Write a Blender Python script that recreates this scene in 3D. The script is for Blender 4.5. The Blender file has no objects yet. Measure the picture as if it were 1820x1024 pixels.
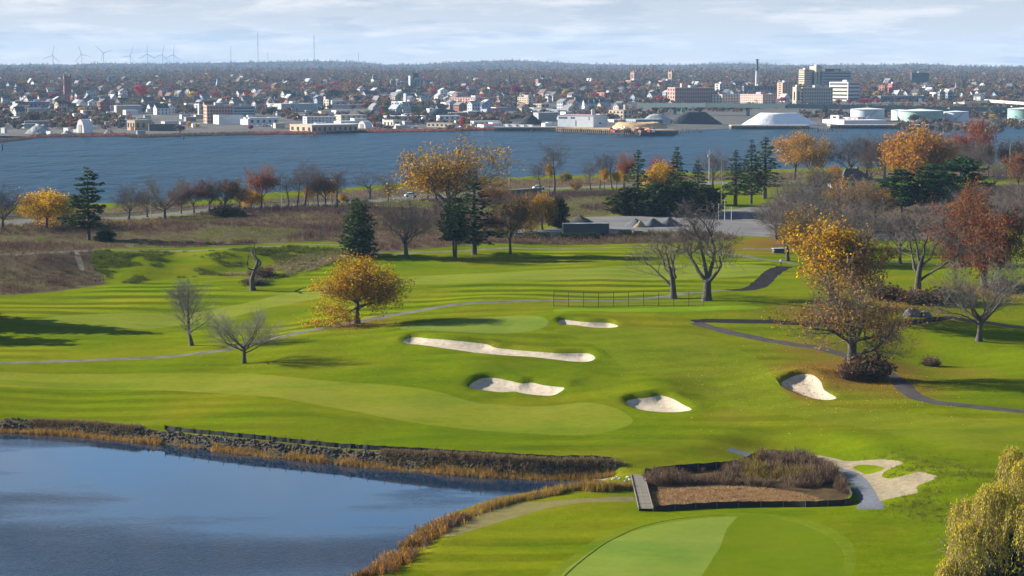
import bpy, math, random
import numpy as np
from mathutils import Vector, Matrix
from mathutils.geometry import delaunay_2d_cdt

# ------------------------------------------------------------------ camera, sky, sun, exposure
sc = bpy.context.scene
COL = sc.collection
CAMZ = 44.0
PITCH = math.radians(6.32)
FPX = 1820 * 70 / 36.0
cam_d = bpy.data.cameras.new('camera')
cam_d.lens = 70
cam_d.sensor_width = 36
cam_d.clip_start = 1
cam_d.clip_end = 40000
cam = bpy.data.objects.new('camera', cam_d)
COL.objects.link(cam)
cam.location = (0, 0, CAMZ)
cam.rotation_euler = (math.pi / 2 - PITCH, 0, 0)
sc.camera = cam

SUN_EL = math.radians(22)
SUN_AZ = math.radians(-72)           # measured from +Y towards +X
EXPOSURE = 1.5
sc.view_settings.view_transform = 'Standard'
sc.view_settings.look = 'None'
sc.view_settings.exposure = EXPOSURE
sc.view_settings.gamma = 1
sc.view_settings.use_curve_mapping = False
sc.render.engine = 'CYCLES'
sc.cycles.use_denoising = True
sc.cycles.use_adaptive_sampling = False
sc.cycles.sampling_pattern = 'BLUE_NOISE'
sc.cycles.max_bounces = 5
sc.cycles.diffuse_bounces = 2
sc.cycles.glossy_bounces = 2
sc.cycles.transmission_bounces = 2
sc.cycles.transparent_max_bounces = 8
sc.cycles.volume_bounces = 0
sc.cycles.caustics_reflective = False
sc.cycles.caustics_refractive = False

world = bpy.data.worlds.new('World')
sc.world = world
world.use_nodes = True


def N(nt, typ, **kw):
    n = nt.nodes.new(typ)
    for k, v in kw.items():
        if k == 'inp':
            for i, x in v.items():
                n.inputs[i].default_value = x
        else:
            setattr(n, k, v)
    return n


def build_world():
    nt = world.node_tree
    L = nt.links.new
    bg = nt.nodes['Background']
    bg.inputs[1].default_value = 0.05
    sky = N(nt, 'ShaderNodeTexSky', sky_type='NISHITA', sun_disc=False, sun_elevation=SUN_EL, sun_rotation=SUN_AZ)
    sky.air_density = 1.0
    sky.dust_density = 0.4; sky.ozone_density = 2.5
    tc = N(nt, 'ShaderNodeTexCoord')
    sep = N(nt, 'ShaderNodeSeparateXYZ')
    L(tc.outputs['Generated'], sep.inputs[0])
    up = N(nt, 'ShaderNodeMath', operation='MAXIMUM', inp={1: 0.0})
    L(sep.outputs[2], up.inputs[0])
    den = N(nt, 'ShaderNodeMath', operation='ADD', inp={1: 0.12})
    L(up.outputs[0], den.inputs[0])
    dx = N(nt, 'ShaderNodeMath', operation='DIVIDE')
    dy = N(nt, 'ShaderNodeMath', operation='DIVIDE')
    L(sep.outputs[0], dx.inputs[0]); L(den.outputs[0], dx.inputs[1])
    L(sep.outputs[1], dy.inputs[0]); L(den.outputs[0], dy.inputs[1])
    cmb = N(nt, 'ShaderNodeCombineXYZ')
    L(dx.outputs[0], cmb.inputs[0]); L(dy.outputs[0], cmb.inputs[1])
    n1 = N(nt, 'ShaderNodeTexNoise', inp={'Scale': 2.1, 'Detail': 9.0, 'Roughness': 0.6, 'Distortion': 0.4})
    L(cmb.outputs[0], n1.inputs['Vector'])
    n2 = N(nt, 'ShaderNodeTexNoise', inp={'Scale': 3.1, 'Detail': 8.0, 'Roughness': 0.62})
    off = N(nt, 'ShaderNodeVectorMath', operation='ADD', inp={1: (7.3, 2.1, 0.5)})
    L(cmb.outputs[0], off.inputs[0]); L(off.outputs[0], n2.inputs['Vector'])
    mr = N(nt, 'ShaderNodeMapRange', inp={1: 0.44, 2: 0.56, 3: 0.0, 4: 1.0})
    L(n1.outputs[0], mr.inputs[0])
    # cloud tone: bright tops, blue-grey undersides
    tone = N(nt, 'ShaderNodeValToRGB')
    tone.color_ramp.elements[0].position = 0.40
    tone.color_ramp.elements[0].color = (3.9, 4.2, 4.7, 1)
    tone.color_ramp.elements[1].position = 0.58
    tone.color_ramp.elements[1].color = (6.6, 6.4, 6.3, 1)
    L(n2.outputs[0], tone.inputs[0])
    # thin veil thickening towards the horizon
    veil = N(nt, 'ShaderNodeValToRGB')
    for e, (p, v) in zip([veil.color_ramp.elements[0], veil.color_ramp.elements[1]], ((0.0, .92), (0.40, 0.0))): e.position = p; e.color = (v, v, v, 1)
    e = veil.color_ramp.elements.new(0.20); e.color = (.8, .8, .8, 1)
    L(up.outputs[0], veil.inputs[0])
    cov = N(nt, 'ShaderNodeMapRange', inp={1: 0.0, 2: 0.30, 3: 0.95, 4: 0.03})
    L(up.outputs[0], cov.inputs[0])
    mk = N(nt, 'ShaderNodeMath', operation='MULTIPLY')
    L(mr.outputs[0], mk.inputs[0]); L(cov.outputs[0], mk.inputs[1])
    m1 = N(nt, 'ShaderNodeMix', data_type='RGBA')
    vc = N(nt, 'ShaderNodeValToRGB')
    vc.color_ramp.elements[0].position = 0.0; vc.color_ramp.elements[0].color = (5.5, 5.35, 5.3, 1)
    vc.color_ramp.elements[1].position = 0.22; vc.color_ramp.elements[1].color = (2.7, 5.4, 9.4, 1)
    ec = vc.color_ramp.elements.new(0.035); ec.color = (4.3, 4.6, 5.2, 1)
    L(up.outputs[0], vc.inputs[0]); L(vc.outputs[0], m1.inputs[7])
    L(veil.outputs[0], m1.inputs[0]); L(sky.outputs[0], m1.inputs[6])
    m2 = N(nt, 'ShaderNodeMix', data_type='RGBA')
    L(mk.outputs[0], m2.inputs[0]); L(m1.outputs[2], m2.inputs[6]); L(tone.outputs[0], m2.inputs[7])
    L(m2.outputs[2], bg.inputs[0])


build_world()

SUN_DIR = Vector((math.sin(SUN_AZ) * math.cos(SUN_EL), math.cos(SUN_AZ) * math.cos(SUN_EL), math.sin(SUN_EL)))
sun_d = bpy.data.lights.new('sun', 'SUN')
sun_d.energy = 5.0
sun_d.angle = math.radians(0.5)
sun_d.color = (1.0, 0.93, 0.82)
sun = bpy.data.objects.new('sun', sun_d)
COL.objects.link(sun)
sun.rotation_euler = (-SUN_DIR).to_track_quat('-Z', 'Y').to_euler()

# ------------------------------------------------------------------ helpers
rng = np.random.default_rng(7)
random.seed(7)


def lin(r, g, b, k=1.0):
    f = lambda c: (c / 255 / 12.92 if c <= 10 else ((c / 255 + 0.055) / 1.055) ** 2.4)
    return (f(r) * k, f(g) * k, f(b) * k, 1.0)


def tag(o, label=None, cat=None, group=None, kind=None):
    if label: o['label'] = label
    if cat: o['category'] = cat
    if group: o['group'] = group
    if kind: o['kind'] = kind
    return o


def empty(name, loc, rz=0.0):
    o = bpy.data.objects.new(name, None)
    o.location = loc
    o.rotation_euler = (0, 0, rz)
    o.empty_display_size = 0.5
    COL.objects.link(o)
    return o


def link(name, me, parent=None, loc=(0, 0, 0), rot=(0, 0, 0), scale=(1, 1, 1), color=None):
    o = bpy.data.objects.new(name, me)
    o.location = loc
    o.rotation_euler = rot
    o.scale = scale
    if color is not None: o.color = color
    COL.objects.link(o)
    if parent is not None: o.parent = parent
    return o


def mesh(name, V, F, mats, smooth=False, midx=None, var=None):
    """F: list of arrays (n,3)/(n,4) or list of index tuples; var: per-vertex float attribute."""
    me = bpy.data.meshes.new(name)
    V = np.asarray(V, dtype=np.float32).reshape(-1, 3)
    if isinstance(F, np.ndarray): F = [F]
    if len(F) and isinstance(F[0], np.ndarray):
        F = [f for f in F if len(f)]
        loops = np.concatenate([f.ravel() for f in F]).astype(np.int32)
        sizes = np.concatenate([np.full(len(f), f.shape[1], np.int32) for f in F])
    else:
        loops = np.array([i for f in F for i in f], np.int32)
        sizes = np.array([len(f) for f in F], np.int32)
    me.vertices.add(len(V))
    me.vertices.foreach_set('co', V.ravel())
    me.loops.add(len(loops))
    me.loops.foreach_set('vertex_index', loops)
    me.polygons.add(len(sizes))
    st = np.zeros(len(sizes), np.int32)
    st[1:] = np.cumsum(sizes)[:-1]
    me.polygons.foreach_set('loop_start', st)
    me.polygons.foreach_set('loop_total', sizes)
    if not isinstance(mats, (list, tuple)): mats = [mats]
    for m in mats: me.materials.append(m)
    if midx is not None: me.polygons.foreach_set('material_index', np.asarray(midx, np.int32))
    me.polygons.foreach_set('use_smooth', np.full(len(sizes), bool(smooth)))
    me.update(calc_edges=True)
    if var is not None:
        a = me.attributes.new('var', 'FLOAT', 'POINT')
        a.data.foreach_set('value', np.asarray(var, np.float32))
    return me


class MB:
    """collects solids, then becomes one mesh"""
    def __init__(s): s.v = []; s.f = []; s.n = 0
    def add(s, V, F):
        s.v.append(np.asarray(V, float)); s.f += [tuple(i + s.n for i in f) for f in F]; s.n += len(V)
        return s
    def box(s, c, d, rz=0.0, taper=1.0):
        x, y, z = d[0] / 2, d[1] / 2, d[2] / 2
        P = np.array([(-x, -y, -z), (x, -y, -z), (x, y, -z), (-x, y, -z), (-x * taper, -y * taper, z), (x * taper, -y * taper, z), (x * taper, y * taper, z), (-x * taper, y * taper, z)])
        ca, sa = math.cos(rz), math.sin(rz)
        Q = P.copy(); Q[:, 0] = P[:, 0] * ca - P[:, 1] * sa; Q[:, 1] = P[:, 0] * sa + P[:, 1] * ca
        return s.add(Q + np.array(c), [(0, 3, 2, 1), (4, 5, 6, 7), (0, 1, 5, 4), (1, 2, 6, 5), (2, 3, 7, 6), (3, 0, 4, 7)])
    def tube(s, pts, rad, k=8, cap=True):
        pts = np.asarray(pts, float); m = len(pts)
        rad = np.full(m, rad) if np.isscalar(rad) else np.asarray(rad, float)
        d = np.gradient(pts, axis=0); d /= np.linalg.norm(d, axis=1)[:, None] + 1e-9
        a = np.where(np.abs(d[:, 2:3]) < 0.9, np.array([[0, 0, 1.0]]), np.array([[1.0, 0, 0]]))
        u = np.cross(d, a); u /= np.linalg.norm(u, axis=1)[:, None] + 1e-9
        w = np.cross(d, u)
        t = np.arange(k) * 2 * math.pi / k
        R = pts[:, None] + rad[:, None, None] * (u[:, None] * np.cos(t)[None, :, None] + w[:, None] * np.sin(t)[None, :, None])
        F = [(i * k + j, i * k + (j + 1) % k, (i + 1) * k + (j + 1) % k, (i + 1) * k + j) for i in range(m - 1) for j in range(k)]
        if cap: F += [tuple(range(k))[::-1], tuple((m - 1) * k + j for j in range(k))]
        return s.add(R.reshape(-1, 3), F)
    def prism(s, poly, z0, z1):
        n = len(poly)
        V = [(x, y, z0) for x, y in poly] + [(x, y, z1) for x, y in poly]
        return s.add(V, [tuple(range(n))[::-1], tuple(range(n, 2 * n))] + [(i, (i + 1) % n, n + (i + 1) % n, n + i) for i in range(n)])
    def mesh(s, name, mats, smooth=False):
        return mesh(name, np.concatenate(s.v), s.f, mats, smooth)
    def obj(s, name, mats, parent=None, smooth=False, **kw):
        return link(name, s.mesh(name, mats, smooth), parent, **kw)


def smoothstep(a, b, x):
    t = np.clip((x - a) / (b - a), 0, 1)
    return t * t * (3 - 2 * t)


_lat = np.random.default_rng(11).random((256, 256))


def vnoise(x, y, s):
    x = np.asarray(x) / s + 1000.3; y = np.asarray(y) / s + 1000.7
    i = np.floor(x).astype(int); j = np.floor(y).astype(int)
    u = x - i; v = y - j; u = u * u * (3 - 2 * u); v = v * v * (3 - 2 * v)
    g = lambda a, b: _lat[a % 256, b % 256]
    return (g(i, j) * (1 - u) + g(i + 1, j) * u) * (1 - v) + (g(i, j + 1) * (1 - u) + g(i + 1, j + 1) * u) * v - 0.5


# ------------------------------------------------------------------ materials
def mat(name, color, rough=0.8, var=0.25, scale=2.0, spec=0.3, metal=0.0, bump=0.0, bscale=None, color2=None, vec='Object', obcol=False):
    m = bpy.data.materials.new(name); m.use_nodes = True
    nt = m.node_tree; L = nt.links.new; b = nt.nodes['Principled BSDF']
    b.inputs['Roughness'].default_value = rough
    b.inputs['Specular IOR Level'].default_value = spec
    b.inputs['Metallic'].default_value = metal
    tc = N(nt, 'ShaderNodeTexCoord')
    nz = N(nt, 'ShaderNodeTexNoise', inp={'Scale': scale, 'Detail': 6.0, 'Roughness': 0.65})
    L(tc.outputs[vec], nz.inputs['Vector'])
    if color2 is None:
        c1 = tuple(c * (1 - var) for c in color[:3]) + (1,); c2 = tuple(min(1, c * (1 + var)) for c in color[:3]) + (1,)
    else: c1, c2 = color, color2
    mr = N(nt, 'ShaderNodeMapRange', inp={1: 0.3, 2: 0.7})
    L(nz.outputs[0], mr.inputs[0])
    mx = N(nt, 'ShaderNodeMix', data_type='RGBA')
    L(mr.outputs[0], mx.inputs[0])
    if obcol:
        oi = N(nt, 'ShaderNodeObjectInfo')
        h1 = N(nt, 'ShaderNodeHueSaturation', inp={'Value': 1 - var}); h2 = N(nt, 'ShaderNodeHueSaturation', inp={'Value': 1 + var})
        L(oi.outputs['Color'], h1.inputs['Color']); L(oi.outputs['Color'], h2.inputs['Color'])
        L(h1.outputs[0], mx.inputs[6]); L(h2.outputs[0], mx.inputs[7])
    else:
        mx.inputs[6].default_value = c1; mx.inputs[7].default_value = c2
    L(mx.outputs[2], b.inputs['Base Color'])
    if bump:
        n2 = N(nt, 'ShaderNodeTexNoise', inp={'Scale': bscale or scale * 4, 'Detail': 5.0, 'Roughness': 0.7})
        L(tc.outputs[vec], n2.inputs['Vector'])
        bp = N(nt, 'ShaderNodeBump', inp={'Strength': 1.0, 'Distance': bump})
        L(n2.outputs[0], bp.inputs['Height']); L(bp.outputs[0], b.inputs['Normal'])
    return m


def leaf_mat(name, col=None, hue=0.03, val=(0.55, 1.45), trans=0.35, sat=1.0):
    """leaf clumps: base colour (or the object's own colour) varied leaf by leaf through the mesh attribute var"""
    m = bpy.data.materials.new(name); m.use_nodes = True
    nt = m.node_tree; L = nt.links.new
    nt.nodes.remove(nt.nodes['Principled BSDF'])
    out = nt.nodes['Material Output']
    at = N(nt, 'ShaderNodeAttribute', attribute_name='var')
    hs = N(nt, 'ShaderNodeHueSaturation', inp={'Saturation': sat})
    h = N(nt, 'ShaderNodeMapRange', inp={3: 0.5 - hue, 4: 0.5 + hue})
    fr = N(nt, 'ShaderNodeMath', operation='FRACT'); mu = N(nt, 'ShaderNodeMath', operation='MULTIPLY', inp={1: 7.31})
    L(at.outputs['Fac'], mu.inputs[0]); L(mu.outputs[0], fr.inputs[0]); L(fr.outputs[0], h.inputs[0])
    v = N(nt, 'ShaderNodeMapRange', inp={3: val[0], 4: val[1]})
    L(at.outputs['Fac'], v.inputs[0])
    L(h.outputs[0], hs.inputs['Hue']); L(v.outputs[0], hs.inputs['Value'])
    if col is None:
        oi = N(nt, 'ShaderNodeObjectInfo'); L(oi.outputs['Color'], hs.inputs['Color'])
    elif isinstance(col, str):
        a2 = N(nt, 'ShaderNodeAttribute', attribute_name=col, attribute_type='INSTANCER'); L(a2.outputs['Color'], hs.inputs['Color'])
    else: hs.inputs['Color'].default_value = col
    d = N(nt, 'ShaderNodeBsdfDiffuse'); t = N(nt, 'ShaderNodeBsdfTranslucent'); mx = N(nt, 'ShaderNodeMixShader', inp={0: trans})
    L(hs.outputs[0], d.inputs[0]); L(hs.outputs[0], t.inputs[0])
    L(d.outputs[0], mx.inputs[1]); L(t.outputs[0], mx.inputs[2]); L(mx.outputs[0], out.inputs[0])
    return m


def grass_mat(name, ca, cb, cc, stripe=None, litter=None, big=0.035, fine=2.2, bump=0.10, grain=.14):
    """ca..cb fine mottling, cc larger worn patches; stripe = (spacing m, angle deg, strength) of mowing bands"""
    m = bpy.data.materials.new(name); m.use_nodes = True
    nt = m.node_tree; L = nt.links.new; b = nt.nodes['Principled BSDF']
    b.inputs['Roughness'].default_value = 0.9
    b.inputs['Specular IOR Level'].default_value = 0.0
    tc = N(nt, 'ShaderNodeTexCoord')
    n1 = N(nt, 'ShaderNodeTexNoise', inp={'Scale': fine, 'Detail': 5.0, 'Roughness': 0.7})
    n2 = N(nt, 'ShaderNodeTexNoise', inp={'Scale': big, 'Detail': 7.0, 'Roughness': 0.62, 'Distortion': 0.5})
    n3 = N(nt, 'ShaderNodeTexNoise', inp={'Scale': 0.22, 'Detail': 5.0, 'Roughness': 0.7})
    sc3 = N(nt, 'ShaderNodeVectorMath', operation='MULTIPLY', inp={1: (0.45, 1.0, 1.0)})
    L(tc.outputs['Object'], sc3.inputs[0])
    for n in (n1, n2): L(tc.outputs['Object'], n.inputs['Vector'])
    L(sc3.outputs[0], n3.inputs['Vector'])
    r1 = N(nt, 'ShaderNodeMapRange', inp={1: 0.35, 2: 0.65}); L(n1.outputs[0], r1.inputs[0])
    r3 = N(nt, 'ShaderNodeMapRange', inp={1: 0.33, 2: 0.67}); L(n3.outputs[0], r3.inputs[0])
    av = N(nt, 'ShaderNodeMix', data_type='FLOAT', inp={0: 0.55}); L(r1.outputs[0], av.inputs[2]); L(r3.outputs[0], av.inputs[3])
    mx = N(nt, 'ShaderNodeMix', data_type='RGBA', inp={6: ca, 7: cb})
    L(av.outputs[0], mx.inputs[0])
    r2 = N(nt, 'ShaderNodeMapRange', inp={1: 0.47, 2: 0.68, 4: 0.85}); L(n2.outputs[0], r2.inputs[0])
    m2 = N(nt, 'ShaderNodeMix', data_type='RGBA', inp={7: cc})
    L(r2.outputs[0], m2.inputs[0]); L(mx.outputs[2], m2.inputs[6])
    n4 = N(nt, 'ShaderNodeTexNoise', inp={'Scale': 0.055, 'Detail': 6.0, 'Roughness': 0.6, 'Distortion': 0.8})
    o4 = N(nt, 'ShaderNodeVectorMath', operation='ADD', inp={1: (91.0, 37.0, 5.0)}); L(sc3.outputs[0], o4.inputs[0]); L(o4.outputs[0], n4.inputs['Vector'])
    r4 = N(nt, 'ShaderNodeMapRange', inp={1: 0.5, 2: 0.66, 4: 0.6}); L(n4.outputs[0], r4.inputs[0])
    m4 = N(nt, 'ShaderNodeMix', data_type='RGBA', inp={7: (ca[0] * .62, ca[1] * .86, ca[2], 1)}); L(r4.outputs[0], m4.inputs[0]); L(m2.outputs[2], m4.inputs[6])
    n5 = N(nt, 'ShaderNodeTexNoise', inp={'Scale': 0.75, 'Detail': 8.0, 'Roughness': 0.75}); L(tc.outputs['Object'], n5.inputs['Vector'])
    r5 = N(nt, 'ShaderNodeMapRange', inp={1: 0.3, 2: 0.7, 3: 1 - grain, 4: 1 + grain}); L(n5.outputs[0], r5.inputs[0])
    h5 = N(nt, 'ShaderNodeHueSaturation'); L(m4.outputs[2], h5.inputs['Color']); L(r5.outputs[0], h5.inputs['Value'])
    cur = h5.outputs[0]
    if stripe:
        sp, ang, st = stripe
        mp = N(nt, 'ShaderNodeMapping'); mp.inputs['Rotation'].default_value = (0, 0, math.radians(ang))
        L(tc.outputs['Object'], mp.inputs[0])
        w = N(nt, 'ShaderNodeTexWave', wave_type='BANDS', bands_direction='Y', inp={'Scale': 0.314 / sp, 'Distortion': 0.9, 'Detail': 3.0, 'Detail Scale': 0.25, 'Detail Roughness': 0.6})
        L(mp.outputs[0], w.inputs['Vector'])
        rr = N(nt, 'ShaderNodeMapRange', inp={1: 0.3, 2: 0.7, 3: 1 - st, 4: 1 + st}); L(w.outputs['Fac'], rr.inputs[0])
        n6 = N(nt, 'ShaderNodeTexNoise', inp={'Scale': 0.02, 'Detail': 3.0}); L(tc.outputs['Object'], n6.inputs['Vector'])
        r6 = N(nt, 'ShaderNodeMapRange', inp={1: 0.42, 2: 0.58}); L(n6.outputs[0], r6.inputs[0])
        m6 = N(nt, 'ShaderNodeMix', data_type='FLOAT', inp={2: 1.0}); L(r6.outputs[0], m6.inputs[0]); L(rr.outputs[0], m6.inputs[3]); rr = m6
        hv = N(nt, 'ShaderNodeHueSaturation'); L(cur, hv.inputs['Color']); L(rr.outputs[0], hv.inputs['Value']); cur = hv.outputs[0]
    if litter:
        at = N(nt, 'ShaderNodeAttribute', attribute_name='litter')
        nl = N(nt, 'ShaderNodeTexNoise', inp={'Scale': 1.6, 'Detail': 6.0, 'Roughness': 0.8}); L(tc.outputs['Object'], nl.inputs['Vector'])
        ad = N(nt, 'ShaderNodeMath', operation='ADD'); L(at.outputs['Fac'], ad.inputs[0]); L(nl.outputs[0], ad.inputs[1])
        rl = N(nt, 'ShaderNodeMapRange', inp={1: 0.66, 2: 1.08, 4: 0.9}); L(ad.outputs[0], rl.inputs[0])
        ml = N(nt, 'ShaderNodeMix', data_type='RGBA', inp={7: litter}); L(rl.outputs[0], ml.inputs[0]); L(cur, ml.inputs[6]); cur = ml.outputs[2]
    L(cur, b.inputs['Base Color'])
    nb = N(nt, 'ShaderNodeTexNoise', inp={'Scale': 3.0, 'Detail': 5.0, 'Roughness': 0.75}); L(tc.outputs['Object'], nb.inputs['Vector'])
    bp = N(nt, 'ShaderNodeBump', inp={'Strength': 1.0, 'Distance': bump}); L(nb.outputs[0], bp.inputs['Height']); L(bp.outputs[0], b.inputs['Normal'])
    return m


def water_mat(name, deep, rough, waves, calm=None, spec=0.5, cst=(0.6, 1.6, 1)):
    """waves: list of (scale, (sx, sy), distance); calm: (scale, lo, hi) patches where the wind does not ruffle"""
    m = bpy.data.materials.new(name); m.use_nodes = True
    nt = m.node_tree; L = nt.links.new; b = nt.nodes['Principled BSDF']
    b.inputs['Base Color'].default_value = deep
    b.inputs['Roughness'].default_value = rough
    b.inputs['IOR'].default_value = 1.33
    b.inputs['Specular IOR Level'].default_value = spec
    tc = N(nt, 'ShaderNodeTexCoord')
    h = None
    for s, st, dist in waves:
        mp = N(nt, 'ShaderNodeMapping'); mp.inputs['Scale'].default_value = (st[0], st[1], 1); mp.inputs['Rotation'].default_value = (0, 0, 0.2)
        L(tc.outputs['Object'], mp.inputs[0])
        n = N(nt, 'ShaderNodeTexNoise', inp={'Scale': s, 'Detail': 4.0, 'Roughness': 0.6}); L(mp.outputs[0], n.inputs['Vector'])
        mu = N(nt, 'ShaderNodeMath', operation='MULTIPLY', inp={1: dist}); L(n.outputs[0], mu.inputs[0])
        if h is None: h = mu.outputs[0]
        else:
            ad = N(nt, 'ShaderNodeMath', operation='ADD'); L(h, ad.inputs[0]); L(mu.outputs[0], ad.inputs[1]); h = ad.outputs[0]
    bp = N(nt, 'ShaderNodeBump', inp={'Strength': 1.0, 'Distance': 1.0}); L(h, bp.inputs['Height'])
    if calm:
        s, lo, hi, amt = calm
        at = N(nt, 'ShaderNodeAttribute', attribute_name='ruffle')
        n = N(nt, 'ShaderNodeTexNoise', inp={'Scale': s, 'Detail': 5.0, 'Roughness': 0.55}); 
        mp = N(nt, 'ShaderNodeMapping'); mp.inputs['Scale'].default_value = cst; L(tc.outputs['Object'], mp.inputs[0]); L(mp.outputs[0], n.inputs['Vector'])
        ad = N(nt, 'ShaderNodeMath', operation='ADD'); L(n.outputs[0], ad.inputs[0]); L(at.outputs['Fac'], ad.inputs[1])
        r = N(nt, 'ShaderNodeMapRange', inp={1: lo, 2: hi, 3: amt, 4: 1.0}); L(ad.outputs[0], r.inputs[0])
        L(r.outputs[0], bp.inputs['Strength'])
    L(bp.outputs[0], b.inputs['Normal'])
    return m

# ------------------------------------------------------------------ the lie of the land (world metres, camera over the origin looking +Y)
CP_, SP_ = math.cos(PITCH), math.sin(PITCH)


def ray(px, py):
    u = (np.asarray(px, float) - 910) / FPX; v = (512 - np.asarray(py, float)) / FPX
    return np.stack([u, CP_ + v * SP_, -SP_ + v * CP_], -1)


def on_plane(px, py, z):
    d = ray(px, py); t = (z - CAMZ) / d[..., 2]
    return np.stack([d[..., 0] * t, d[..., 1] * t], -1)


POND_Z, RIVER_Z, MARSH_Z = -4.5, -6.0, -3.3
CTRL = np.array([(px, py, z) for px, py, z in [
    (-150, 1100, -3.2), (300, 1150, -3.2), (700, 1010, -3.2), (1250, 960, -2.6), (1000, 900, -3.0), (1600, 950, -2.2), (1850, 960, -1.8), (1250, 1120, -2.4), (1800, 1120, -1.6),
    (900, 890, -3.5), (1300, 870, -3.6), (1600, 870, -2.2), (1780, 850, -1.6),
    (-100, 720, -2.6), (100, 720, -2.6), (350, 730, -2.6), (600, 725, -2.6), (850, 745, -2.6), (1000, 770, -2.7), (1150, 800, -2.8), (1300, 785, -2.9), (1380, 796, -3.0), (1200, 835, -3.1), (1500, 840, -2.8), (1450, 806, -2.9), (1500, 770, -1.8), (1750, 780, -1.2), (1900, 760, -1),
    (50, 755, -3.0), (300, 766, -3.1), (700, 805, -3.2),
    (-100, 600, -3.4), (0, 600, -3.4), (150, 580, -3.4), (300, 580, -3.2), (450, 580, -2.7), (100, 545, -2.8), (200, 640, -2.9), (0, 650, -2.8), (420, 640, -2.3), (560, 640, -1.7), (520, 540, -2.0),
    (-60, 520, -2.2), (60, 516, -2.2), (170, 505, -2.2), (-50, 445, 2.6), (100, 445, 2.5), (240, 450, 2.4), (300, 500, -2.2), (400, 445, 2.2), (420, 490, -1.6), (520, 480, -0.4), (560, 437, 1.9), (330, 470, 0.0), (220, 480, -0.8),
    (830, 578, 1.3), (760, 580, 1.0), (950, 572, 1.3), (880, 640, -0.6), (720, 640, -1.0), (1050, 655, -0.9), (920, 668, -1.5), (930, 705, -2.4), (1180, 690, -1.2), (1180, 735, -2.2), (640, 575, 0.0),
    (1020, 553, 1.6), (1150, 551, 1.8), (1330, 552, 1.8), (1150, 583, 0.6), (1300, 582, 0.4), (1300, 610, -0.2), (1150, 620, -0.2),
    (700, 495, 0.6), (900, 492, 1.2), (1100, 480, 1.4), (1250, 495, 1.5), (1340, 475, 2.0), (700, 530, 0.2), (900, 535, 1.2),
    (1250, 650, -0.8), (1400, 720, -1.3), (1440, 690, -0.9), (1440, 650, -0.2), (1480, 600, 0.4), (1440, 540, 1.2), (1440, 480, 1.7), (1370, 520, 0.9),
    (1620, 560, 0.5), (1740, 605, -0.9), (1690, 640, -2.3), (1640, 645, -2.0), (1760, 680, -0.6), (1600, 690, -0.8), (1640, 525, 1.6), (1800, 485, 1.8), (1620, 440, 1.8), (1790, 540, 0.9), (1880, 620, -0.6), (1540, 640, -0.2),
    (760, 440, 1.9), (900, 436, 1.9), (1100, 432, 1.9), (1300, 432, 2.0), (1150, 400, 1.6), (1330, 390, 1.6), (1000, 405, 1.6),
    (400, 400, 2.6), (100, 405, 2.6), (-60, 410, 2.6), (520, 390, 2.2), (700, 395, 2.0), (700, 425, 2.0), (850, 390, 1.8), (100, 391, 1.4), (290, 381, 1.2), (470, 368, 0.9), (706, 353, 0.7), (960, 337, 0.5), (1250, 328, 0.6), (1500, 320, 0.9), (1800, 312, 1.2),
    (1500, 335, 1.4), (1750, 345, 2.0), (1700, 400, 2.2), (1880, 400, 2.4)]])
CXY = on_plane(CTRL[:, 0], CTRL[:, 1], CTRL[:, 2])
SHORE = np.array([(-400, 392), (-80, 379), (100, 373), (250, 367), (440, 356), (640, 338), (720, 332), (860, 322), (1000, 317), (1100, 315), (1300, 309), (1500, 303), (1900, 297), (2300, 290)], float)
SXY = on_plane(SHORE[:, 0], SHORE[:, 1], -0.6)
SH_A, SH_D = np.arctan2(SXY[:, 0], SXY[:, 1]), np.hypot(SXY[:, 0], SXY[:, 1]) + 13


def T(x, y):
    """golf-course ground without bunkers, banks or mounds"""
    x = np.asarray(x, float); y = np.asarray(y, float); sh = x.shape; x = x.ravel(); y = y.ravel()
    z = np.empty(len(x))
    for i in range(0, len(x), 20000):
        dx = x[i:i + 20000, None] - CXY[:, 0]; dy = (y[i:i + 20000, None] - CXY[:, 1]) * 0.8
        w = (dx * dx + dy * dy + 36.0) ** -1.7
        z[i:i + 20000] = (w * CTRL[:, 2]).sum(1) / w.sum(1)
    d = np.hypot(x, y); ds = np.interp(np.arctan2(x, y), SH_A, SH_D)
    t = smoothstep(-16, 2, d - ds)
    z = z * (1 - t) + (RIVER_Z - 0.25) * t - np.clip(d - ds, 0, 25) * 0.12
    return z.reshape(sh)


SKY = np.array([(-400, 117), (0, 117.5), (60, 115), (120, 116), (180, 113.5), (260, 114), (340, 113), (420, 112), (500, 110.5), (560, 109.5), (630, 111), (690, 116), (740, 116), (800, 112), (860, 109), (910, 107.5), (960, 110), (1050, 115), (1150, 117), (1220, 116.5), (1260, 114), (1330, 114), (1420, 117), (1520, 116), (1600, 115.5), (1620, 114), (1660, 116), (1720, 119.5), (1820, 120), (2200, 119)], float)
PROF_D = np.array([1500, 1545, 1600, 1750, 2000, 2400, 2800, 3200, 4000, 5000, 6500, 8200])
PROF_Z = np.array([-8, -6.4, -4.6, -3.4, -2.0, 1.0, 7.0, 13.0, 19.0, 23.0, 27.0, 32.0])
FSH = np.array([(-500, 262), (0, 254), (45, 249), (70, 245), (150, 244), (225, 243), (240, 246), (330, 243), (480, 240), (560, 239), (660, 236), (780, 235), (880, 232), (1190, 238), (1230, 232), (1320, 228), (1440, 230), (1480, 229), (1680, 229), (1750, 225), (1820, 224), (2300, 222)], float)
FXY = on_plane(FSH[:, 0], FSH[:, 1], RIVER_Z)
FS_A, FS_D = np.arctan2(FXY[:, 0], FXY[:, 1]), np.hypot(FXY[:, 0], FXY[:, 1])


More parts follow.
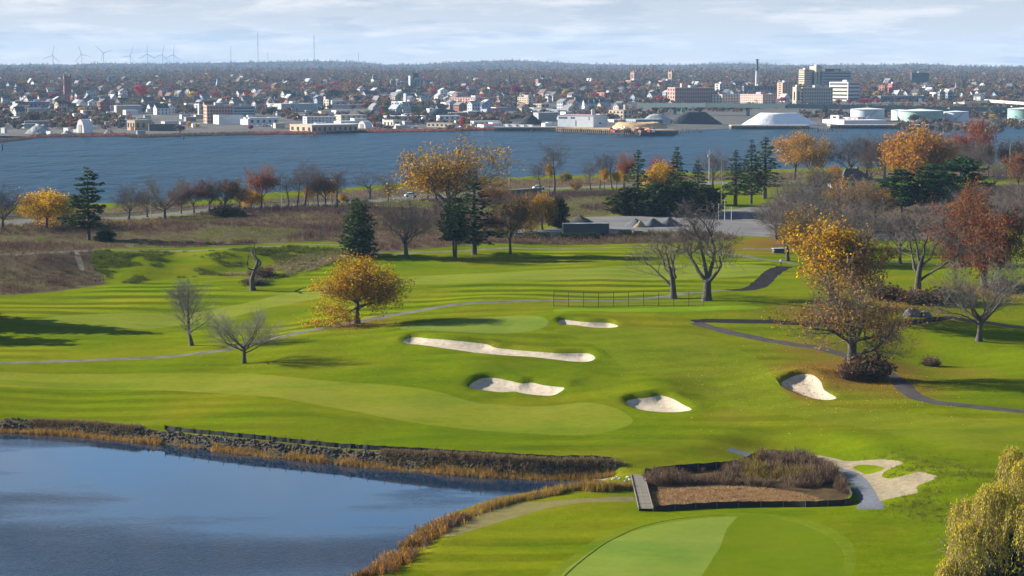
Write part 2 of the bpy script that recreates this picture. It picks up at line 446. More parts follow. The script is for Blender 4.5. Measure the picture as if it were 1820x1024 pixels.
def F(x, y):
    """city, plain and hills across the river"""
    x = np.asarray(x, float); y = np.asarray(y, float)
    d = np.hypot(x, y); a = np.arctan2(x, y); px = 910 + np.tan(a) * FPX
    ds = np.interp(a, FS_A, FS_D)
    q = d - (ds - 1545) * np.clip(1 - (d - ds) / 300, 0, 1)      # the bank follows the shoreline
    z = np.interp(q, PROF_D, PROF_Z)
    top = CAMZ + (119.5 - np.interp(px, SKY[:, 0], SKY[:, 1])) / FPX * 10500 - 9
    r = smoothstep(7600, 10500, d)
    z = np.where(d > 7600, np.interp(np.minimum(d, 7600), PROF_D, PROF_Z) * (1 - r) + top * r, z)
    z = z - np.clip(d - 11000, 0, 6000) * 0.012
    lump = vnoise(x, y, 420) * 12 + vnoise(x, y, 150) * 4
    return z + lump * smoothstep(2600, 5500, d) * (1 - 0.6 * r)


def march(px, py, fn, d0, d1, step):
    """first point along each pixel's ray that lies on the ground fn"""
    D = ray(np.asarray(px, float), np.asarray(py, float)); sh = D.shape[:-1]; D = D.reshape(-1, 3)
    hd = np.hypot(D[:, 0], D[:, 1])
    res = np.full(len(D), np.nan); prev = np.full(len(D), 1.0)
    for d in np.arange(d0, d1, step):
        t = d / hd
        e = CAMZ + D[:, 2] * t - fn(D[:, 0] * t, D[:, 1] * t)
        hit = np.isnan(res) & (e <= 0)
        res[hit] = (d - step * (-e[hit]) / (prev[hit] - e[hit] + 1e-9))
        prev = e
        if not np.isnan(res).any(): break
    res[np.isnan(res)] = d1
    t = res / hd
    return np.stack([D[:, 0] * t, D[:, 1] * t], -1).reshape(sh + (2,))


# a coarse table of the near ground makes marching cheap
_gx = np.linspace(-420, 420, 281); _gy = np.linspace(100, 1010, 304)
_GT = T(*np.meshgrid(_gx, _gy))


def Tq(x, y):
    i = np.clip((np.asarray(x) - _gx[0]) / 3.0, 0, 279.999); j = np.clip((np.asarray(y) - _gy[0]) / (_gy[1] - _gy[0]), 0, 302.999)
    a = i.astype(int); b = j.astype(int); u = i - a; v = j - b
    return (_GT[b, a] * (1 - u) + _GT[b, a + 1] * u) * (1 - v) + (_GT[b + 1, a] * (1 - u) + _GT[b + 1, a + 1] * u) * v


def near(px, py): return march(px, py, Tq, 150, 1000, 1.5)
def far(px, py): return march(px, py, F, 1500, 11500, 6.0)


def spline(P, n=5, closed=True):
    P = np.asarray(P, float); m = len(P); out = []
    for i in range(m if closed else m - 1):
        g = (lambda k: P[k % m]) if closed else (lambda k: P[min(max(k, 0), m - 1)])
        p0, p1, p2, p3 = g(i - 1), g(i), g(i + 1), g(i + 2)
        for t in np.arange(n) / n:
            out.append(0.5 * (2 * p1 + (p2 - p0) * t + (2 * p0 - 5 * p1 + 4 * p2 - p3) * t * t + (3 * p1 - p0 - 3 * p2 + p3) * t ** 3))
    if not closed: out.append(P[-1])
    return np.array(out)


def inside(P, poly):
    """even-odd test, P (n,2)"""
    res = np.zeros(len(P), bool)
    lo, hi = poly.min(0), poly.max(0)
    s = np.where((P[:, 0] >= lo[0]) & (P[:, 0] <= hi[0]) & (P[:, 1] >= lo[1]) & (P[:, 1] <= hi[1]))[0]
    if not len(s): return res
    q = P[s]; c = np.zeros(len(s), bool)
    for (x1, y1), (x2, y2) in zip(poly, np.roll(poly, -1, 0)):
        k = (y1 > q[:, 1]) != (y2 > q[:, 1])
        if y1 != y2: c ^= k & (q[:, 0] < (x2 - x1) * (q[:, 1] - y1) / (y2 - y1) + x1)
    res[s] = c
    return res


def edge_dist(P, poly, closed=True):
    a = poly; b = np.roll(poly, -1, 0)
    if not closed: a, b = a[:-1], b[:-1]
    ab = b - a; l2 = (ab ** 2).sum(1) + 1e-12
    out = np.empty(len(P))
    for i in range(0, len(P), 4000):
        ap = P[i:i + 4000, None] - a[None]
        t = np.clip((ap * ab).sum(2) / l2, 0, 1)
        out[i:i + 4000] = np.sqrt(((ap - t[..., None] * ab) ** 2).sum(2).min(1))
    return out


def offs(o, s, pts): return [(o[0] + x / s[0], o[1] + y / s[1]) for x, y in pts]


Z3 = lambda pts: offs((680, 480), (3.25, 3.25), pts)
Z5 = lambda pts: offs((1360, 400), (2.843, 2.843), pts)
Z6 = lambda pts: offs((1380, 740), (3.605, 3.605), pts)
BUNK = [
    Z3([(1015, 300), (1040, 290), (1100, 295), (1200, 306), (1300, 310), (1355, 325), (1350, 338), (1300, 343), (1200, 338), (1100, 322), (1040, 315)]),
    Z3([(118, 435), (150, 415), (200, 412), (280, 425), (400, 436), (500, 442), (600, 450), (650, 466), (750, 476), (850, 485), (1000, 497), (1100, 495), (1180, 495), (1222, 512), (1222, 530), (1180, 545), (1090, 548), (1000, 542), (880, 530), (770, 522), (620, 508), (460, 490), (330, 478), (200, 462), (140, 455)]),
    Z3([(500, 685), (530, 663), (580, 648), (650, 648), (740, 662), (800, 673), (860, 671), (930, 683), (1000, 690), (1048, 695), (1030, 710), (980, 728), (900, 728), (820, 720), (760, 712), (680, 715), (580, 705), (520, 697)]),
    Z3([(1408, 757), (1450, 746), (1540, 740), (1610, 733), (1680, 748), (1740, 776), (1782, 798), (1770, 808), (1700, 815), (1600, 812), (1520, 803), (1450, 788), (1420, 775)]),
    Z5([(80, 805), (130, 783), (190, 770), (240, 776), (280, 800), (300, 830), (357, 862), (345, 875), (300, 879), (240, 868), (170, 845), (110, 822)])]
WASTE = Z6([(55, 225), (130, 207), (250, 218), (360, 243), (450, 268), (560, 285), (680, 305), (760, 325), (812, 345), (750, 358), (690, 365), (680, 385), (740, 402), (850, 405), (930, 400), (1000, 425), (1030, 440), (990, 460), (900, 485), (905, 515), (850, 522), (700, 533), (640, 535), (600, 470), (560, 400), (480, 345), (380, 310), (280, 285), (150, 250)])
ISLE = Z6([(490, 307), (535, 301), (615, 320), (690, 347), (655, 355), (580, 355), (530, 332)])
GRAVEL = Z6([(190, 248), (300, 273), (400, 297), (500, 330), (570, 372), (620, 425), (650, 475), (665, 530), (692, 586), (600, 591), (513, 586), (528, 540), (530, 475), (490, 420), (450, 380), (400, 345), (330, 305), (240, 270)])
POND = [(-260, 770), (0, 768), (120, 773), (280, 789), (400, 803), (560, 820), (700, 834), (850, 846), (960, 852), (1040, 853), (1085, 855), (1060, 862), (1010, 866), (960, 872), (900, 882), (860, 893), (815, 908), (770, 928), (730, 952), (700, 985), (650, 1012), (600, 1034), (520, 1080), (430, 1150), (-260, 1150)]
MARSH = [(1146, 846), (1180, 840), (1235, 834), (1290, 829), (1330, 818), (1362, 800), (1400, 802), (1440, 810), (1488, 836), (1510, 870), (1498, 889), (1450, 892), (1300, 893), (1166, 901), (1150, 880)]
FAIR1 = [(-260, 660), (0, 663), (200, 662), (420, 661), (520, 669), (600, 680), (690, 688), (780, 700), (850, 716), (950, 722), (1040, 716), (1095, 726), (1124, 745), (1110, 763), (1050, 776), (960, 775), (830, 764), (700, 748), (580, 726), (430, 703), (260, 690), (60, 688), (-260, 688)]
FAIR2 = [(60, 575), (100, 566), (180, 560), (270, 556), (340, 552), (420, 538), (480, 526), (560, 509), (640, 497), (720, 490), (850, 483), (1000, 478), (1150, 471), (1300, 467), (1365, 472), (1350, 486), (1200, 495), (1000, 498), (850, 503), (720, 509), (600, 527), (480, 546), (380, 567), (250, 584), (170, 584), (90, 582)]
FAIR3 = [(985, 590), (1090, 587), (1190, 590), (1290, 612), (1350, 640), (1372, 672), (1420, 712), (1520, 728), (1650, 738), (1760, 748), (1950, 760), (1950, 800), (1700, 800), (1560, 770), (1420, 742), (1300, 722), (1200, 690), (1125, 665), (1090, 642), (1040, 612)]
GREEN1 = [(711, 583), (760, 571), (850, 563), (930, 562), (972, 570), (968, 584), (940, 594), (880, 599), (800, 597), (740, 592)]
GREEN2 = [(995, 1030), (1050, 975), (1110, 948), (1200, 926), (1320, 917), (1420, 928), (1480, 955), (1502, 985), (1490, 1020), (1440, 1070), (1250, 1090), (1080, 1080)]
COLLAR2 = [(960, 1040), (1015, 985), (1080, 945), (1180, 920), (1310, 910), (1430, 920), (1500, 948), (1522, 985), (1508, 1030), (1455, 1090), (1250, 1110), (1040, 1100)]
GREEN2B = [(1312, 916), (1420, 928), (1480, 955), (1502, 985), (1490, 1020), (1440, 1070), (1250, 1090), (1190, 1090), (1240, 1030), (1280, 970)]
VALLEY = [(-260, 530), (40, 522), (165, 507), (215, 500), (330, 496), (440, 515), (560, 480), (640, 458), (760, 450), (1000, 443), (1240, 449), (1385, 470), (1355, 499), (1296, 515), (1150, 527), (985, 530), (900, 534), (700, 557), (590, 578), (470, 604), (380, 624), (150, 638), (-260, 643)]
TEE = [(984, 553), (1005, 547), (1150, 547), (1338, 547), (1348, 553), (1310, 557), (1150, 556.5), (1020, 556.5)]
LOT = [(985, 404), (1035, 389), (1090, 384.5), (1170, 384), (1215, 379), (1300, 371), (1345, 364), (1395, 366), (1425, 390), (1440, 408), (1410, 419), (1320, 417), (1230, 412), (1110, 412), (1075, 419), (930, 419), (905, 412), (935, 407)]
LOT2 = [(1530, 411), (1600, 408), (1690, 408), (1700, 418), (1640, 423), (1540, 424)]
SCRUB = [(-260, 415), (-60, 404), (188, 393), (290, 388), (470, 374), (600, 367), (706, 360), (800, 353), (960, 343), (1090, 340), (1090, 378), (1040, 385), (985, 396), (920, 408), (905, 418), (985, 424), (1100, 418), (1220, 417), (1230, 427), (1100, 431), (985, 432), (850, 436), (760, 441), (665, 446), (600, 430), (500, 434), (400, 440), (300, 443), (180, 442), (165, 450), (172, 478), (188, 498), (165, 506), (120, 513), (40, 521), (-260, 530)]
SCRUB_R = [(1435, 395), (1450, 372), (1540, 350), (1600, 336), (1700, 332), (1820, 328), (1950, 326), (1950, 405), (1720, 404), (1540, 405), (1455, 412)]
SCRUB_S = [(-200, 383), (0, 376), (250, 368.5), (440, 357.5), (640, 339.5), (720, 333.5), (860, 323.5), (1000, 318.5), (1100, 316.5), (1300, 310.5), (1500, 304.5), (1900, 298.5), (1900, 308), (1600, 314), (1400, 319), (1240, 322), (1120, 328), (970, 334), (900, 337), (800, 342), (706, 349), (600, 357), (470, 364), (290, 377), (100, 387), (-200, 397)]
BARE = [(820, 905), (900, 893), (1000, 887), (1100, 880), (1125, 880), (1122, 888), (1040, 893), (960, 905), (880, 925), (800, 948), (790, 935)]
DIRT = [(132, 452), (141, 452), (150, 477), (142, 479)]
PATHS = [  # (points, width m, material key)
    ([(-200, 646), (0, 646), (150, 641), (300, 634), (380, 627), (425, 619), (470, 607), (530, 593), (590, 580), (634, 570), (700, 559), (800, 543.5), (900, 536), (985, 532), (1080, 531), (1150, 529), (1210, 524), (1260, 520), (1296, 518)], 3.0, 'path'),
    ([(1294, 518.5), (1322, 516), (1344, 508), (1358, 497), (1372, 484), (1394, 471)], 3.8, 'asphalt'),
    ([(1420, 468), (1390, 464), (1350, 458.5), (1300, 451), (1240, 445), (1180, 440), (1100, 438), (1000, 439), (900, 441), (750, 447), (668, 449.5), (620, 437), (500, 438), (400, 444), (300, 447), (200, 446), (130, 447.5), (60, 452), (-160, 457)], 2.6, 'path'),
    ([(1231, 575.5), (1270, 575), (1400, 577), (1500, 581), (1557, 582), (1606, 578), (1652, 572), (1694, 567), (1715, 571), (1764, 574), (1950, 590)], 2.8, 'asphalt'),
    ([(1236, 577.5), (1275, 588), (1330, 601), (1400, 612), (1470, 622), (1545, 640), (1571, 653), (1599, 678), (1617, 697), (1652, 713), (1712, 721), (1764, 726), (1950, 742)], 2.6, 'asphalt2'),
    ([(1420, 456), (1500, 460), (1580, 464), (1660, 470), (1760, 472), (1950, 474)], 3.0, 'path'),
    ([(1430, 440), (1360, 442), (1320, 441)], 2.0, 'path'),
    ([(1294, 799), (1318, 801), (1344, 805)], 2.0, 'gravelp'),
    ([(985, 1045), (1003, 1020), (1040, 987), (1085, 957), (1140, 935), (1200, 922), (1290, 914)], .22, 'edge'),
]
ROAD = [(-260, 405), (-60, 399), (100, 391), (190, 386), (290, 381), (380, 375), (470, 368), (600, 360.5), (706, 353), (800, 346.5), (900, 341), (970, 337), (1120, 330.5), (1250, 326), (1400, 322), (1600, 317), (1950, 310)]
RD_R = [(1385, 372), (1430, 345), (1470, 328), (1500, 322)]


def ribbon(P, w):
    """world centre line -> polygon of width w"""
    P = spline(P, 6, False)
    t = np.gradient(P, axis=0); t /= np.linalg.norm(t, axis=1)[:, None]
    n = np.stack([-t[:, 1], t[:, 0]], 1) * w / 2; j = lambda: 1 + rng.normal(0, .07, (len(P), 1))
    return np.concatenate([P + n * j(), (P - n * j())[::-1]])


Pn = lambda pts, k=5: near(*np.array(spline(pts, k)).T)
Bw = [Pn(b) for b in BUNK]
WASTEw, ISLEw, GRAVELw = Pn(WASTE), Pn(ISLE), Pn(GRAVEL)
_p = spline(POND, 5); PONDw = on_plane(_p[:, 0], _p[:, 1], POND_Z)
NBw = on_plane(*spline([(-260, 770), (0, 768), (120, 773), (280, 789), (400, 803), (560, 820), (700, 834), (850, 846), (960, 852), (1085, 855)], 5, False).T, POND_Z)
_p = spline(MARSH, 5); MARSHw = on_plane(_p[:, 0], _p[:, 1], MARSH_Z)
PATHw = [(ribbon(near(*np.array(p).T), w), k) for p, w, k in PATHS]
ROADw = ribbon(near(*np.array(ROAD).T), 13.0)
ROADRw = ribbon(near(*np.array(RD_R).T), 7.0)

# low mounds behind the sand and round the greens: (px, py, height, radius x, radius y)
MND = [(905, 655, 0.7, 9, 8), (1010, 676, 0.6, 6, 7), (1140, 680, 0.7, 7, 8), (1180, 690, 0.6, 5, 6), (880, 608, 0.4, 14, 7), (1440, 668, 0.8, 7, 7), (1050, 560, 0.5, 9, 5), (1600, 838, 0.6, 6, 6), (1690, 860, 0.8, 7, 9),
       (1540, 822, 0.4, 4, 5), (1340, 790, 0.6, 6, 8), (770, 625, 0.5, 10, 9), (1700, 610, 0.7, 9, 9), (1290, 565, 0.4, 14, 8), (1690, 660, -0.7, 8, 8), (560, 620, 0.5, 10, 9), (1200, 770, 0.4, 9, 10), (1490, 790, 0.5, 12, 10)]
MNDw = [(near(a, b), h, rx, ry) for a, b, h, rx, ry in MND]


def G(x, y):
    """finished golf ground"""
    x = np.atleast_1d(np.asarray(x, float)); y = np.atleast_1d(np.asarray(y, float)); P = np.stack([x, y], 1)
    z = T(x, y)
    d = np.hypot(x, y)
    amp = smoothstep(1000, 700, d)
    z = z + (vnoise(x, y, 26) * 0.95 + vnoise(x, y, 10) * 0.30 + vnoise(x, y, 3.1) * 0.07) * amp
    for (c, h, rx, ry) in MNDw:
        z = z + h * np.exp(-((x - c[0]) / rx) ** 2 - ((y - c[1]) / ry) ** 2)
    for k, pl in enumerate(Bw):
        s = np.where((x > pl[:, 0].min() - 8) & (x < pl[:, 0].max() + 8) & (y > pl[:, 1].min() - 8) & (y < pl[:, 1].max() + 8))[0]
        if not len(s): continue
        q = P[s]; e = edge_dist(q, pl); ins = inside(q, pl)
        # the far lip: how much of the polygon lies nearer the camera than this point
        cy = np.interp(q[:, 0], *(lambda o: (pl[o, 0], pl[o, 1]))(np.argsort(pl[:, 0])))
        n = len(pl); nx = np.array([np.argmin(((pl - v) ** 2).sum(1)) for v in q]); tan = np.roll(pl, -1, 0) - np.roll(pl, 1, 0)
        area = 0.5 * (pl[:, 0] * np.roll(pl[:, 1], -1) - np.roll(pl[:, 0], -1) * pl[:, 1]).sum()
        nrm = np.stack([tan[:, 1], -tan[:, 0]], 1) * np.sign(area); nrm /= np.linalg.norm(nrm, axis=1)[:, None] + 1e-9
        back = smoothstep(-0.2, 0.8, nrm[nx, 1]); leftw = smoothstep(0.1, 0.9, -nrm[nx, 0])
        f = np.maximum(back, 0.45 * leftw)
        lipz = f * (0.58 * smoothstep(0, 0.9, e) * np.exp(-np.clip(e - 1.2, 0, 20) / 4.2))
        dep = -0.35 * smoothstep(0, 1.6, e) - 0.25 * smoothstep(0, 0.35, e)
        z[s] += np.where(ins, dep, lipz)
    for pl, d0 in ((WASTEw, 0.25),):
        s = np.where(inside(P, pl) & ~inside(P, ISLEw))[0]
        if len(s): z[s] -= d0 * smoothstep(0, 0.8, np.minimum(edge_dist(P[s], pl), edge_dist(P[s], ISLEw)))
    for pl, lv, w in ((PONDw, POND_Z, 5.5), (MARSHw, MARSH_Z, 8.0)):
        lo, hi = pl.min(0) - 20, pl.max(0) + 20
        s = np.where((x > lo[0]) & (x < hi[0]) & (y > lo[1]) & (y < hi[1]))[0]
        if not len(s): continue
        e = edge_dist(P[s], pl); ins = inside(P[s], pl)
        if lv == POND_Z:
            w = np.where(P[s][:, 1] > np.interp(P[s][:, 0], NBw[:, 0], NBw[:, 1]) - .5, 1.7, w)
        t = smoothstep(0, 1, e / w)
        z[s] = np.where(ins, lv, lv * (1 - t) + z[s] * t)
    return z


def gz(p): return float(G(p[0], p[1])[0])

# ------------------------------------------------------------------ near ground: one sheet cut along every edge, a piece per surface
LITTER = [(634, 575, 8, .5), (1512, 660, 12, .75), (1545, 640, 10, .6), (1470, 560, 12, .5), (1752, 520, 10, .6), (1633, 525, 8, .5), (1440, 620, 9, .45), (1340, 640, 7, .25), (1150, 655, 6, .3), (1400, 430, 14, .8), (1340, 440, 12, .5), (1600, 690, 9, .45), (1700, 655, 8, .4), (1300, 740, 8, .25), (1320, 560, 10, .25), (560, 640, 8, .22), (1500, 740, 10, .3), (1220, 440, 10, .35), (1640, 560, 10, .4), (1600, 540, 9, .6), (1420, 700, 6, .5)]


def build_ground():
    ds = [118.0]
    while ds[-1] < 985: ds.append(ds[-1] * 1.0072)
    an = np.concatenate([np.linspace(-44, -18, 27)[:-1], np.linspace(-18, 18, 258), np.linspace(18, 44, 27)[1:]])
    A, D = np.meshgrid(np.tan(np.radians(an)), ds)
    pts = [np.stack([(A * D).ravel(), D.ravel()], 1)]
    zones = [('scrub', Pn(SCRUB)), ('scrub', Pn(SCRUB_R)), ('scrub', Pn(SCRUB_S)), ('valley', Pn(VALLEY)), ('fairway', Pn(FAIR1)), ('fairway2', Pn(FAIR2)), ('apron', Pn(FAIR3)), ('green', Pn(GREEN1)), ('collar', Pn(COLLAR2)), ('green2', Pn(GREEN2)), ('green2b', Pn(GREEN2B, 2)), ('tee', Pn(TEE)),
             ('bare', Pn(BARE)), ('lot', Pn(LOT)), ('lot', Pn(LOT2)), ('road', ROADw), ('road2', ROADRw), ('dirt', Pn(DIRT))]
    zones += [(k, w) for w, k in PATHw]
    zones += [('sand', b) for b in Bw] + [('waste', WASTEw), ('isle', ISLEw), ('gravel', GRAVELw), ('bank', np.concatenate([NBw[:-1] + np.array([0, -.3]), (NBw[:-1] + np.array([.15, 2.1]) + rng.normal(0, .12, (len(NBw) - 1, 2)))[::-1]])), ('pond', PONDw), ('marsh', MARSHw)]
    edges = []; n = len(pts[0])
    for k, w in zones:
        w = w[np.r_[True, np.hypot(*np.diff(w, axis=0).T) > 0.05]]
        pts.append(w); m = len(w); edges += [(n + i, n + (i + 1) % m) for i in range(m)]; n += m
    # finer ground round the sand and the lips
    for b in Bw:
        lo, hi = b.min(0) - 4, b.max(0) + 4
        gx, gy = np.meshgrid(np.arange(lo[0], hi[0], 0.7), np.arange(lo[1], hi[1], 0.7))
        q = np.stack([gx.ravel(), gy.ravel()], 1); e = edge_dist(q, b)
        pts.append(q[(e > 0.25) & (e < 4)]); n += len(pts[-1])
    P = np.concatenate(pts)
    r = delaunay_2d_cdt([Vector(p) for p in P.tolist()], edges, [], 0, 1e-4, True)
    V = np.array([(v.x, v.y) for v in r[0]]); Fc = np.array([f for f in r[2]], int)
    z = G(V[:, 0], V[:, 1])
    c = V[Fc].mean(1)
    lab = np.zeros(len(Fc), int); keys = ['rough'] + [f'{k}|{i}' for i, (k, w) in enumerate(zones)]
    for i, (k, w) in enumerate(zones): lab[inside(c, w)] = i + 1
    isl = [i + 1 for i, (k, w) in enumerate(zones) if k == 'isle']
    lab[np.isin(lab, isl)] = 0
    lit = np.zeros(len(V))
    for px, py, rad, a in LITTER:
        q = near(px, py); lit = np.maximum(lit, a * np.exp(-((V[:, 0] - q[0]) ** 2 + ((V[:, 1] - q[1]) * 0.7) ** 2) / rad ** 2))
    # normals of the whole sheet, so pieces meet without a crease
    V3 = np.column_stack([V, z]); fn = np.cross(V3[Fc[:, 1]] - V3[Fc[:, 0]], V3[Fc[:, 2]] - V3[Fc[:, 0]])
    fl = fn[:, 2] < 0; Fc[fl] = Fc[fl][:, ::-1]; fn[fl] *= -1
    vn = np.zeros_like(V3)
    for j in range(3): np.add.at(vn, Fc[:, j], fn)
    vn /= np.linalg.norm(vn, axis=1)[:, None] + 1e-12
    g = lambda r, gg, b: (r, gg, b, 1)
    M = {
        'rough': grass_mat('rough_grass', g(.080, .112, .001), g(.126, .162, .002), g(.160, .148, .007), (6.5, 4, .13), litter=g(.16, .085, .02)),
        'valley': grass_mat('valley_rough', g(.082, .118, .001), g(.132, .168, .002), g(.165, .158, .006), (8, 5, .34)),
        'fairway': grass_mat('fairway_turf', g(.130, .155, .007), g(.163, .180, .014), g(.178, .178, .024), (9, 3, .06), bump=.02, grain=.12),
        'fairway2': grass_mat('far_fairway_turf', g(.130, .160, .012), g(.168, .192, .024), g(.17, .18, .026), (8, 5, .07), bump=.02, grain=.12),
        'apron': grass_mat('apron_turf', g(.095, .128, .003), g(.130, .158, .006), g(.152, .152, .012), (6, -25, .05), bump=.02),
        'green': grass_mat('green_turf', g(.118, .162, .018), g(.138, .18, .026), g(.145, .175, .03), None, bump=.006, grain=.07),
        'green2': grass_mat('green_turf_striped', g(.125, .175, .020), g(.15, .195, .032), g(.155, .185, .035), None, bump=.006, grain=.08),
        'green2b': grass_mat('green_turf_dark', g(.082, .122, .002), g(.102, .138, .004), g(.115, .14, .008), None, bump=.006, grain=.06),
        'collar': grass_mat('collar_turf', g(.088, .124, .004), g(.122, .158, .008), g(.14, .15, .014), None, bump=.02),
        'tee': grass_mat('tee_turf', g(.105, .178, .006), g(.13, .20, .008), g(.13, .18, .014), None, bump=.006),
        'scrub': grass_mat('scrub_soil', g(.085, .062, .042), g(.13, .10, .065), g(.12, .125, .035), None, fine=1.2, bump=.2),
        'bare': grass_mat('worn_turf', g(.16, .125, .055), g(.22, .175, .085), g(.13, .13, .035), None),
        'dirt': mat('dirt_track', (.20, .17, .13, 1), var=.25, scale=.8, bump=.05),
        'lot': mat('worn_asphalt', (.12, .118, .12, 1), color2=(.20, .192, .188, 1), scale=.09, bump=.02, rough=.9),
        'road': mat('road_asphalt', (.12, .115, .115, 1), color2=(.16, .155, .152, 1), scale=.25, bump=.01, rough=.9),
        'path': mat('path_concrete', (.09, .085, .066, 1), color2=(.185, .17, .135, 1), scale=.35, bump=.02, rough=.9),
        'asphalt': mat('fresh_asphalt', (.020, .018, .020, 1), color2=(.032, .029, .032, 1), scale=.5, bump=.02, rough=.85),
        'asphalt2': mat('path_asphalt', (.05, .045, .045, 1), color2=(.085, .078, .074, 1), scale=.3, bump=.02, rough=.85),
        'gravel': mat('blue_gravel', (.095, .105, .125, 1), color2=(.15, .16, .18, 1), scale=2.5, bump=.06, rough=.9),
        'sand': mat('bunker_sand', (.35, .29, .21, 1), color2=(.53, .455, .355, 1), scale=1.3, bump=.10, bscale=1.3, rough=.95),
        'waste': mat('waste_sand', (.17, .14, .09, 1), color2=(.28, .235, .16, 1), scale=1.2, bump=.12, bscale=2.2, rough=.95),
        'bank': mat('bank_soil', (.035, .03, .022, 1), color2=(.13, .10, .05, 1), scale=1.6, bump=.08, rough=.95),
        'marsh': mat('marsh_mud', (.035, .028, .02, 1), color2=(.11, .075, .035, 1), scale=.35, bump=.1, rough=.6),
        'pond': water_mat('pond_water', (.006, .022, .050, 1), .035, [(1.5, (1, 1.5), .16), (4.5, (1, 1.2), .045)], calm=(.03, .42, .68, .015), spec=.65),
    }
    for q in M.values():
        for nd in q.node_tree.nodes:
            if nd.type == 'BSDF_PRINCIPLED' and not q.name.startswith('pond'): nd.inputs['Specular IOR Level'].default_value = 0.0
    M['edge'] = grass_mat('edge_cut', g(.03, .04, .004), g(.05, .06, .006), g(.05, .05, .008), None)
    M['road2'] = M['lot']; M['gravelp'] = M['gravel']
    names = {'valley': 'valley_rough', 'rough': 'rough_grass_ground', 'fairway': 'fairway', 'fairway2': 'fairway', 'apron': 'fairway_apron', 'green': 'putting_green', 'green2': 'putting_green', 'green2b': 'putting_green', 'collar': 'green_collar', 'tee': 'tee_ground', 'scrub': 'scrub_ground', 'bare': 'worn_ground', 'dirt': 'dirt_path', 'lot': 'parking_ground',
             'road': 'road', 'road2': 'road', 'path': 'cart_path', 'asphalt': 'cart_path', 'asphalt2': 'cart_path', 'gravel': 'gravel_path', 'gravelp': 'gravel_path', 'edge': 'green_edge', 'sand': 'bunker_sand', 'waste': 'waste_sand', 'marsh': 'marsh_ground', 'bank': 'bank_ground', 'pond': 'pond_water'}
    for li in np.unique(lab):
        k = keys[li].split('|')[0]; f = Fc[lab == li]
        u, inv = np.unique(f, return_inverse=True); f2 = inv.reshape(f.shape)
        v3 = V3[u].copy()
        me = mesh(names[k], v3, f2.astype(np.int32), M[k], smooth=True)
        if k in ('rough',):
            a = me.attributes.new('litter', 'FLOAT', 'POINT'); a.data.foreach_set('value', lit[u].astype(np.float32))
        if k == 'pond':
            v3[:, 2] = POND_Z
            me.vertices.foreach_set('co', v3.astype(np.float32).ravel())
            # wind reaches the open water, the lee of the far bank stays calm
            nb = on_plane(*np.array([(-260, 770), (280, 790), (700, 834), (1040, 853)]).T, POND_Z)
            e = edge_dist(V[u], nb, False)
            a = me.attributes.new('ruffle', 'FLOAT', 'POINT'); a.data.foreach_set('value', ((smoothstep(4, 46, e) - .5) * .26).astype(np.float32))
        else:
            me.normals_split_custom_set_from_vertices(vn[u].astype(np.float32).tolist())
        tag(link(names[k], me), kind='structure')


build_ground()


def build_river():
    y = np.array([520, 700, 900, 1200, 1600, 1720.]); V = []; Fq = []
    for j, d in enumerate(y):
        for i, x in enumerate((-2600, -800, 0, 800, 2600)): V.append((x, d, RIVER_Z))
    for j in range(5):
        for i in range(4): Fq.append((j * 5 + i, j * 5 + i + 1, j * 5 + i + 6, j * 5 + i + 5))
    m = water_mat('river_water', (.004, .028, .055, 1), .3, [(.11, (1, .42), 2.6), (.035, (1, .5), 5.0)], calm=(.012, .40, .62, .45), spec=.010, cst=(1, .45, 1))
    tag(link('river_water', mesh('river_water', V, Fq, m)), kind='structure')


build_river()


def build_far_land():
    ds = np.concatenate([np.linspace(1480, 1760, 45), 1760 * 1.02 ** np.arange(1, 48), np.linspace(4600, 11800, 60), [13000, 15000, 18000, 22000]])
    an = np.concatenate([np.linspace(-50, -20, 13)[:-1], np.linspace(-20, 20, 240), np.linspace(20, 50, 13)[1:]])
    A, D = np.meshgrid(np.radians(an), ds)
    X, Y = D * np.sin(A), D * np.cos(A); Zz = F(X, Y)
    nr, nc = A.shape; I = np.arange(nr * nc).reshape(nr, nc)
    Fq = np.stack([I[:-1, :-1], I[:-1, 1:], I[1:, 1:], I[1:, :-1]], -1).reshape(-1, 4)
    m = mat('far_ground', (.04, .037, .033, 1), color2=(.10, .09, .076, 1), scale=.03, rough=.95)
    tag(link('city_terrain', mesh('city_terrain', np.stack([X, Y, Zz], -1).reshape(-1, 3), Fq.astype(np.int32), m, smooth=True)), kind='structure')


build_far_land()


def build_haze():
    b = MB().box((0, 6800, 108), (15000, 15400, 236.0 + 16))
    m = bpy.data.materials.new('haze'); m.use_nodes = True; nt = m.node_tree
    nt.nodes.remove(nt.nodes['Principled BSDF'])
    v = N(nt, 'ShaderNodeVolumePrincipled'); v.inputs['Color'].default_value = (.42, .67, 1, 1); v.inputs['Density'].default_value = HAZE
    nt.links.new(v.outputs[0], nt.nodes['Material Output'].inputs['Volume'])
    tag(b.obj('haze', m), kind='stuff')
    # the box spans z -18 .. 234


HAZE = 4.6e-5
build_haze()

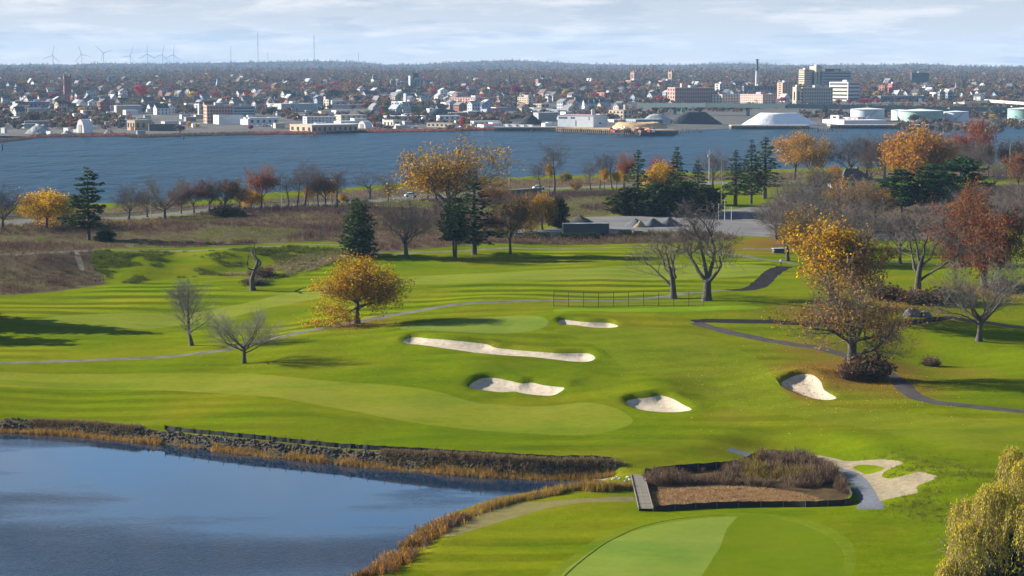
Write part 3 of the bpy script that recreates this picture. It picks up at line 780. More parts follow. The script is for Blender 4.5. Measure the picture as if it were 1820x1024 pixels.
# ------------------------------------------------------------------ trees
def grow(seed, lv, trop=0.12, wob=0.16):
    """branch skeleton; lv[i] = dict(n, t0, t1, ang, L, seg, r): child count, where along the parent, spread angle, length ratio, segments, radius ratio"""
    R = np.random.default_rng(seed); out = []
    nrm = lambda v: v / (np.linalg.norm(v) + 1e-9)

    def br(p, d, L, r, k, tr):
        c = lv[k]; m = c['seg']; pts = [p]; dirs = [d]; w = c.get('wob', wob); tp = c.get('trop', trop)
        for i in range(m):
            d = nrm(d + R.normal(0, w, 3) + np.array([0, 0, tp]))
            p = p + d * L / m; pts.append(p); dirs.append(d)
        rad = r * (1 - np.linspace(0, 1, m + 1) * c.get('tap', 0.75))
        if k == 0: rad[0] *= 1.35
        out.append((k, np.array(pts), rad))
        if k + 1 >= len(lv): return
        cc = lv[k + 1]; n = cc['n']; ph = R.random() * 6.28
        for j in range(n):
            t = cc['t0'] + (cc['t1'] - cc['t0']) * (j + R.random() * 0.8) / n
            x = min(t * m, m - 1e-3); i = int(x); q = pts[i] + (pts[i + 1] - pts[i]) * (x - i); dd = dirs[i + 1]
            a = np.radians(cc['ang'] + R.normal(0, cc.get('angv', 9))); ph += 2.4 + R.normal(0, .35)
            u = nrm(np.cross(dd, [0, 0, 1] if abs(dd[2]) < .95 else [1, 0, 0])); v = np.cross(dd, u)
            nd = nrm(dd * np.cos(a) + (u * np.cos(ph) + v * np.sin(ph)) * np.sin(a))
            sh = cc.get('shape', lambda t: 1.0)(t)
            br(q, nd, L * cc['L'] * sh * R.uniform(.8, 1.15), r * (1 - t * c.get('tap', .75)) * cc['r'], k + 1, 0)
    br(np.zeros(3), np.array([R.normal(0, .03), R.normal(0, .03), 1.0]), lv[0]['L'], lv[0]['r'], 0, 0)
    return out


def tubes(bs, rmin=.012, sides=(8, 6, 4, 3, 3, 3)):
    V = []; Fq = []; n = 0; grp = {}
    for k, p, r in bs: grp.setdefault((sides[k], len(p)), []).append((p, r))
    for (s, m), L in grp.items():
        P = np.array([p for p, r in L]); Rr = np.maximum(np.array([r for p, r in L]), rmin)
        d = np.gradient(P, axis=1); d /= np.linalg.norm(d, axis=2)[..., None] + 1e-9
        ax = np.where(np.abs(d[..., 2:3]) < .9, np.array([0, 0, 1.]), np.array([1., 0, 0]))
        u = np.cross(d, ax); u /= np.linalg.norm(u, axis=2)[..., None] + 1e-9; w = np.cross(d, u)
        t = np.arange(s) * 2 * math.pi / s
        Q = P[:, :, None] + Rr[:, :, None, None] * (u[:, :, None] * np.cos(t)[:, None] + w[:, :, None] * np.sin(t)[:, None])
        b = np.arange(len(L)) * s * m
        i, j = np.meshgrid(np.arange(m - 1), np.arange(s), indexing='ij')
        f = np.stack([i * s + j, i * s + (j + 1) % s, (i + 1) * s + (j + 1) % s, (i + 1) * s + j], -1).reshape(-1, 4)
        Fq.append((f[None] + b[:, None, None]).reshape(-1, 4) + n); V.append(Q.reshape(-1, 3)); n += len(V[-1])
    return np.concatenate(V), np.concatenate(Fq)


def leaf_quads(C, size, R, axis=None, asp=1.0, up=0.0):
    """one crooked quad per centre; axis: long direction"""
    n = len(C); size = np.broadcast_to(size, (n,))
    a = R.normal(size=(n, 3)) if axis is None else axis + R.normal(0, .25, (n, 3))
    a /= np.linalg.norm(a, axis=1)[:, None] + 1e-9
    b = np.cross(a, R.normal(size=(n, 3)) + np.array([0, 0, up])); b /= np.linalg.norm(b, axis=1)[:, None] + 1e-9
    a = a * (size * .5 * asp)[:, None]; b = b * (size * .5)[:, None]
    V = np.stack([C - a - b * .5, C + b * -.9 + a * .2, C + a + b * .4, C + b * .9 - a * .2], 1).reshape(-1, 3)
    return V, np.arange(n * 4).reshape(n, 4)


BARK = mat('bark', (.04, .033, .028, 1), color2=(.10, .085, .073, 1), scale=1.5, bump=.05, bscale=5, rough=.95)
TWIG = mat('twigs', (.075, .058, .05, 1), color2=(.14, .112, .097, 1), scale=.5, rough=.95)
LEAF = leaf_mat('leaves', None, hue=.03)
NEEDLE = leaf_mat('needles', None, hue=.02, val=(.35, 1.7), trans=.2)

FORM = {}


def proto(key, seed, lv, leaves=0, lsize=.3, lsrc=3, patch=0.0, rmin=.012, trop=.12, wob=.16, split=1, lspread=.35, low=None, twig=None):
    """a tree form: (trunk mesh, crown mesh, height, width)"""
    R = np.random.default_rng(seed + 99)
    bs = grow(seed, lv, trop, wob)
    Vt, Ft = tubes([b for b in bs if b[0] <= split], rmin)
    tr = [b for b in bs if b[0] > split]
    Vc, Fc = tubes(tr, rmin) if tr else (np.zeros((0, 3)), np.zeros((0, 4), int))
    va = R.random(len(Vc)) * .3 + .35; mi = np.zeros(len(Fc), int)
    F4 = [Fc.astype(np.int32)] if len(Fc) else []
    allv = np.concatenate([Vt, Vc])
    if leaves:
        src = [b for b in bs if b[0] >= lsrc]
        pick = R.integers(0, len(src), leaves * 2)
        C = np.array([src[i][1][-1] * (t := R.random()) + src[i][1][len(src[i][1]) // 2] * (1 - t) for i in pick]) + R.normal(0, lspread, (leaves * 2, 3))
        if patch:      # leaves left in patches, the rest bare
            nz = np.sin(C[:, 0] * .9 + seed) + np.sin(C[:, 1] * .8 + 2 * seed) + np.sin(C[:, 2] * 1.1 + seed * .7) + R.normal(0, .5, len(C))
            if low is not None: nz -= low * (C[:, 2] / allv[:, 2].max() - .5) * 4
            o = np.argsort(-nz); C = C[o[:leaves]] if patch >= 1 else C[np.concatenate([o[:int(leaves * patch)], R.choice(len(C), leaves - int(leaves * patch))])]
        else: C = C[:leaves]
        V, Fl = leaf_quads(C, R.uniform(.6, 1.4, len(C)) * lsize, R)
        F4.append((Fl + len(Vc)).astype(np.int32)); mi = np.concatenate([mi, np.ones(len(Fl), int)])
        va = np.concatenate([va, np.repeat(R.random(len(C)), 4)]); Vc = np.concatenate([Vc, V]); allv = np.concatenate([allv, V])
    H = np.percentile(allv[:, 2], 99); W = np.percentile(allv[:, 0], 98.5) - np.percentile(allv[:, 0], 1.5)
    mt = mesh('trunk', Vt, Ft.astype(np.int32), BARK, smooth=True)
    mc = mesh('crown', Vc, F4, [twig or TWIG, LEAF], midx=mi, var=va) if len(Vc) else None
    FORM[key] = (mt, mc, H, W)


def lvl(n=0, t0=.2, t1=1, ang=40, L=.6, seg=4, r=.5, **k): return dict(n=n, t0=t0, t1=t1, ang=ang, L=L, seg=seg, r=r, **k)


VASE = [lvl(L=4.2, r=.30, seg=4, tap=.35, wob=.05), lvl(8, .5, 1, 34, 1.35, 6, .5, trop=.10), lvl(8, .25, 1, 40, .52, 4, .5), lvl(7, .15, 1, 42, .52, 3, .5), lvl(6, .1, 1, 42, .55, 2, .55)]
FAN = [lvl(L=3.2, r=.34, seg=3, tap=.3, wob=.03), lvl(11, .6, 1, 46, 1.9, 6, .45, trop=.07), lvl(8, .25, 1, 34, .45, 4, .5), lvl(7, .15, 1, 38, .5, 3, .5), lvl(6, .1, 1, 38, .55, 2, .55)]
OVAL = [lvl(L=9.5, r=.26, seg=7, tap=.85, wob=.045), lvl(20, .2, .98, 52, .42, 5, .42, trop=.10, shape=lambda t: 1.15 - abs(t - .45) * 1.1), lvl(7, .2, 1, 42, .5, 3, .5), lvl(7, .15, 1, 42, .5, 2, .5), lvl(5, .1, 1, 42, .55, 2, .6)]
OAK = [lvl(L=5.0, r=.55, seg=4, tap=.35, wob=.06), lvl(9, .42, 1, 62, 1.35, 7, .5, trop=.07, wob=.24), lvl(8, .2, 1, 50, .48, 5, .5, wob=.24), lvl(8, .12, 1, 48, .5, 3, .5), lvl(7, .1, 1, 45, .5, 2, .5)]
ROUND = [lvl(L=3.4, r=.32, seg=3, tap=.3, wob=.04), lvl(17, .6, 1, 50, 1.3, 5, .42, trop=.05, angv=24), lvl(7, .2, 1, 46, .52, 4, .5), lvl(7, .15, 1, 45, .5, 2, .5), lvl(4, .1, 1, 45, .5, 2, .5)]
SPARSE = [lvl(L=6.0, r=.36, seg=5, tap=.5, wob=.045), lvl(5, .35, 1, 30, 1.1, 7, .62, trop=.06, wob=.2), lvl(6, .3, 1, 44, .5, 5, .5, wob=.22), lvl(7, .2, 1, 46, .5, 3, .5), lvl(6, .1, 1, 46, .5, 2, .5)]
TALL = [lvl(L=11, r=.26, seg=8, tap=.8, wob=.06), lvl(14, .45, 1, 44, .30, 5, .45, trop=.08, wob=.2), lvl(6, .2, 1, 46, .5, 3, .5), lvl(6, .2, 1, 46, .5, 2, .5), lvl(5, .1, 1, 46, .55, 2, .55)]
TWIN = [lvl(L=2.6, r=.42, seg=3, tap=.25, wob=.03), lvl(4, .7, 1, 27, 3.0, 8, .66, trop=.05, wob=.16), lvl(8, .35, 1, 36, .38, 5, .5, wob=.2), lvl(8, .2, 1, 42, .5, 3, .5), lvl(6, .1, 1, 42, .55, 2, .55)]
SNAG = [lvl(L=6.2, r=.36, seg=6, tap=.55, wob=.08), lvl(5, .55, 1, 48, .75, 6, .72, trop=.14, wob=.3), lvl(3, .45, 1, 38, .35, 3, .5, wob=.25)]

TWIG_LIT = mat('sunlit_twigs', (.13, .112, .095, 1), color2=(.21, .185, .16, 1), scale=.5, rough=.95)  # paler copy of the twigs, sunlight on the crowns put into the colour
proto('oval_bare', 3, OVAL, rmin=.009, twig=TWIG_LIT)
proto('fan_bare', 5, FAN, rmin=.009, twig=TWIG_LIT); proto('fan_bare2', 15, FAN)
proto('vase_bare', 12, VASE); proto('vase_bare2', 23, VASE)
proto('sparse_bare', 31, SPARSE, rmin=.014); proto('sparse_bare2', 37, SPARSE, rmin=.014)
proto('twin_bare', 41, TWIN, rmin=.014)
proto('tall_bare', 51, TALL); proto('tall_bare2', 57, TALL)
proto('snag', 61, SNAG, split=1)
proto('round_leafy', 71, ROUND, leaves=15000, lsize=.19, lspread=.32)
proto('round_leafy2', 77, ROUND, leaves=9500, lsize=.26, lspread=.34)
proto('vase_leafy', 81, VASE, leaves=7000, lsize=.24, patch=.75, lspread=.3)
proto('vase_leafy2', 87, VASE, leaves=6000, lsize=.24, patch=.85, low=1.0, lspread=.3)
proto('oak_sparse', 91, OAK, leaves=5500, lsize=.19, lspread=.3, patch=.55, rmin=.013)
proto('oak_full', 97, OAK, leaves=17000, lsize=.25, lspread=.42)
proto('oak_bare', 101, OAK, rmin=.014)
proto('tall_leafy', 111, TALL, leaves=2400, lsize=.28, patch=.95, low=1.6, lspread=.35)
proto('gauzy', 127, VASE, leaves=9500, lsize=.19, lspread=.34, patch=.3, rmin=.012)
proto('narrow_leafy', 131, TALL, leaves=5500, lsize=.28, lspread=.45)


def conifer(key, seed, H, W, bottom=.12, layers=26, per=7, droop=-.15, power=.8, gap=0, spray=5, ssize=.8, twin=False, ragged=.25, dense=1.0, color_var=1):
    R = np.random.default_rng(seed); bs = []; C = []; A = []; S = []
    stems = [(0, 0, 0, 0)] if not twin else [(-.25, 0, -.09, 0), (.25, .1, .10, .02)]
    for sx, sy, tx, ty in stems:
        hh = H * R.uniform(.92, 1) if twin else H
        zz = np.linspace(0, hh, 7); tp = np.stack([sx + tx * zz, sy + ty * zz, zz], 1)
        bs.append((0, tp, np.linspace(.022 * H, .02, 7)))
        for i in range(layers):
            t = bottom + (1 - bottom) * (i + R.random() * .6) / layers
            if gap and (i % gap == 0) and t < .85: continue
            env = (1 - t) ** power * (1.0 if t > bottom + .12 else .75 + .25 * (t - bottom) / .12)
            o = np.array([sx + tx * t * hh, sy + ty * t * hh, t * hh]); ph0 = R.random() * 6.28
            for j in range(per):
                ph = ph0 + j * 6.28 / per + R.normal(0, .25); L = max(.25, W / 2 * env * R.uniform(1 - ragged * 1.6, 1 + ragged * .5))
                d = np.array([math.cos(ph), math.sin(ph), 0]); s = np.linspace(0, 1, 4)
                P = o + d * (s * L)[:, None] + np.array([0, 0, 1]) * (droop * L * s ** 1.5 + .12 * L * s ** 3)[:, None]
                bs.append((2, P, np.linspace(.03, .012, 4) * (.5 + L / 3)))
                ns = max(2, int(spray * L * dense))
                for q in np.sqrt(R.uniform(.05, 1, ns)):
                    c = P[0] + (P[3] - P[0]) * q + R.normal(0, .13 + .06 * L, 3) * np.array([1, 1, .6]); C.append(c); A.append(d + np.array([0, 0, droop * .5])); S.append(ssize * R.uniform(.6, 1.25) * (.65 + .35 * env))
    C = np.array(C); Vt, Ft = tubes([b for b in bs if b[0] == 0]); Vb, Fb = tubes([b for b in bs if b[0]])
    V, Fl = leaf_quads(C, np.array(S) * .62, R, np.array(A), 1.7, up=1.5)
    Vc = np.concatenate([Vb, V]); mi = np.r_[np.zeros(len(Fb), int), np.ones(len(Fl), int)]
    va = np.r_[np.full(len(Vb), .4), np.repeat(R.random(len(C)), 4)]
    mc = mesh('crown', Vc, [np.concatenate([Fb, Fl + len(Vb)]).astype(np.int32)], [TWIG, NEEDLE], midx=mi, var=va)
    Hh = max(H, V[:, 2].max()); FORM[key] = (mesh('trunk', Vt, Ft.astype(np.int32), BARK, smooth=True), mc, Hh, np.percentile(V[:, 0], 99) - np.percentile(V[:, 0], 1))


conifer('white_pine', 5, 17, 10, bottom=.16, layers=19, per=6, droop=-.10, power=.50, gap=0, spray=10, ssize=1.0, ragged=.62)
conifer('cedar', 6, 12, 8.0, bottom=.06, layers=26, per=8, droop=.05, power=.55, spray=7, ssize=.75, ragged=.6, twin=True)
conifer('lean_cedar', 7, 13, 7.5, bottom=.28, layers=22, per=7, droop=.0, power=.5, spray=8, ssize=.75, ragged=.65, twin=True)
conifer('spruce', 8, 16, 7.5, bottom=.16, layers=27, per=7, droop=-.2, power=.75, spray=8, ssize=.72, ragged=.55)
conifer('spruce2', 18, 18, 7, bottom=.2, layers=27, per=7, droop=-.22, power=.65, spray=8, ssize=.72, ragged=.65)
conifer('bushy_pine', 9, 12, 12, bottom=.1, layers=20, per=8, droop=.1, power=.42, spray=9, ssize=1.0, ragged=.4, gap=4)
conifer('dark_shrub', 10, 8, 8, bottom=.0, layers=18, per=9, droop=.15, power=.35, spray=9, ssize=.95, ragged=.35)


def willow():
    R = np.random.default_rng(44)
    lv = [lvl(L=5.5, r=.6, seg=4, tap=.3), lvl(16, .5, 1, 46, 1.55, 7, .45, trop=.02, wob=.14, angv=20), lvl(9, .3, 1, 42, .42, 5, .45, trop=.0), lvl(6, .2, 1, 45, .5, 3, .45, trop=-.12)]
    bs = grow(44, lv); Vt, Ft = tubes([b for b in bs if b[0] <= 1])
    tr = [b for b in bs if b[0] > 1]
    St = []; C = []; A = []
    lobes = [(np.array([0, 0, 13.0]), 3.6)] + [(np.array([r * math.cos(a), r * math.sin(a), z]), q) for r, a, z, q in [(4.2, .2, 10.8, 3.2), (4.6, 1.3, 9.6, 3.4), (4.0, 2.4, 11.2, 3.3), (4.8, 3.4, 9.2, 3.5), (4.4, 4.4, 10.6, 3.2), (4.6, 5.4, 9.4, 3.4), (2.2, 1.0, 12.4, 3.2), (2.4, 4.0, 12.6, 3.0), (6.2, 2.9, 6.9, 2.6), (6.0, .8, 7.2, 2.5), (6.2, 5.0, 7.0, 2.6), (5.9, 4.0, 6.4, 2.4)]]
    lobes += [(c * np.array([1.12, 1.12, 1]) + R.normal(0, 1.0, 3), q * .62) for c, q in lobes[1:]] + [(np.array([1.5, -1.0, 16.2]), 1.5), (np.array([-1.2, .8, 15.6]), 1.6)]
    for i in range(3900):
        c, q = lobes[R.integers(len(lobes))]; d = R.normal(size=3); d /= np.linalg.norm(d); d[2] = abs(d[2]) * .9 + .02
        p = c * np.array([1.04, 1.04, 1]) + d * q * .80 * R.uniform(.75, 1.06); L = R.uniform(1.0, 4.6) * (1.25 if p[2] < 9 else .8); m = 6
        out = np.array([d[0], d[1], 0]) + R.normal(0, .2, 3) * np.array([1, 1, 0]); s = np.linspace(0, 1, m)
        P = p + out * (.5 * np.sin(s * 1.6))[:, None] + np.array([0, 0, -1]) * (L * s ** 1.4)[:, None] + R.normal(0, .06, (m, 3)); P[:, 2] = np.maximum(P[:, 2], .4)
        St.append((3, P, np.full(m, .010)))
        for s in np.linspace(0, 1, max(4, int(L * 5))):
            x = s * (m - 1.001); k = int(x); C.append(P[k] + (P[k + 1] - P[k]) * (x - k) + R.normal(0, .10, 3)); t = P[k + 1] - P[k]; A.append(t / (np.linalg.norm(t) + 1e-6) + R.normal(0, .3, 3))
    C = np.array(C); Vb, Fb = tubes(tr + St); V, Fl = leaf_quads(C, R.uniform(.07, .145, len(C)), R, np.array(A), 2.3)
    mi = np.r_[np.zeros(len(Fb), int), np.ones(len(Fl), int)]; va = np.r_[np.full(len(Vb), .4), np.repeat(R.random(len(C)), 4)]
    mc = mesh('crown', np.concatenate([Vb, V]), [np.concatenate([Fb, Fl + len(Vb)]).astype(np.int32)], [TWIG, LEAF], midx=mi, var=va)
    FORM['willow'] = (mesh('trunk', Vt, Ft.astype(np.int32), BARK, smooth=True), mc, V[:, 2].max(), np.percentile(V[:, 0], 99) - np.percentile(V[:, 0], 1))


willow()


def shrub(key, seed, n=900, H=2.2, W=3.0, twigs=260, ls=.22, dome=True):
    R = np.random.default_rng(seed); bs = []
    for i in range(twigs):
        ph = R.random() * 6.28; r0 = R.random() ** .5 * W * .18; p = np.array([math.cos(ph) * r0, math.sin(ph) * r0, 0])
        th = R.random() ** .7 * 1.25; d = np.array([math.cos(ph) * math.sin(th), math.sin(ph) * math.sin(th), math.cos(th)])
        L = 1 / math.sqrt((d[2] / H) ** 2 + (math.hypot(d[0], d[1]) / (W / 2)) ** 2) * R.uniform(.6, 1.08)
        bs.append((3, np.array([p, p + d * L * .5 + R.normal(0, .08, 3), p + d * L + np.array([0, 0, .06 * L])]), np.array([.03, .018, .008])))
    V1, F1 = tubes(bs, .008); C = np.array([b[1][2] * (t := R.uniform(.35, 1)) + b[1][0] * (1 - t) for b in [bs[i] for i in R.integers(0, len(bs), n)]]) + R.normal(0, .14, (n, 3))
    C[:, 2] = np.abs(C[:, 2]) + .05
    V, Fl = leaf_quads(C, R.uniform(.6, 1.4, n) * ls, R)
    mi = np.r_[np.zeros(len(F1), int), np.ones(len(Fl), int)]; va = np.r_[np.full(len(V1), .4), np.repeat(R.random(n), 4)]
    FORM[key] = (None, mesh('foliage', np.concatenate([V1, V]), [np.concatenate([F1, Fl + len(V1)]).astype(np.int32)], [TWIG, LEAF], midx=mi, var=va), H, W)


shrub('brown_bush', 3); shrub('brown_bush2', 4, n=1300, ls=.25); shrub('twig_bush', 5, n=260, twigs=420)


def tree(key, px, py, top, w, color, label, name='tree', cat='tree', group=None, rz=None, wpos=None):
    p = near(px, py) if wpos is None else np.array(wpos); z = gz(p)
    depth = p[1] * CP_ + (CAMZ - z) * SP_; s = FPX / depth
    mt, mc, H, W = FORM[key]
    h = (py - top) / s; ww = w / s
    root = empty(name, (p[0], p[1], z - .08), rng.uniform(0, 6.28) if rz is None else rz)
    tag(root, label, cat, group)
    k = (ww / W, ww / W, h / H)
    if mt is not None: link('trunk', mt, root, scale=k, color=color)
    if mc is not None: link('crown' if mt is not None else 'foliage', mc, root, scale=k, color=color)
    return root


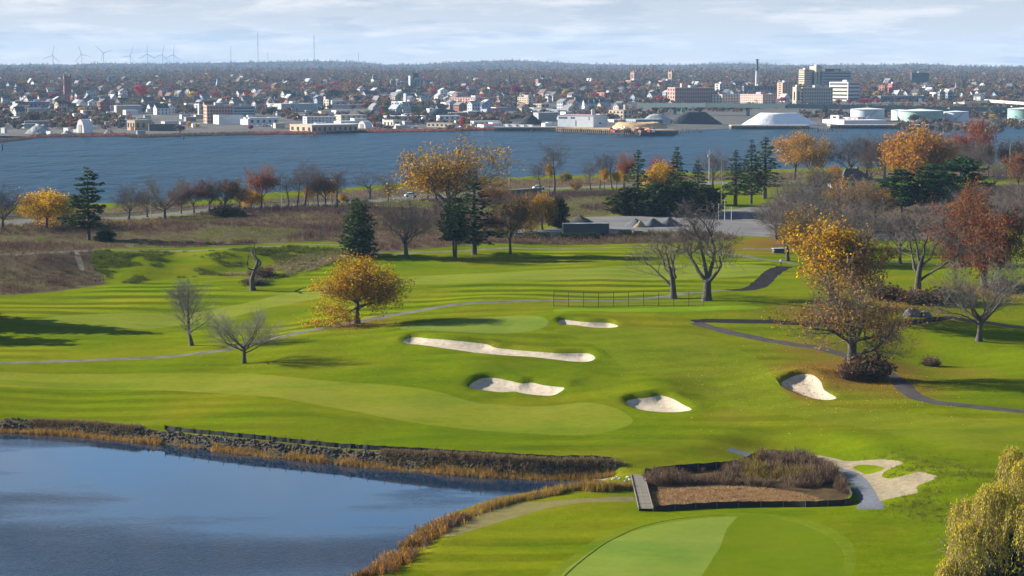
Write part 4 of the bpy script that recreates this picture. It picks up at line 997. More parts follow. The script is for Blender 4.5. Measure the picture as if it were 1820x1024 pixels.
K = lambda r, g, b: (r, g, b, 1)
YEL, GOLD, AMB, RUST, RED = K(.58, .35, .010), K(.46, .27, .015), K(.42, .18, .02), K(.19, .055, .018), K(.32, .045, .03)
TAN, OLV, BRN, PGR = K(.20, .12, .045), K(.25, .20, .02), K(.12, .07, .035), K(.17, .18, .03)
DG, DG2, BLG, OLG = K(.034, .058, .020), K(.048, .074, .022), K(.036, .06, .03), K(.06, .07, .022)
TREES = [
    ('oval_bare', 341, 614, 497, 92, TAN, 'slender bare grey tree beside the curving cart path, taller of the two there'),
    ('fan_bare', 434, 646, 547, 100, TAN, 'rounded bare grey tree standing below the cart path, shorter of the two there'),
    ('round_leafy', 635, 573, 459, 148, K(.42, .24, .010), 'round golden yellow maple beside the cart path above the long bunker'),
    ('snag', 450, 514, 424, 78, TAN, 'dead tree with a few crooked broken limbs at the scrub edge'),
    ('cedar', 637, 456, 345, 66, DG2, 'dense dark green cedar with two trunks behind the golden maple'),
    ('fan_bare2', 722, 456, 352, 118, TAN, 'wide bare fan-shaped tree beside the dark cedar on the fairway edge'),
    ('lean_cedar', 809, 456, 342, 58, DG, 'dark evergreen on two leaning trunks that meet at the ground'),
    ('spruce', 843, 450, 308, 80, BLG, 'tall dark spruce right behind the evergreen with leaning trunks'),
    ('vase_leafy2', 907, 450, 340, 85, TAN, 'low forked tree with a few tan leaves beside the tall spruce'),
    ('gauzy', 797, 408, 258, 156, K(.44, .26, .03), 'tall gauzy tree with thin golden leaves behind the dark evergreens'),
    ('sparse_bare', 1197, 531, 407, 118, TAN, 'bare tree with crooked trunk behind the chain-link fence'),
    ('twin_bare', 1256, 537, 362, 135, TAN, 'tallest bare tree, twin stems dividing low, at the end of the chain-link fence'),
    ('white_pine', 158, 426, 295, 76, DG2, 'layered dark white pine standing alone in the scrub'),
    ('round_leafy2', 82, 404, 340, 92, YEL, 'bright yellow tree beside the layered white pine'),
    ('vase_bare', 4, 408, 330, 92, TAN, 'bare tree at the road beyond the scrub, past the bright yellow tree'),
    ('vase_bare2', 229, 391, 326, 76, TAN, 'bare leaning tree by the road just past the white pine'),
    ('fan_bare', 293, 388, 314, 74, TAN, 'bare fan-shaped tree beside the street lamp nearest the white pine'),
    ('vase_leafy', 345, 379, 322, 58, K(.18, .06, .05), 'reddish brown half-bare tree along the road'),
    ('vase_leafy2', 400, 379, 320, 66, BRN, 'dark brown bushy tree along the road'),
    ('vase_leafy', 465, 372, 297, 54, K(.27, .09, .03), 'orange and maroon tree beside the road lamp'),
    ('round_leafy2', 448, 372, 341, 40, YEL, 'small yellow tree under the orange and maroon one'),
    ('tall_bare', 513, 371, 310, 40, TAN, 'thin bare tree beside the road lamp'),
    ('tall_bare2', 541, 371, 289, 48, TAN, 'tall bare straight tree in the roadside row'),
    ('vase_leafy', 579, 371, 310, 52, K(.19, .09, .04), 'brownish orange tree beside the narrow yellow one'),
    ('narrow_leafy', 590, 361, 321, 22, YEL, 'narrow bright yellow tree in the roadside row'),
    ('sparse_bare2', 657, 352, 296, 46, TAN, 'bare tree between the road and the river, lone one'),
    ('tall_bare', 985, 343, 254, 52, TAN, 'very tall bare shoreline tree with a tufted top by the parked white car'),
    ('tall_bare2', 961, 341, 290, 30, TAN, 'thin bare tree next to the very tall shoreline tree'),
    ('narrow_leafy', 977, 336, 291, 16, GOLD, 'slim gold tree at the foot of the very tall shoreline tree'),
    ('round_leafy2', 1006, 326, 306, 22, OLV, 'small round olive yellow tree at the shore'),
    ('round_leafy2', 964, 407, 346, 52, K(.36, .20, .012), 'yellow orange tree beside the grey trailer'),
    ('dark_shrub', 992, 405, 347, 34, OLG, 'dark tree hugging the yellow one beside the trailer'),
    ('tall_bare', 1066, 338, 275, 26, TAN, 'first slim bare tree of the group with yellow undergrowth by the shore'),
    ('narrow_leafy', 1074, 338, 300, 16, YEL, 'slim yellow tree among bare ones by the shore'),
    ('tall_bare2', 1088, 338, 273, 28, TAN, 'bare tree between the slim yellow trees by the shore'),
    ('vase_leafy', 1110, 336, 275, 40, K(.30, .10, .03), 'orange red tree in front of the water beside the first tall spruce'),
    ('narrow_leafy', 1108, 336, 302, 22, YEL, 'yellow tree under the orange red one at the shore'),
    ('spruce2', 1133, 378, 266, 42, DG2, 'tall grey-green spruce, first of the dense grove past the parking area'),
    ('spruce', 1203, 380, 262, 46, DG, 'tall dark spruce in the middle of the dense grove'),
    ('round_leafy2', 1175, 362, 294, 60, GOLD, 'broad golden tree between the two tall spruces of the grove'),
    ('vase_leafy', 1178, 345, 281, 50, RED, 'dull red tree showing behind the golden one in the grove'),
    ('spruce', 1240, 378, 286, 46, BLG, 'shorter dark spruce at the end of the grove'),
    ('dark_shrub', 1118, 384, 332, 72, OLG, 'low bushy dark evergreen at the start of the grove'),
    ('dark_shrub', 1168, 386, 326, 64, DG, 'dark rounded evergreen below the golden tree of the grove'),
    ('dark_shrub', 1212, 385, 322, 62, DG2, 'dark rounded evergreen below the middle spruce'),
    ('dark_shrub', 1254, 382, 330, 60, OLG, 'dark rounded evergreen below the shorter spruce'),
    ('vase_bare', 1266, 330, 267, 62, TAN, 'pale bare tree in front of the river past the grove'),
    ('spruce2', 1307, 364, 264, 42, DG2, 'ragged dark spruce, first of the trio past the parking area'),
    ('spruce', 1335, 361, 246, 42, DG, 'tall dark spruce in the middle of the trio'),
    ('spruce2', 1359, 353, 242, 52, DG2, 'broad tall spruce, last of the trio'),
    ('oak_bare', 1412, 418, 316, 128, TAN, 'low spreading bare tree at the edge of the parking area'),
    ('vase_leafy2', 1412, 318, 234, 92, K(.48, .25, .02), 'tall golden yellow tree by the shore beyond the house'),
    ('vase_bare', 1462, 318, 240, 80, TAN, 'bare grey tree by the shore beside the tall golden one'),
    ('vase_bare2', 1510, 316, 243, 86, BRN, 'bare brownish tree by the shore behind the house'),
    ('vase_leafy', 1572, 318, 244, 74, K(.22, .10, .04), 'russet half-bare tree by the shore past the house'),
    ('round_leafy2', 1628, 335, 232, 118, K(.42, .20, .02), 'big amber tree behind the green pines'),
    ('oak_full', 1716, 315, 221, 92, K(.27, .07, .018), 'big rust red oak in front of the river'),
    ('narrow_leafy', 1757, 315, 261, 26, OLV, 'narrow yellow-green tree past the rust red oak'),
    ('vase_leafy', 1788, 316, 252, 48, K(.20, .10, .03), 'orange-brown tree past the narrow yellow-green one'),
    ('vase_leafy', 1822, 316, 250, 52, K(.16, .08, .04), 'dull brown tree at the roadside past the orange-brown one'),
    ('round_leafy', 1456, 346, 300, 62, K(.24, .22, .04), 'pale yellow-green willow in front of the house'),
    ('round_leafy2', 1482, 340, 298, 30, AMB, 'small amber tree beside the pale willow at the house'),
    ('vase_leafy', 1530, 404, 322, 96, K(.26, .14, .02), 'slim-trunked tree with orange leaf clusters in front of the house'),
    ('bushy_pine', 1602, 376, 298, 76, K(.02, .052, .014), 'dark green pine, lowest of the three below the amber tree'),
    ('bushy_pine', 1655, 376, 288, 78, K(.024, .062, .016), 'bushy green pine between the other two pines'),
    ('bushy_pine', 1706, 370, 279, 92, K(.026, .07, .016), 'bright green bushy pine, broadest of the three'),
    ('vase_bare', 1676, 408, 356, 90, TAN, 'low grey bare tree in front of the green pines'),
    ('oak_full', 1750, 512, 345, 172, K(.19, .068, .02), 'massive dark red oak with spreading crown over the grass'),
    ('sparse_bare', 1630, 530, 372, 140, BRN, 'dark leaning bare tree with open crooked limbs beside the red oak'),
    ('fan_bare', 1740, 608, 462, 140, TAN, 'low bare tree spreading over the curve of the path'),
    ('vase_leafy2', 1472, 566, 392, 158, K(.46, .26, .012), 'tall half-bare oak with yellow lower leaves behind the big brown oak'),
    ('vase_leafy', 1440, 470, 370, 100, K(.28, .17, .02), 'thin yellowish tree behind the half-bare oak near the path junction'),
    ('oak_sparse', 1512, 668, 480, 216, K(.32, .18, .04), 'biggest brown oak, mostly bare, above the small steep bunker'),
    ('vase_bare2', 1812, 440, 336, 96, TAN, 'bare dark tree behind the massive red oak'),
    ('vase_leafy', 880, 372, 328, 50, K(.26, .12, .03), 'small orange-leaved tree in the scrub by the road'),
    ('vase_leafy2', 610, 362, 345, 22, YEL, 'little yellow tree at the roadside by the narrow yellow one'),
    ('vase_bare', 690, 358, 318, 34, TAN, 'small bare tree at the roadside before the tall gauzy tree'),
    ('vase_leafy', 1025, 345, 320, 26, K(.30, .16, .02), 'small golden tree by the shoreline fence'),
    ('willow', 1802, 1152, 782, 262, K(.42, .345, .022), 'great yellow weeping willow at the edge of the lower green'),
    ('bushy_pine', 1812, 1150, 930, 150, DG, 'dark evergreen growing inside the weeping willow'),
    ('vase_bare', 70, 392, 345, 60, TAN, 'faint bare tree behind the bright yellow tree'),
    ('fan_bare2', 110, 398, 340, 60, TAN, 'bare tree between the bright yellow tree and the white pine'),
    ('tall_leafy', 735, 352, 305, 30, TAN, 'thin tree with last leaves beside the shoreline'),
    ('tall_bare', 566, 372, 318, 30, TAN, 'short thin bare tree behind the brownish orange one'),
    ('vase_bare2', 1548, 330, 255, 60, TAN, 'bare tree behind the house roof'),
    ('vase_bare', 1660, 318, 238, 70, BRN, 'brown bare tree between the amber tree and the rust red oak'),
    ('oak_bare', 1330, 330, 290, 60, TAN, 'low bare tree behind the spruce trio'),
    ('vase_bare', 1448, 392, 300, 110, TAN, 'wide bare tree between the parking area and the pale willow'),
    ('vase_bare2', 1420, 402, 322, 90, BRN, 'bare brown tree behind the low spreading one at the parking area'),
    ('vase_leafy', 1500, 398, 318, 84, K(.36, .20, .02), 'half-bare golden tree in front of the house, left of the slim-trunked one'),
    ('vase_leafy2', 1556, 400, 326, 80, K(.34, .17, .02), 'half-bare orange tree between the house and the lowest green pine'),
    ('fan_bare2', 1480, 440, 356, 120, TAN, 'bare fan-shaped tree behind the half-bare oak'),
    ('oak_bare', 1440, 440, 348, 110, TAN, 'low bare tree behind the thin yellowish one'),
    ('vase_bare', 1590, 330, 238, 78, TAN, 'bare grey tree between the russet tree and the amber tree'),
    ('vase_bare2', 1690, 330, 240, 70, BRN, 'bare brown tree just before the rust red oak'),
    ('vase_leafy', 1660, 335, 246, 76, K(.34, .15, .025), 'orange-brown tree at the back of the green pines'),
    ('vase_bare', 1738, 322, 252, 56, TAN, 'bare tree between the rust oak and the narrow yellow-green tree'),
    ('vase_bare2', 1765, 348, 280, 60, TAN, 'bare tree in front of the narrow yellow-green tree'),
    ('vase_leafy2', 1808, 345, 272, 60, K(.24, .10, .03), 'rusty half-bare tree at the road past the orange-brown one'),
    ('vase_bare', 1790, 392, 322, 80, TAN, 'bare tree above the massive red oak in the brown field'),
    ('fan_bare', 1740, 398, 330, 90, TAN, 'bare fan-shaped tree behind the massive red oak'),
    ('vase_leafy', 1438, 324, 242, 70, K(.36, .20, .03), 'yellow-brown tree by the shore beside the tall golden one'),
    ('vase_bare', 1540, 318, 240, 70, TAN, 'bare grey tree by the shore just past the house'),
    ('tall_bare', 600, 372, 300, 40, TAN, 'tall bare tree behind the narrow yellow roadside tree'),
    ('tall_bare2', 528, 373, 302, 40, TAN, 'bare tree squeezed between the two straight bare trees'),
    ('vase_bare2', 262, 384, 332, 56, TAN, 'bare tree behind the lamp near the fan-shaped tree'),
    ('vase_leafy2', 322, 380, 336, 44, K(.2, .1, .05), 'low brownish tree before the reddish brown one'),
    ('vase_bare', 372, 378, 318, 60, BRN, 'bare dark tree between the reddish and the dark brown trees'),
    ('vase_leafy', 425, 374, 332, 44, K(.24, .15, .03), 'low yellowish tree beside the dark brown bushy one'),
    ('vase_leafy2', 548, 366, 330, 30, K(.4, .22, .02), 'low golden tree in the roadside row'),
    ('tall_bare', 760, 352, 300, 36, TAN, 'thin bare tree at the back of the tall gauzy tree'),
    ('tall_bare2', 1050, 340, 288, 26, TAN, 'lowest bare tree of the group by the shore'),
    ('narrow_leafy', 1096, 338, 306, 18, YEL, 'small yellow tree under the bare shore trees'),
    ('vase_leafy2', 1530, 575, 420, 120, K(.30, .16, .03), 'half-bare brown and gold tree just behind the biggest brown oak'),
    ('vase_bare', 1400, 462, 350, 104, TAN, 'bare tree beside the path junction, just past the walking person'),
    ('vase_bare2', 1540, 452, 356, 110, TAN, 'bare grey tree between the half-bare oak and the leaning bare tree'),
    ('vase_bare', 1600, 470, 372, 90, BRN, 'bare dark tree hard by the leaning bare tree'),
    ('oak_bare', 1500, 410, 326, 110, TAN, 'wide bare tree in the dense clump before the house'),
    ('vase_bare2', 1380, 424, 340, 80, TAN, 'bare tree at the corner of the parking area'),
    ('vase_bare', 1690, 470, 384, 90, TAN, 'bare tree close beside the massive red oak'),
    ('dark_shrub', 188, 428, 408, 34, OLG, 'dark squat shrub at the foot of the white pine'),
]
for i, (k, px, py, top, w, c, lab) in enumerate(TREES):
    nm = {'white_pine': 'pine_tree', 'cedar': 'cedar_tree', 'lean_cedar': 'cedar_tree', 'spruce': 'spruce_tree', 'spruce2': 'spruce_tree', 'bushy_pine': 'pine_tree', 'dark_shrub': 'evergreen_tree', 'snag': 'dead_tree', 'willow': 'willow_tree', 'round_leafy': 'maple_tree', 'oak_full': 'oak_tree', 'oak_sparse': 'oak_tree'}.get(k, 'autumn_tree' if 'leafy' in k else 'bare_tree')
    tree(k, px, py, top, w, c, lab, nm)

# trees just past the frame that throw the long shadows seen on the grass
for k, xy, h, w, lab in (('cedar', (-106, 364), 19, 15, 'dense evergreen off the end of the valley fairway, middle one'), ('cedar', (-112, 350), 17, 13, 'dense evergreen off the end of the valley fairway, shortest one'), ('cedar', (-122, 374), 21, 16, 'dense evergreen off the end of the valley fairway, tallest one')):
    z = gz(xy); s = FPX / (xy[1] * CP_ + (CAMZ - z) * SP_)
    tree(k, 0, h * s, 0, w * s, DG2, lab, 'cedar_tree', wpos=xy)

BUSHES = [(1545, 672, 76, 46, 'brown_bush2', K(.13, .085, .045), 'big brown bush at the foot of the biggest brown oak'),
          (1512, 676, 50, 34, 'brown_bush', K(.12, .07, .04), 'reddish brown bush against the trunk of the biggest brown oak'),
          (1575, 534, 60, 26, 'brown_bush2', K(.10, .06, .03), 'first brown bush on the bank below the leaning bare tree'),
          (1622, 540, 60, 26, 'brown_bush', K(.11, .06, .03), 'second brown bush on the bank, under the leaning bare tree'),
          (1668, 540, 60, 26, 'brown_bush2', K(.09, .055, .03), 'third brown bush on the bank, next to the red oak'),
          (1712, 538, 54, 24, 'brown_bush', K(.10, .06, .035), 'brown bush at the foot of the massive red oak'),
          (1785, 520, 70, 26, 'brown_bush', K(.10, .05, .03), 'brown bush beyond the massive red oak'),
          (1553, 411, 32, 14, 'brown_bush2', K(.05, .05, .025), 'dark rounded shrub, first by the paved strip under the pines'),
          (1588, 411, 34, 15, 'brown_bush2', K(.045, .05, .025), 'dark rounded shrub, second by the paved strip'),
          (1640, 411, 30, 13, 'brown_bush2', K(.055, .05, .025), 'dark rounded shrub, third by the paved strip'),
          (1655, 646, 34, 20, 'brown_bush', K(.10, .06, .03), 'twiggy brown shrub in the hollow near the path'),
          (452, 505, 36, 20, 'twig_bush', K(.16, .11, .06), 'tawny bush at the foot of the dead tree'),
          (465, 492, 46, 22, 'brown_bush', K(.14, .08, .05), 'russet bush behind the dead tree'),
          (640, 452, 60, 14, 'twig_bush', K(.2, .15, .09), 'dry tawny brush at the foot of the two-trunk cedar'),
          (1095, 378, 22, 16, 'brown_bush2', K(.30, .17, .02), 'yellowish bush at the corner of the dense grove'),
          (405, 385, 56, 22, 'brown_bush2', K(.06, .05, .03), 'dark brush under the dark brown bushy tree'),
          (875, 400, 60, 24, 'twig_bush', K(.24, .13, .04), 'orange twiggy bush in the scrub near the hedges'),
          (905, 392, 50, 28, 'twig_bush', K(.22, .12, .04), 'rusty twiggy bush near the yellow orange tree'),
          (300, 365, 40, 10, 'twig_bush', K(.2, .12, .05), 'low brush on the shore behind the fan-shaped tree'),
          (1405, 420, 50, 12, 'twig_bush', K(.25, .12, .05), 'leafy scrub at the foot of the low spreading tree')]
for px, py, w, h, k, c, lab in BUSHES: tree(k, px, py, py - h, w, c, lab, 'bush', 'bush')

# ------------------------------------------------------------------ brush, reeds and stones (nobody could count these)
BLADE = leaf_mat('dry_blades', 'tint', hue=.02, val=(.5, 1.5), trans=.25)
for n in BLADE.node_tree.nodes:
    if n.type == 'ATTRIBUTE' and n.attribute_name == 'tint': n.attribute_type = 'GEOMETRY'


def blades(name, P, h, K, spread, width, tint, lean=.6, kind='stuff', label=None, bushy=False):
    """K narrow blades at every point of P (n,2); h (n,) heights; tint (n,3)"""
    n = len(P); z = G(P[:, 0], P[:, 1]) - .05
    B = np.repeat(np.column_stack([P, z]), K, 0); hh = np.repeat(h, K) * rng.uniform(.45, 1.1, n * K); sp = np.repeat(np.broadcast_to(spread, (n,)), K)
    ph = rng.uniform(0, 6.283, n * K); r = np.sqrt(rng.random(n * K)) * sp
    o = np.column_stack([np.cos(ph) * r, np.sin(ph) * r, np.zeros(n * K)])
    if bushy:
        base = B + o * .35; tip = B + o * (1 + .2 * rng.random((n * K, 1))); dome = np.sqrt(np.clip(1 - (r / (sp * 1.15)) ** 2, .05, 1)); tip[:, 2] += hh * dome
        base[:, 2] += hh * dome * .15
    else:
        base = B + o; tip = base + np.column_stack([rng.normal(0, lean, n * K), rng.normal(0, lean, n * K), np.ones(n * K)]) * hh[:, None] * np.array([.5, .5, 1])
    a = rng.uniform(0, 6.283, n * K); w = np.column_stack([np.cos(a), np.sin(a), np.zeros(n * K)]) * (width * rng.uniform(.6, 1.4, n * K))[:, None]
    V = np.stack([base - w, base + w, tip], 1)
    if bushy: V = np.stack([base, tip - w, tip + w], 1)
    me = mesh(name, V.reshape(-1, 3), np.arange(n * K * 3, dtype=np.int32).reshape(-1, 3), BLADE, var=np.repeat(rng.random(n * K), 3))
    t = me.color_attributes.new('tint', 'FLOAT_COLOR', 'POINT')
    c = np.ones((n * K * 3, 4), np.float32); c[:, :3] = np.repeat(tint, K * 3, 0); t.data.foreach_set('color', c.ravel())
    return tag(link(name, me), label, None, None, kind)


def scatter(poly, n):
    lo, hi = poly.min(0), poly.max(0); q = rng.uniform(lo, hi, (n, 2)); return q[inside(q, poly)]


def along(px, n, w, z=None):
    """points strewn beside a pixel polyline"""
    L = near(*np.array(px, float).T) if z is None else on_plane(*np.array(px, float).T, z)
    seg = np.hypot(*np.diff(L, axis=0).T); s = np.r_[0, np.cumsum(seg)]; t = rng.random(n) * s[-1]
    p = np.stack([np.interp(t, s, L[:, 0]), np.interp(t, s, L[:, 1])], 1)
    return p + rng.normal(0, w, (n, 2))


def avoid(P, polys):
    k = np.ones(len(P), bool)
    for q in polys: k &= ~inside(P, q)
    return P[k]


KEEP_OFF = [w for w, k in PATHw] + [ROADw, ROADRw, Pn(LOT), Pn(LOT2), Pn(DIRT)]
# brown field brush
P = avoid(scatter(Pn(SCRUB), 42000), KEEP_OFF); P = P[np.abs(P[:, 0]) < 230][:15000]
nz = vnoise(P[:, 0], P[:, 1], 22) + .6 * vnoise(P[:, 0], P[:, 1], 7); n2 = vnoise(P[:, 0] + 300, P[:, 1], 30)
h = .75 + 1.3 * smoothstep(-.2, .7, nz) + rng.random(len(P)) * .35
c1, c2, c3, c4 = np.array([.10, .06, .044]), np.array([.165, .11, .07]), np.array([.14, .145, .03]), np.array([.075, .05, .045])
tint = c1 + (c2 - c1) * smoothstep(-.1, .5, n2)[:, None]; tint = tint + (c4 - tint) * smoothstep(.1, .5, nz)[:, None]
gm = (vnoise(P[:, 0] - 90, P[:, 1] + 50, 24) > .16) & (P[:, 1] > 480); tint[gm] = c3; h[gm] *= .45
blades('brush', P, h, 16, .75, .035, tint * rng.uniform(.8, 1.2, (len(P), 1)), bushy=True)
P = avoid(scatter(Pn(SCRUB_R), 9000), KEEP_OFF)[:3000]; blades('brush', P, .8 + rng.random(len(P)) * .9, 14, .75, .04, c2 * rng.uniform(.6, 1.25, (len(P), 1)), bushy=True)
P = avoid(scatter(Pn(SCRUB_S), 30000), KEEP_OFF)[:7000]; blades('brush', P, .6 + rng.random(len(P)) * 1.1, 10, .8, .045, (np.array([.19, .12, .075])) * rng.uniform(.6, 1.3, (len(P), 1)), bushy=True)
# weedy bank between the scrub and the valley fairway
BANK = [(180, 447), (300, 449), (420, 446), (520, 442), (600, 443), (640, 455), (600, 462), (560, 478), (500, 492), (470, 508), (445, 512), (400, 492), (330, 494), (270, 502), (215, 500), (180, 488), (160, 462)]
bw = Pn(BANK); P = avoid(scatter(bw, 14000), KEEP_OFF)[:6500]
n1 = vnoise(P[:, 0], P[:, 1], 8) + .5 * vnoise(P[:, 0], P[:, 1], 3); tawny = smoothstep(-.05, .35, vnoise(P[:, 0] + 70, P[:, 1], 16) + (P[:, 0] + 45) / 90)
tint = np.array([.095, .115, .022]) * (1 - tawny[:, None]) + np.array([.32, .25, .14]) * tawny[:, None]; keep = n1 > -.08
P, tint, n1 = P[keep], tint[keep], n1[keep]; blades('weeds', P, .4 + 1.1 * np.clip(n1 + .1, 0, 1), 18, .6, .035, tint * rng.uniform(.7, 1.2, (len(P), 1)), bushy=True)
# hedge-dark scrub strip between parking and golf
P = scatter(Pn([(930, 420), (1100, 415), (1230, 412), (1300, 418), (1290, 428), (1150, 431), (1000, 433), (840, 434), (840, 428), (930, 426)]), 2600)
blades('brush', P, .5 + rng.random(len(P)) * .9, 16, .6, .035, np.array([.13, .085, .06]) * rng.uniform(.6, 1.3, (len(P), 1)), bushy=True)
# marsh bushes and the flattened reed bed
MP = [(1148, 848), (1180, 842), (1290, 832), (1335, 818), (1362, 800), (1400, 800), (1440, 809), (1488, 836), (1506, 868), (1480, 880), (1440, 874), (1400, 868), (1340, 866), (1260, 862), (1170, 862), (1150, 860)]
P = scatter(Pn(MP), 5200); n1 = vnoise(P[:, 0], P[:, 1], 5)
tint = np.where((n1 > .24)[:, None], np.array([.18, .135, .04]), np.array([.14, .095, .062])) * rng.uniform(.6, 1.3, (len(P), 1))
h = (.55 + rng.random(len(P)) * .85 + .8 * smoothstep(30, 48, P[:, 0])) * (1 + 1.1 * vnoise(P[:, 0] + 9, P[:, 1], 4))
kk = vnoise(P[:, 0] + 50, P[:, 1], 3) > -.25; P, tint, h = P[kk], tint[kk], h[kk]
blades('marsh_brush', P, h, 26, .55, .018, tint, bushy=True)
P = scatter(Pn([(1158, 874), (1200, 868), (1280, 867), (1380, 868), (1440, 874), (1475, 886), (1400, 890), (1300, 891), (1170, 899), (1155, 888)]), 5000)
blades('flattened_reeds', P, .12 + rng.random(len(P)) * .22, 16, .3, .022, np.array([.40, .25, .12]) * rng.uniform(.6, 1.3, (len(P), 1)), lean=2.4)
# reeds on both banks of the pond
NB = [(-200, 769), (0, 768), (120, 773), (280, 789), (400, 803), (560, 820), (700, 834), (850, 846), (960, 852), (1040, 853), (1090, 854)]
P = along(NB, 7500, .36, POND_Z); kk = (vnoise(P[:, 0], P[:, 1], 3.5) > -.2); P = P[kk]
blades('reeds', P, (.3 + rng.random(len(P)) * .6) * (1 + 1.0 * vnoise(P[:, 0] + 20, P[:, 1], 5)), 5, .18, .02, np.array([.36, .22, .06]) * rng.uniform(.5, 1.35, (len(P), 1)), lean=.35)
P = along(NB, 6500, .5, POND_Z) + np.array([.4, 1.7]); n1 = vnoise(P[:, 0], P[:, 1], 6)
kk = n1 > np.where(P[:, 0] > -16, -.22, .12); P = P[kk]
blades('bank_brush', P, .28 + rng.random(len(P)) * .42 * np.where(P[:, 0] > -10, 1.3, .7), 16, .45, .018, np.array([.20, .145, .08]) * rng.uniform(.6, 1.4, (len(P), 1)), bushy=True)
SB = [(1126, 868), (1060, 868), (1010, 872), (960, 878), (900, 888), (860, 898), (815, 913)]
P = along(SB, 4600, .6); P = P[vnoise(P[:, 0], P[:, 1], 2.6) > -.2]; blades('reeds', P, (.7 + rng.random(len(P)) * .7) * (1 + 1.1 * vnoise(P[:, 0] + 31, P[:, 1], 4)), 7, .2, .02, np.where(rng.random((len(P), 1)) < .55, np.array([.42, .27, .04]), np.array([.18, .13, .07])) * rng.uniform(.6, 1.3, (len(P), 1)), lean=.35)
SB2 = [(815, 913), (770, 932), (735, 955), (705, 985), (690, 1000)]
P = along(SB2, 2000, .8); P = P[vnoise(P[:, 0], P[:, 1], 3) > -.12]; blades('bank_brush', P, .5 + rng.random(len(P)) * .8, 20, .4, .018, np.where(rng.random((len(P), 1)) < .5, np.array([.36, .19, .035]), np.array([.15, .10, .065])) * rng.uniform(.6, 1.3, (len(P), 1)), bushy=True)
P = along([(690, 1003), (655, 1014), (625, 1024), (590, 1040)], 500, .8); P = P[vnoise(P[:, 0], P[:, 1], 2.2) > .02]; blades('bank_brush', P, .5 + rng.random(len(P)) * .7, 22, .45, .018, np.where(rng.random((len(P), 1)) < .5, np.array([.36, .17, .03]), np.array([.14, .09, .06])) * rng.uniform(.6, 1.3, (len(P), 1)), bushy=True)
# rough grass tussocks round the bunkers' shoulders and the waste sand
tp = []
for px, py, r in [(1600, 838, 9), (1690, 850, 10), (1645, 905, 7)]:
    q = near(px, py); tp.append(q + rng.normal(0, 1, (260, 2)) * np.array([r * .35, r * .5]))
P = avoid(np.concatenate(tp), Bw + [WASTEw, GRAVELw, MARSHw]); blades('rough_tussocks', P, .18 + rng.random(len(P)) * .25, 10, .3, .03, np.array([.15, .15, .022]) * rng.uniform(.7, 1.2, (len(P), 1)), lean=.8)


# fallen leaves under the autumn trees, coarse tufts in the nearer rough
fl = [near(px, py) + rng.normal(0, 1, (int(n), 2)) * np.array([r, r * 1.1]) for px, py, r, n in [(648, 580, 6, 1500), (1512, 664, 9, 2600), (1430, 690, 9, 1500), (1470, 600, 9, 1200), (1540, 700, 8, 1200), (1755, 520, 9, 1200), (1340, 660, 9, 700), (1630, 560, 8, 900), (1200, 655, 8, 500), (560, 640, 8, 400), (1350, 740, 9, 500), (1400, 560, 9, 700)]]
P = avoid(np.concatenate(fl), [w for w, k in PATHw] + [PONDw]); zz = G(P[:, 0], P[:, 1]) + .03; V, Fl = leaf_quads(np.column_stack([P, zz]), rng.uniform(.08, .2, len(P)), rng, np.column_stack([rng.normal(0, 1, (len(P), 2)), rng.normal(0, .15, len(P))]), 1.0, 3.0)
me = mesh('fallen_leaves', V, Fl.astype(np.int32), BLADE, var=np.repeat(rng.random(len(P)), 4)); t = me.color_attributes.new('tint', 'FLOAT_COLOR', 'POINT'); c = np.ones((len(V), 4), np.float32); c[:, :3] = np.repeat(np.array([(.34, .15, .03), (.22, .09, .03), (.42, .26, .04)])[rng.integers(0, 3, len(P))], 4, 0); t.data.foreach_set('color', c.ravel()); tag(link('fallen_leaves', me), kind='stuff')
d_ = 150 * np.exp(rng.random(60000) * math.log(420 / 150)); a_ = np.radians(rng.uniform(-15.5, 15.5, 60000)); P = np.column_stack([d_ * np.sin(a_), d_ * np.cos(a_)])
P = avoid(P, [Pn(q, 3) for q in (FAIR1, FAIR2, FAIR3, GREEN1, COLLAR2, TEE, SCRUB, BARE)] + Bw + [w for w, k in PATHw] + [PONDw, MARSHw, WASTEw, GRAVELw]); P = P[vnoise(P[:, 0], P[:, 1], 9) + .5 * vnoise(P[:, 0], P[:, 1], 2.5) > .02][:15000]
blades('rough_tufts', P, .07 + rng.random(len(P)) * .13, 6, .3, .02, np.where(rng.random((len(P), 1)) < .25, np.array([.19, .16, .02]), np.array([.115, .14, .003])) * rng.uniform(.7, 1.25, (len(P), 1)), lean=.7)


def rocks(name, P, size, m, sink=.25):
    ico_v = np.array([(0, 0, -1), (.72, -.53, -.45), (-.28, -.85, -.45), (-.89, 0, -.45), (-.28, .85, -.45), (.72, .53, -.45), (.28, -.85, .45), (-.72, -.53, .45), (-.72, .53, .45), (.28, .85, .45), (.89, 0, .45), (0, 0, 1)])
    ico_f = np.array([(0, 1, 2), (1, 0, 5), (0, 2, 3), (0, 3, 4), (0, 4, 5), (1, 5, 10), (2, 1, 6), (3, 2, 7), (4, 3, 8), (5, 4, 9), (1, 10, 6), (2, 6, 7), (3, 7, 8), (4, 8, 9), (5, 9, 10), (6, 10, 11), (7, 6, 11), (8, 7, 11), (9, 8, 11), (10, 9, 11)])
    n = len(P); s = size * rng.uniform(.5, 1.5, (n, 1, 1)) * rng.uniform(.7, 1.3, (n, 1, 3)) * np.array([1, 1, .7])
    z = G(P[:, 0], P[:, 1]); V = ico_v[None] * s * rng.uniform(.8, 1.2, (n, 12, 1)) + np.column_stack([P, z])[:, None] + np.array([0, 0, size * .2])
    F_ = ico_f[None] + (np.arange(n) * 12)[:, None, None]
    return tag(link(name, mesh(name, V.reshape(-1, 3), F_.reshape(-1, 3).astype(np.int32), m)), kind='stuff')


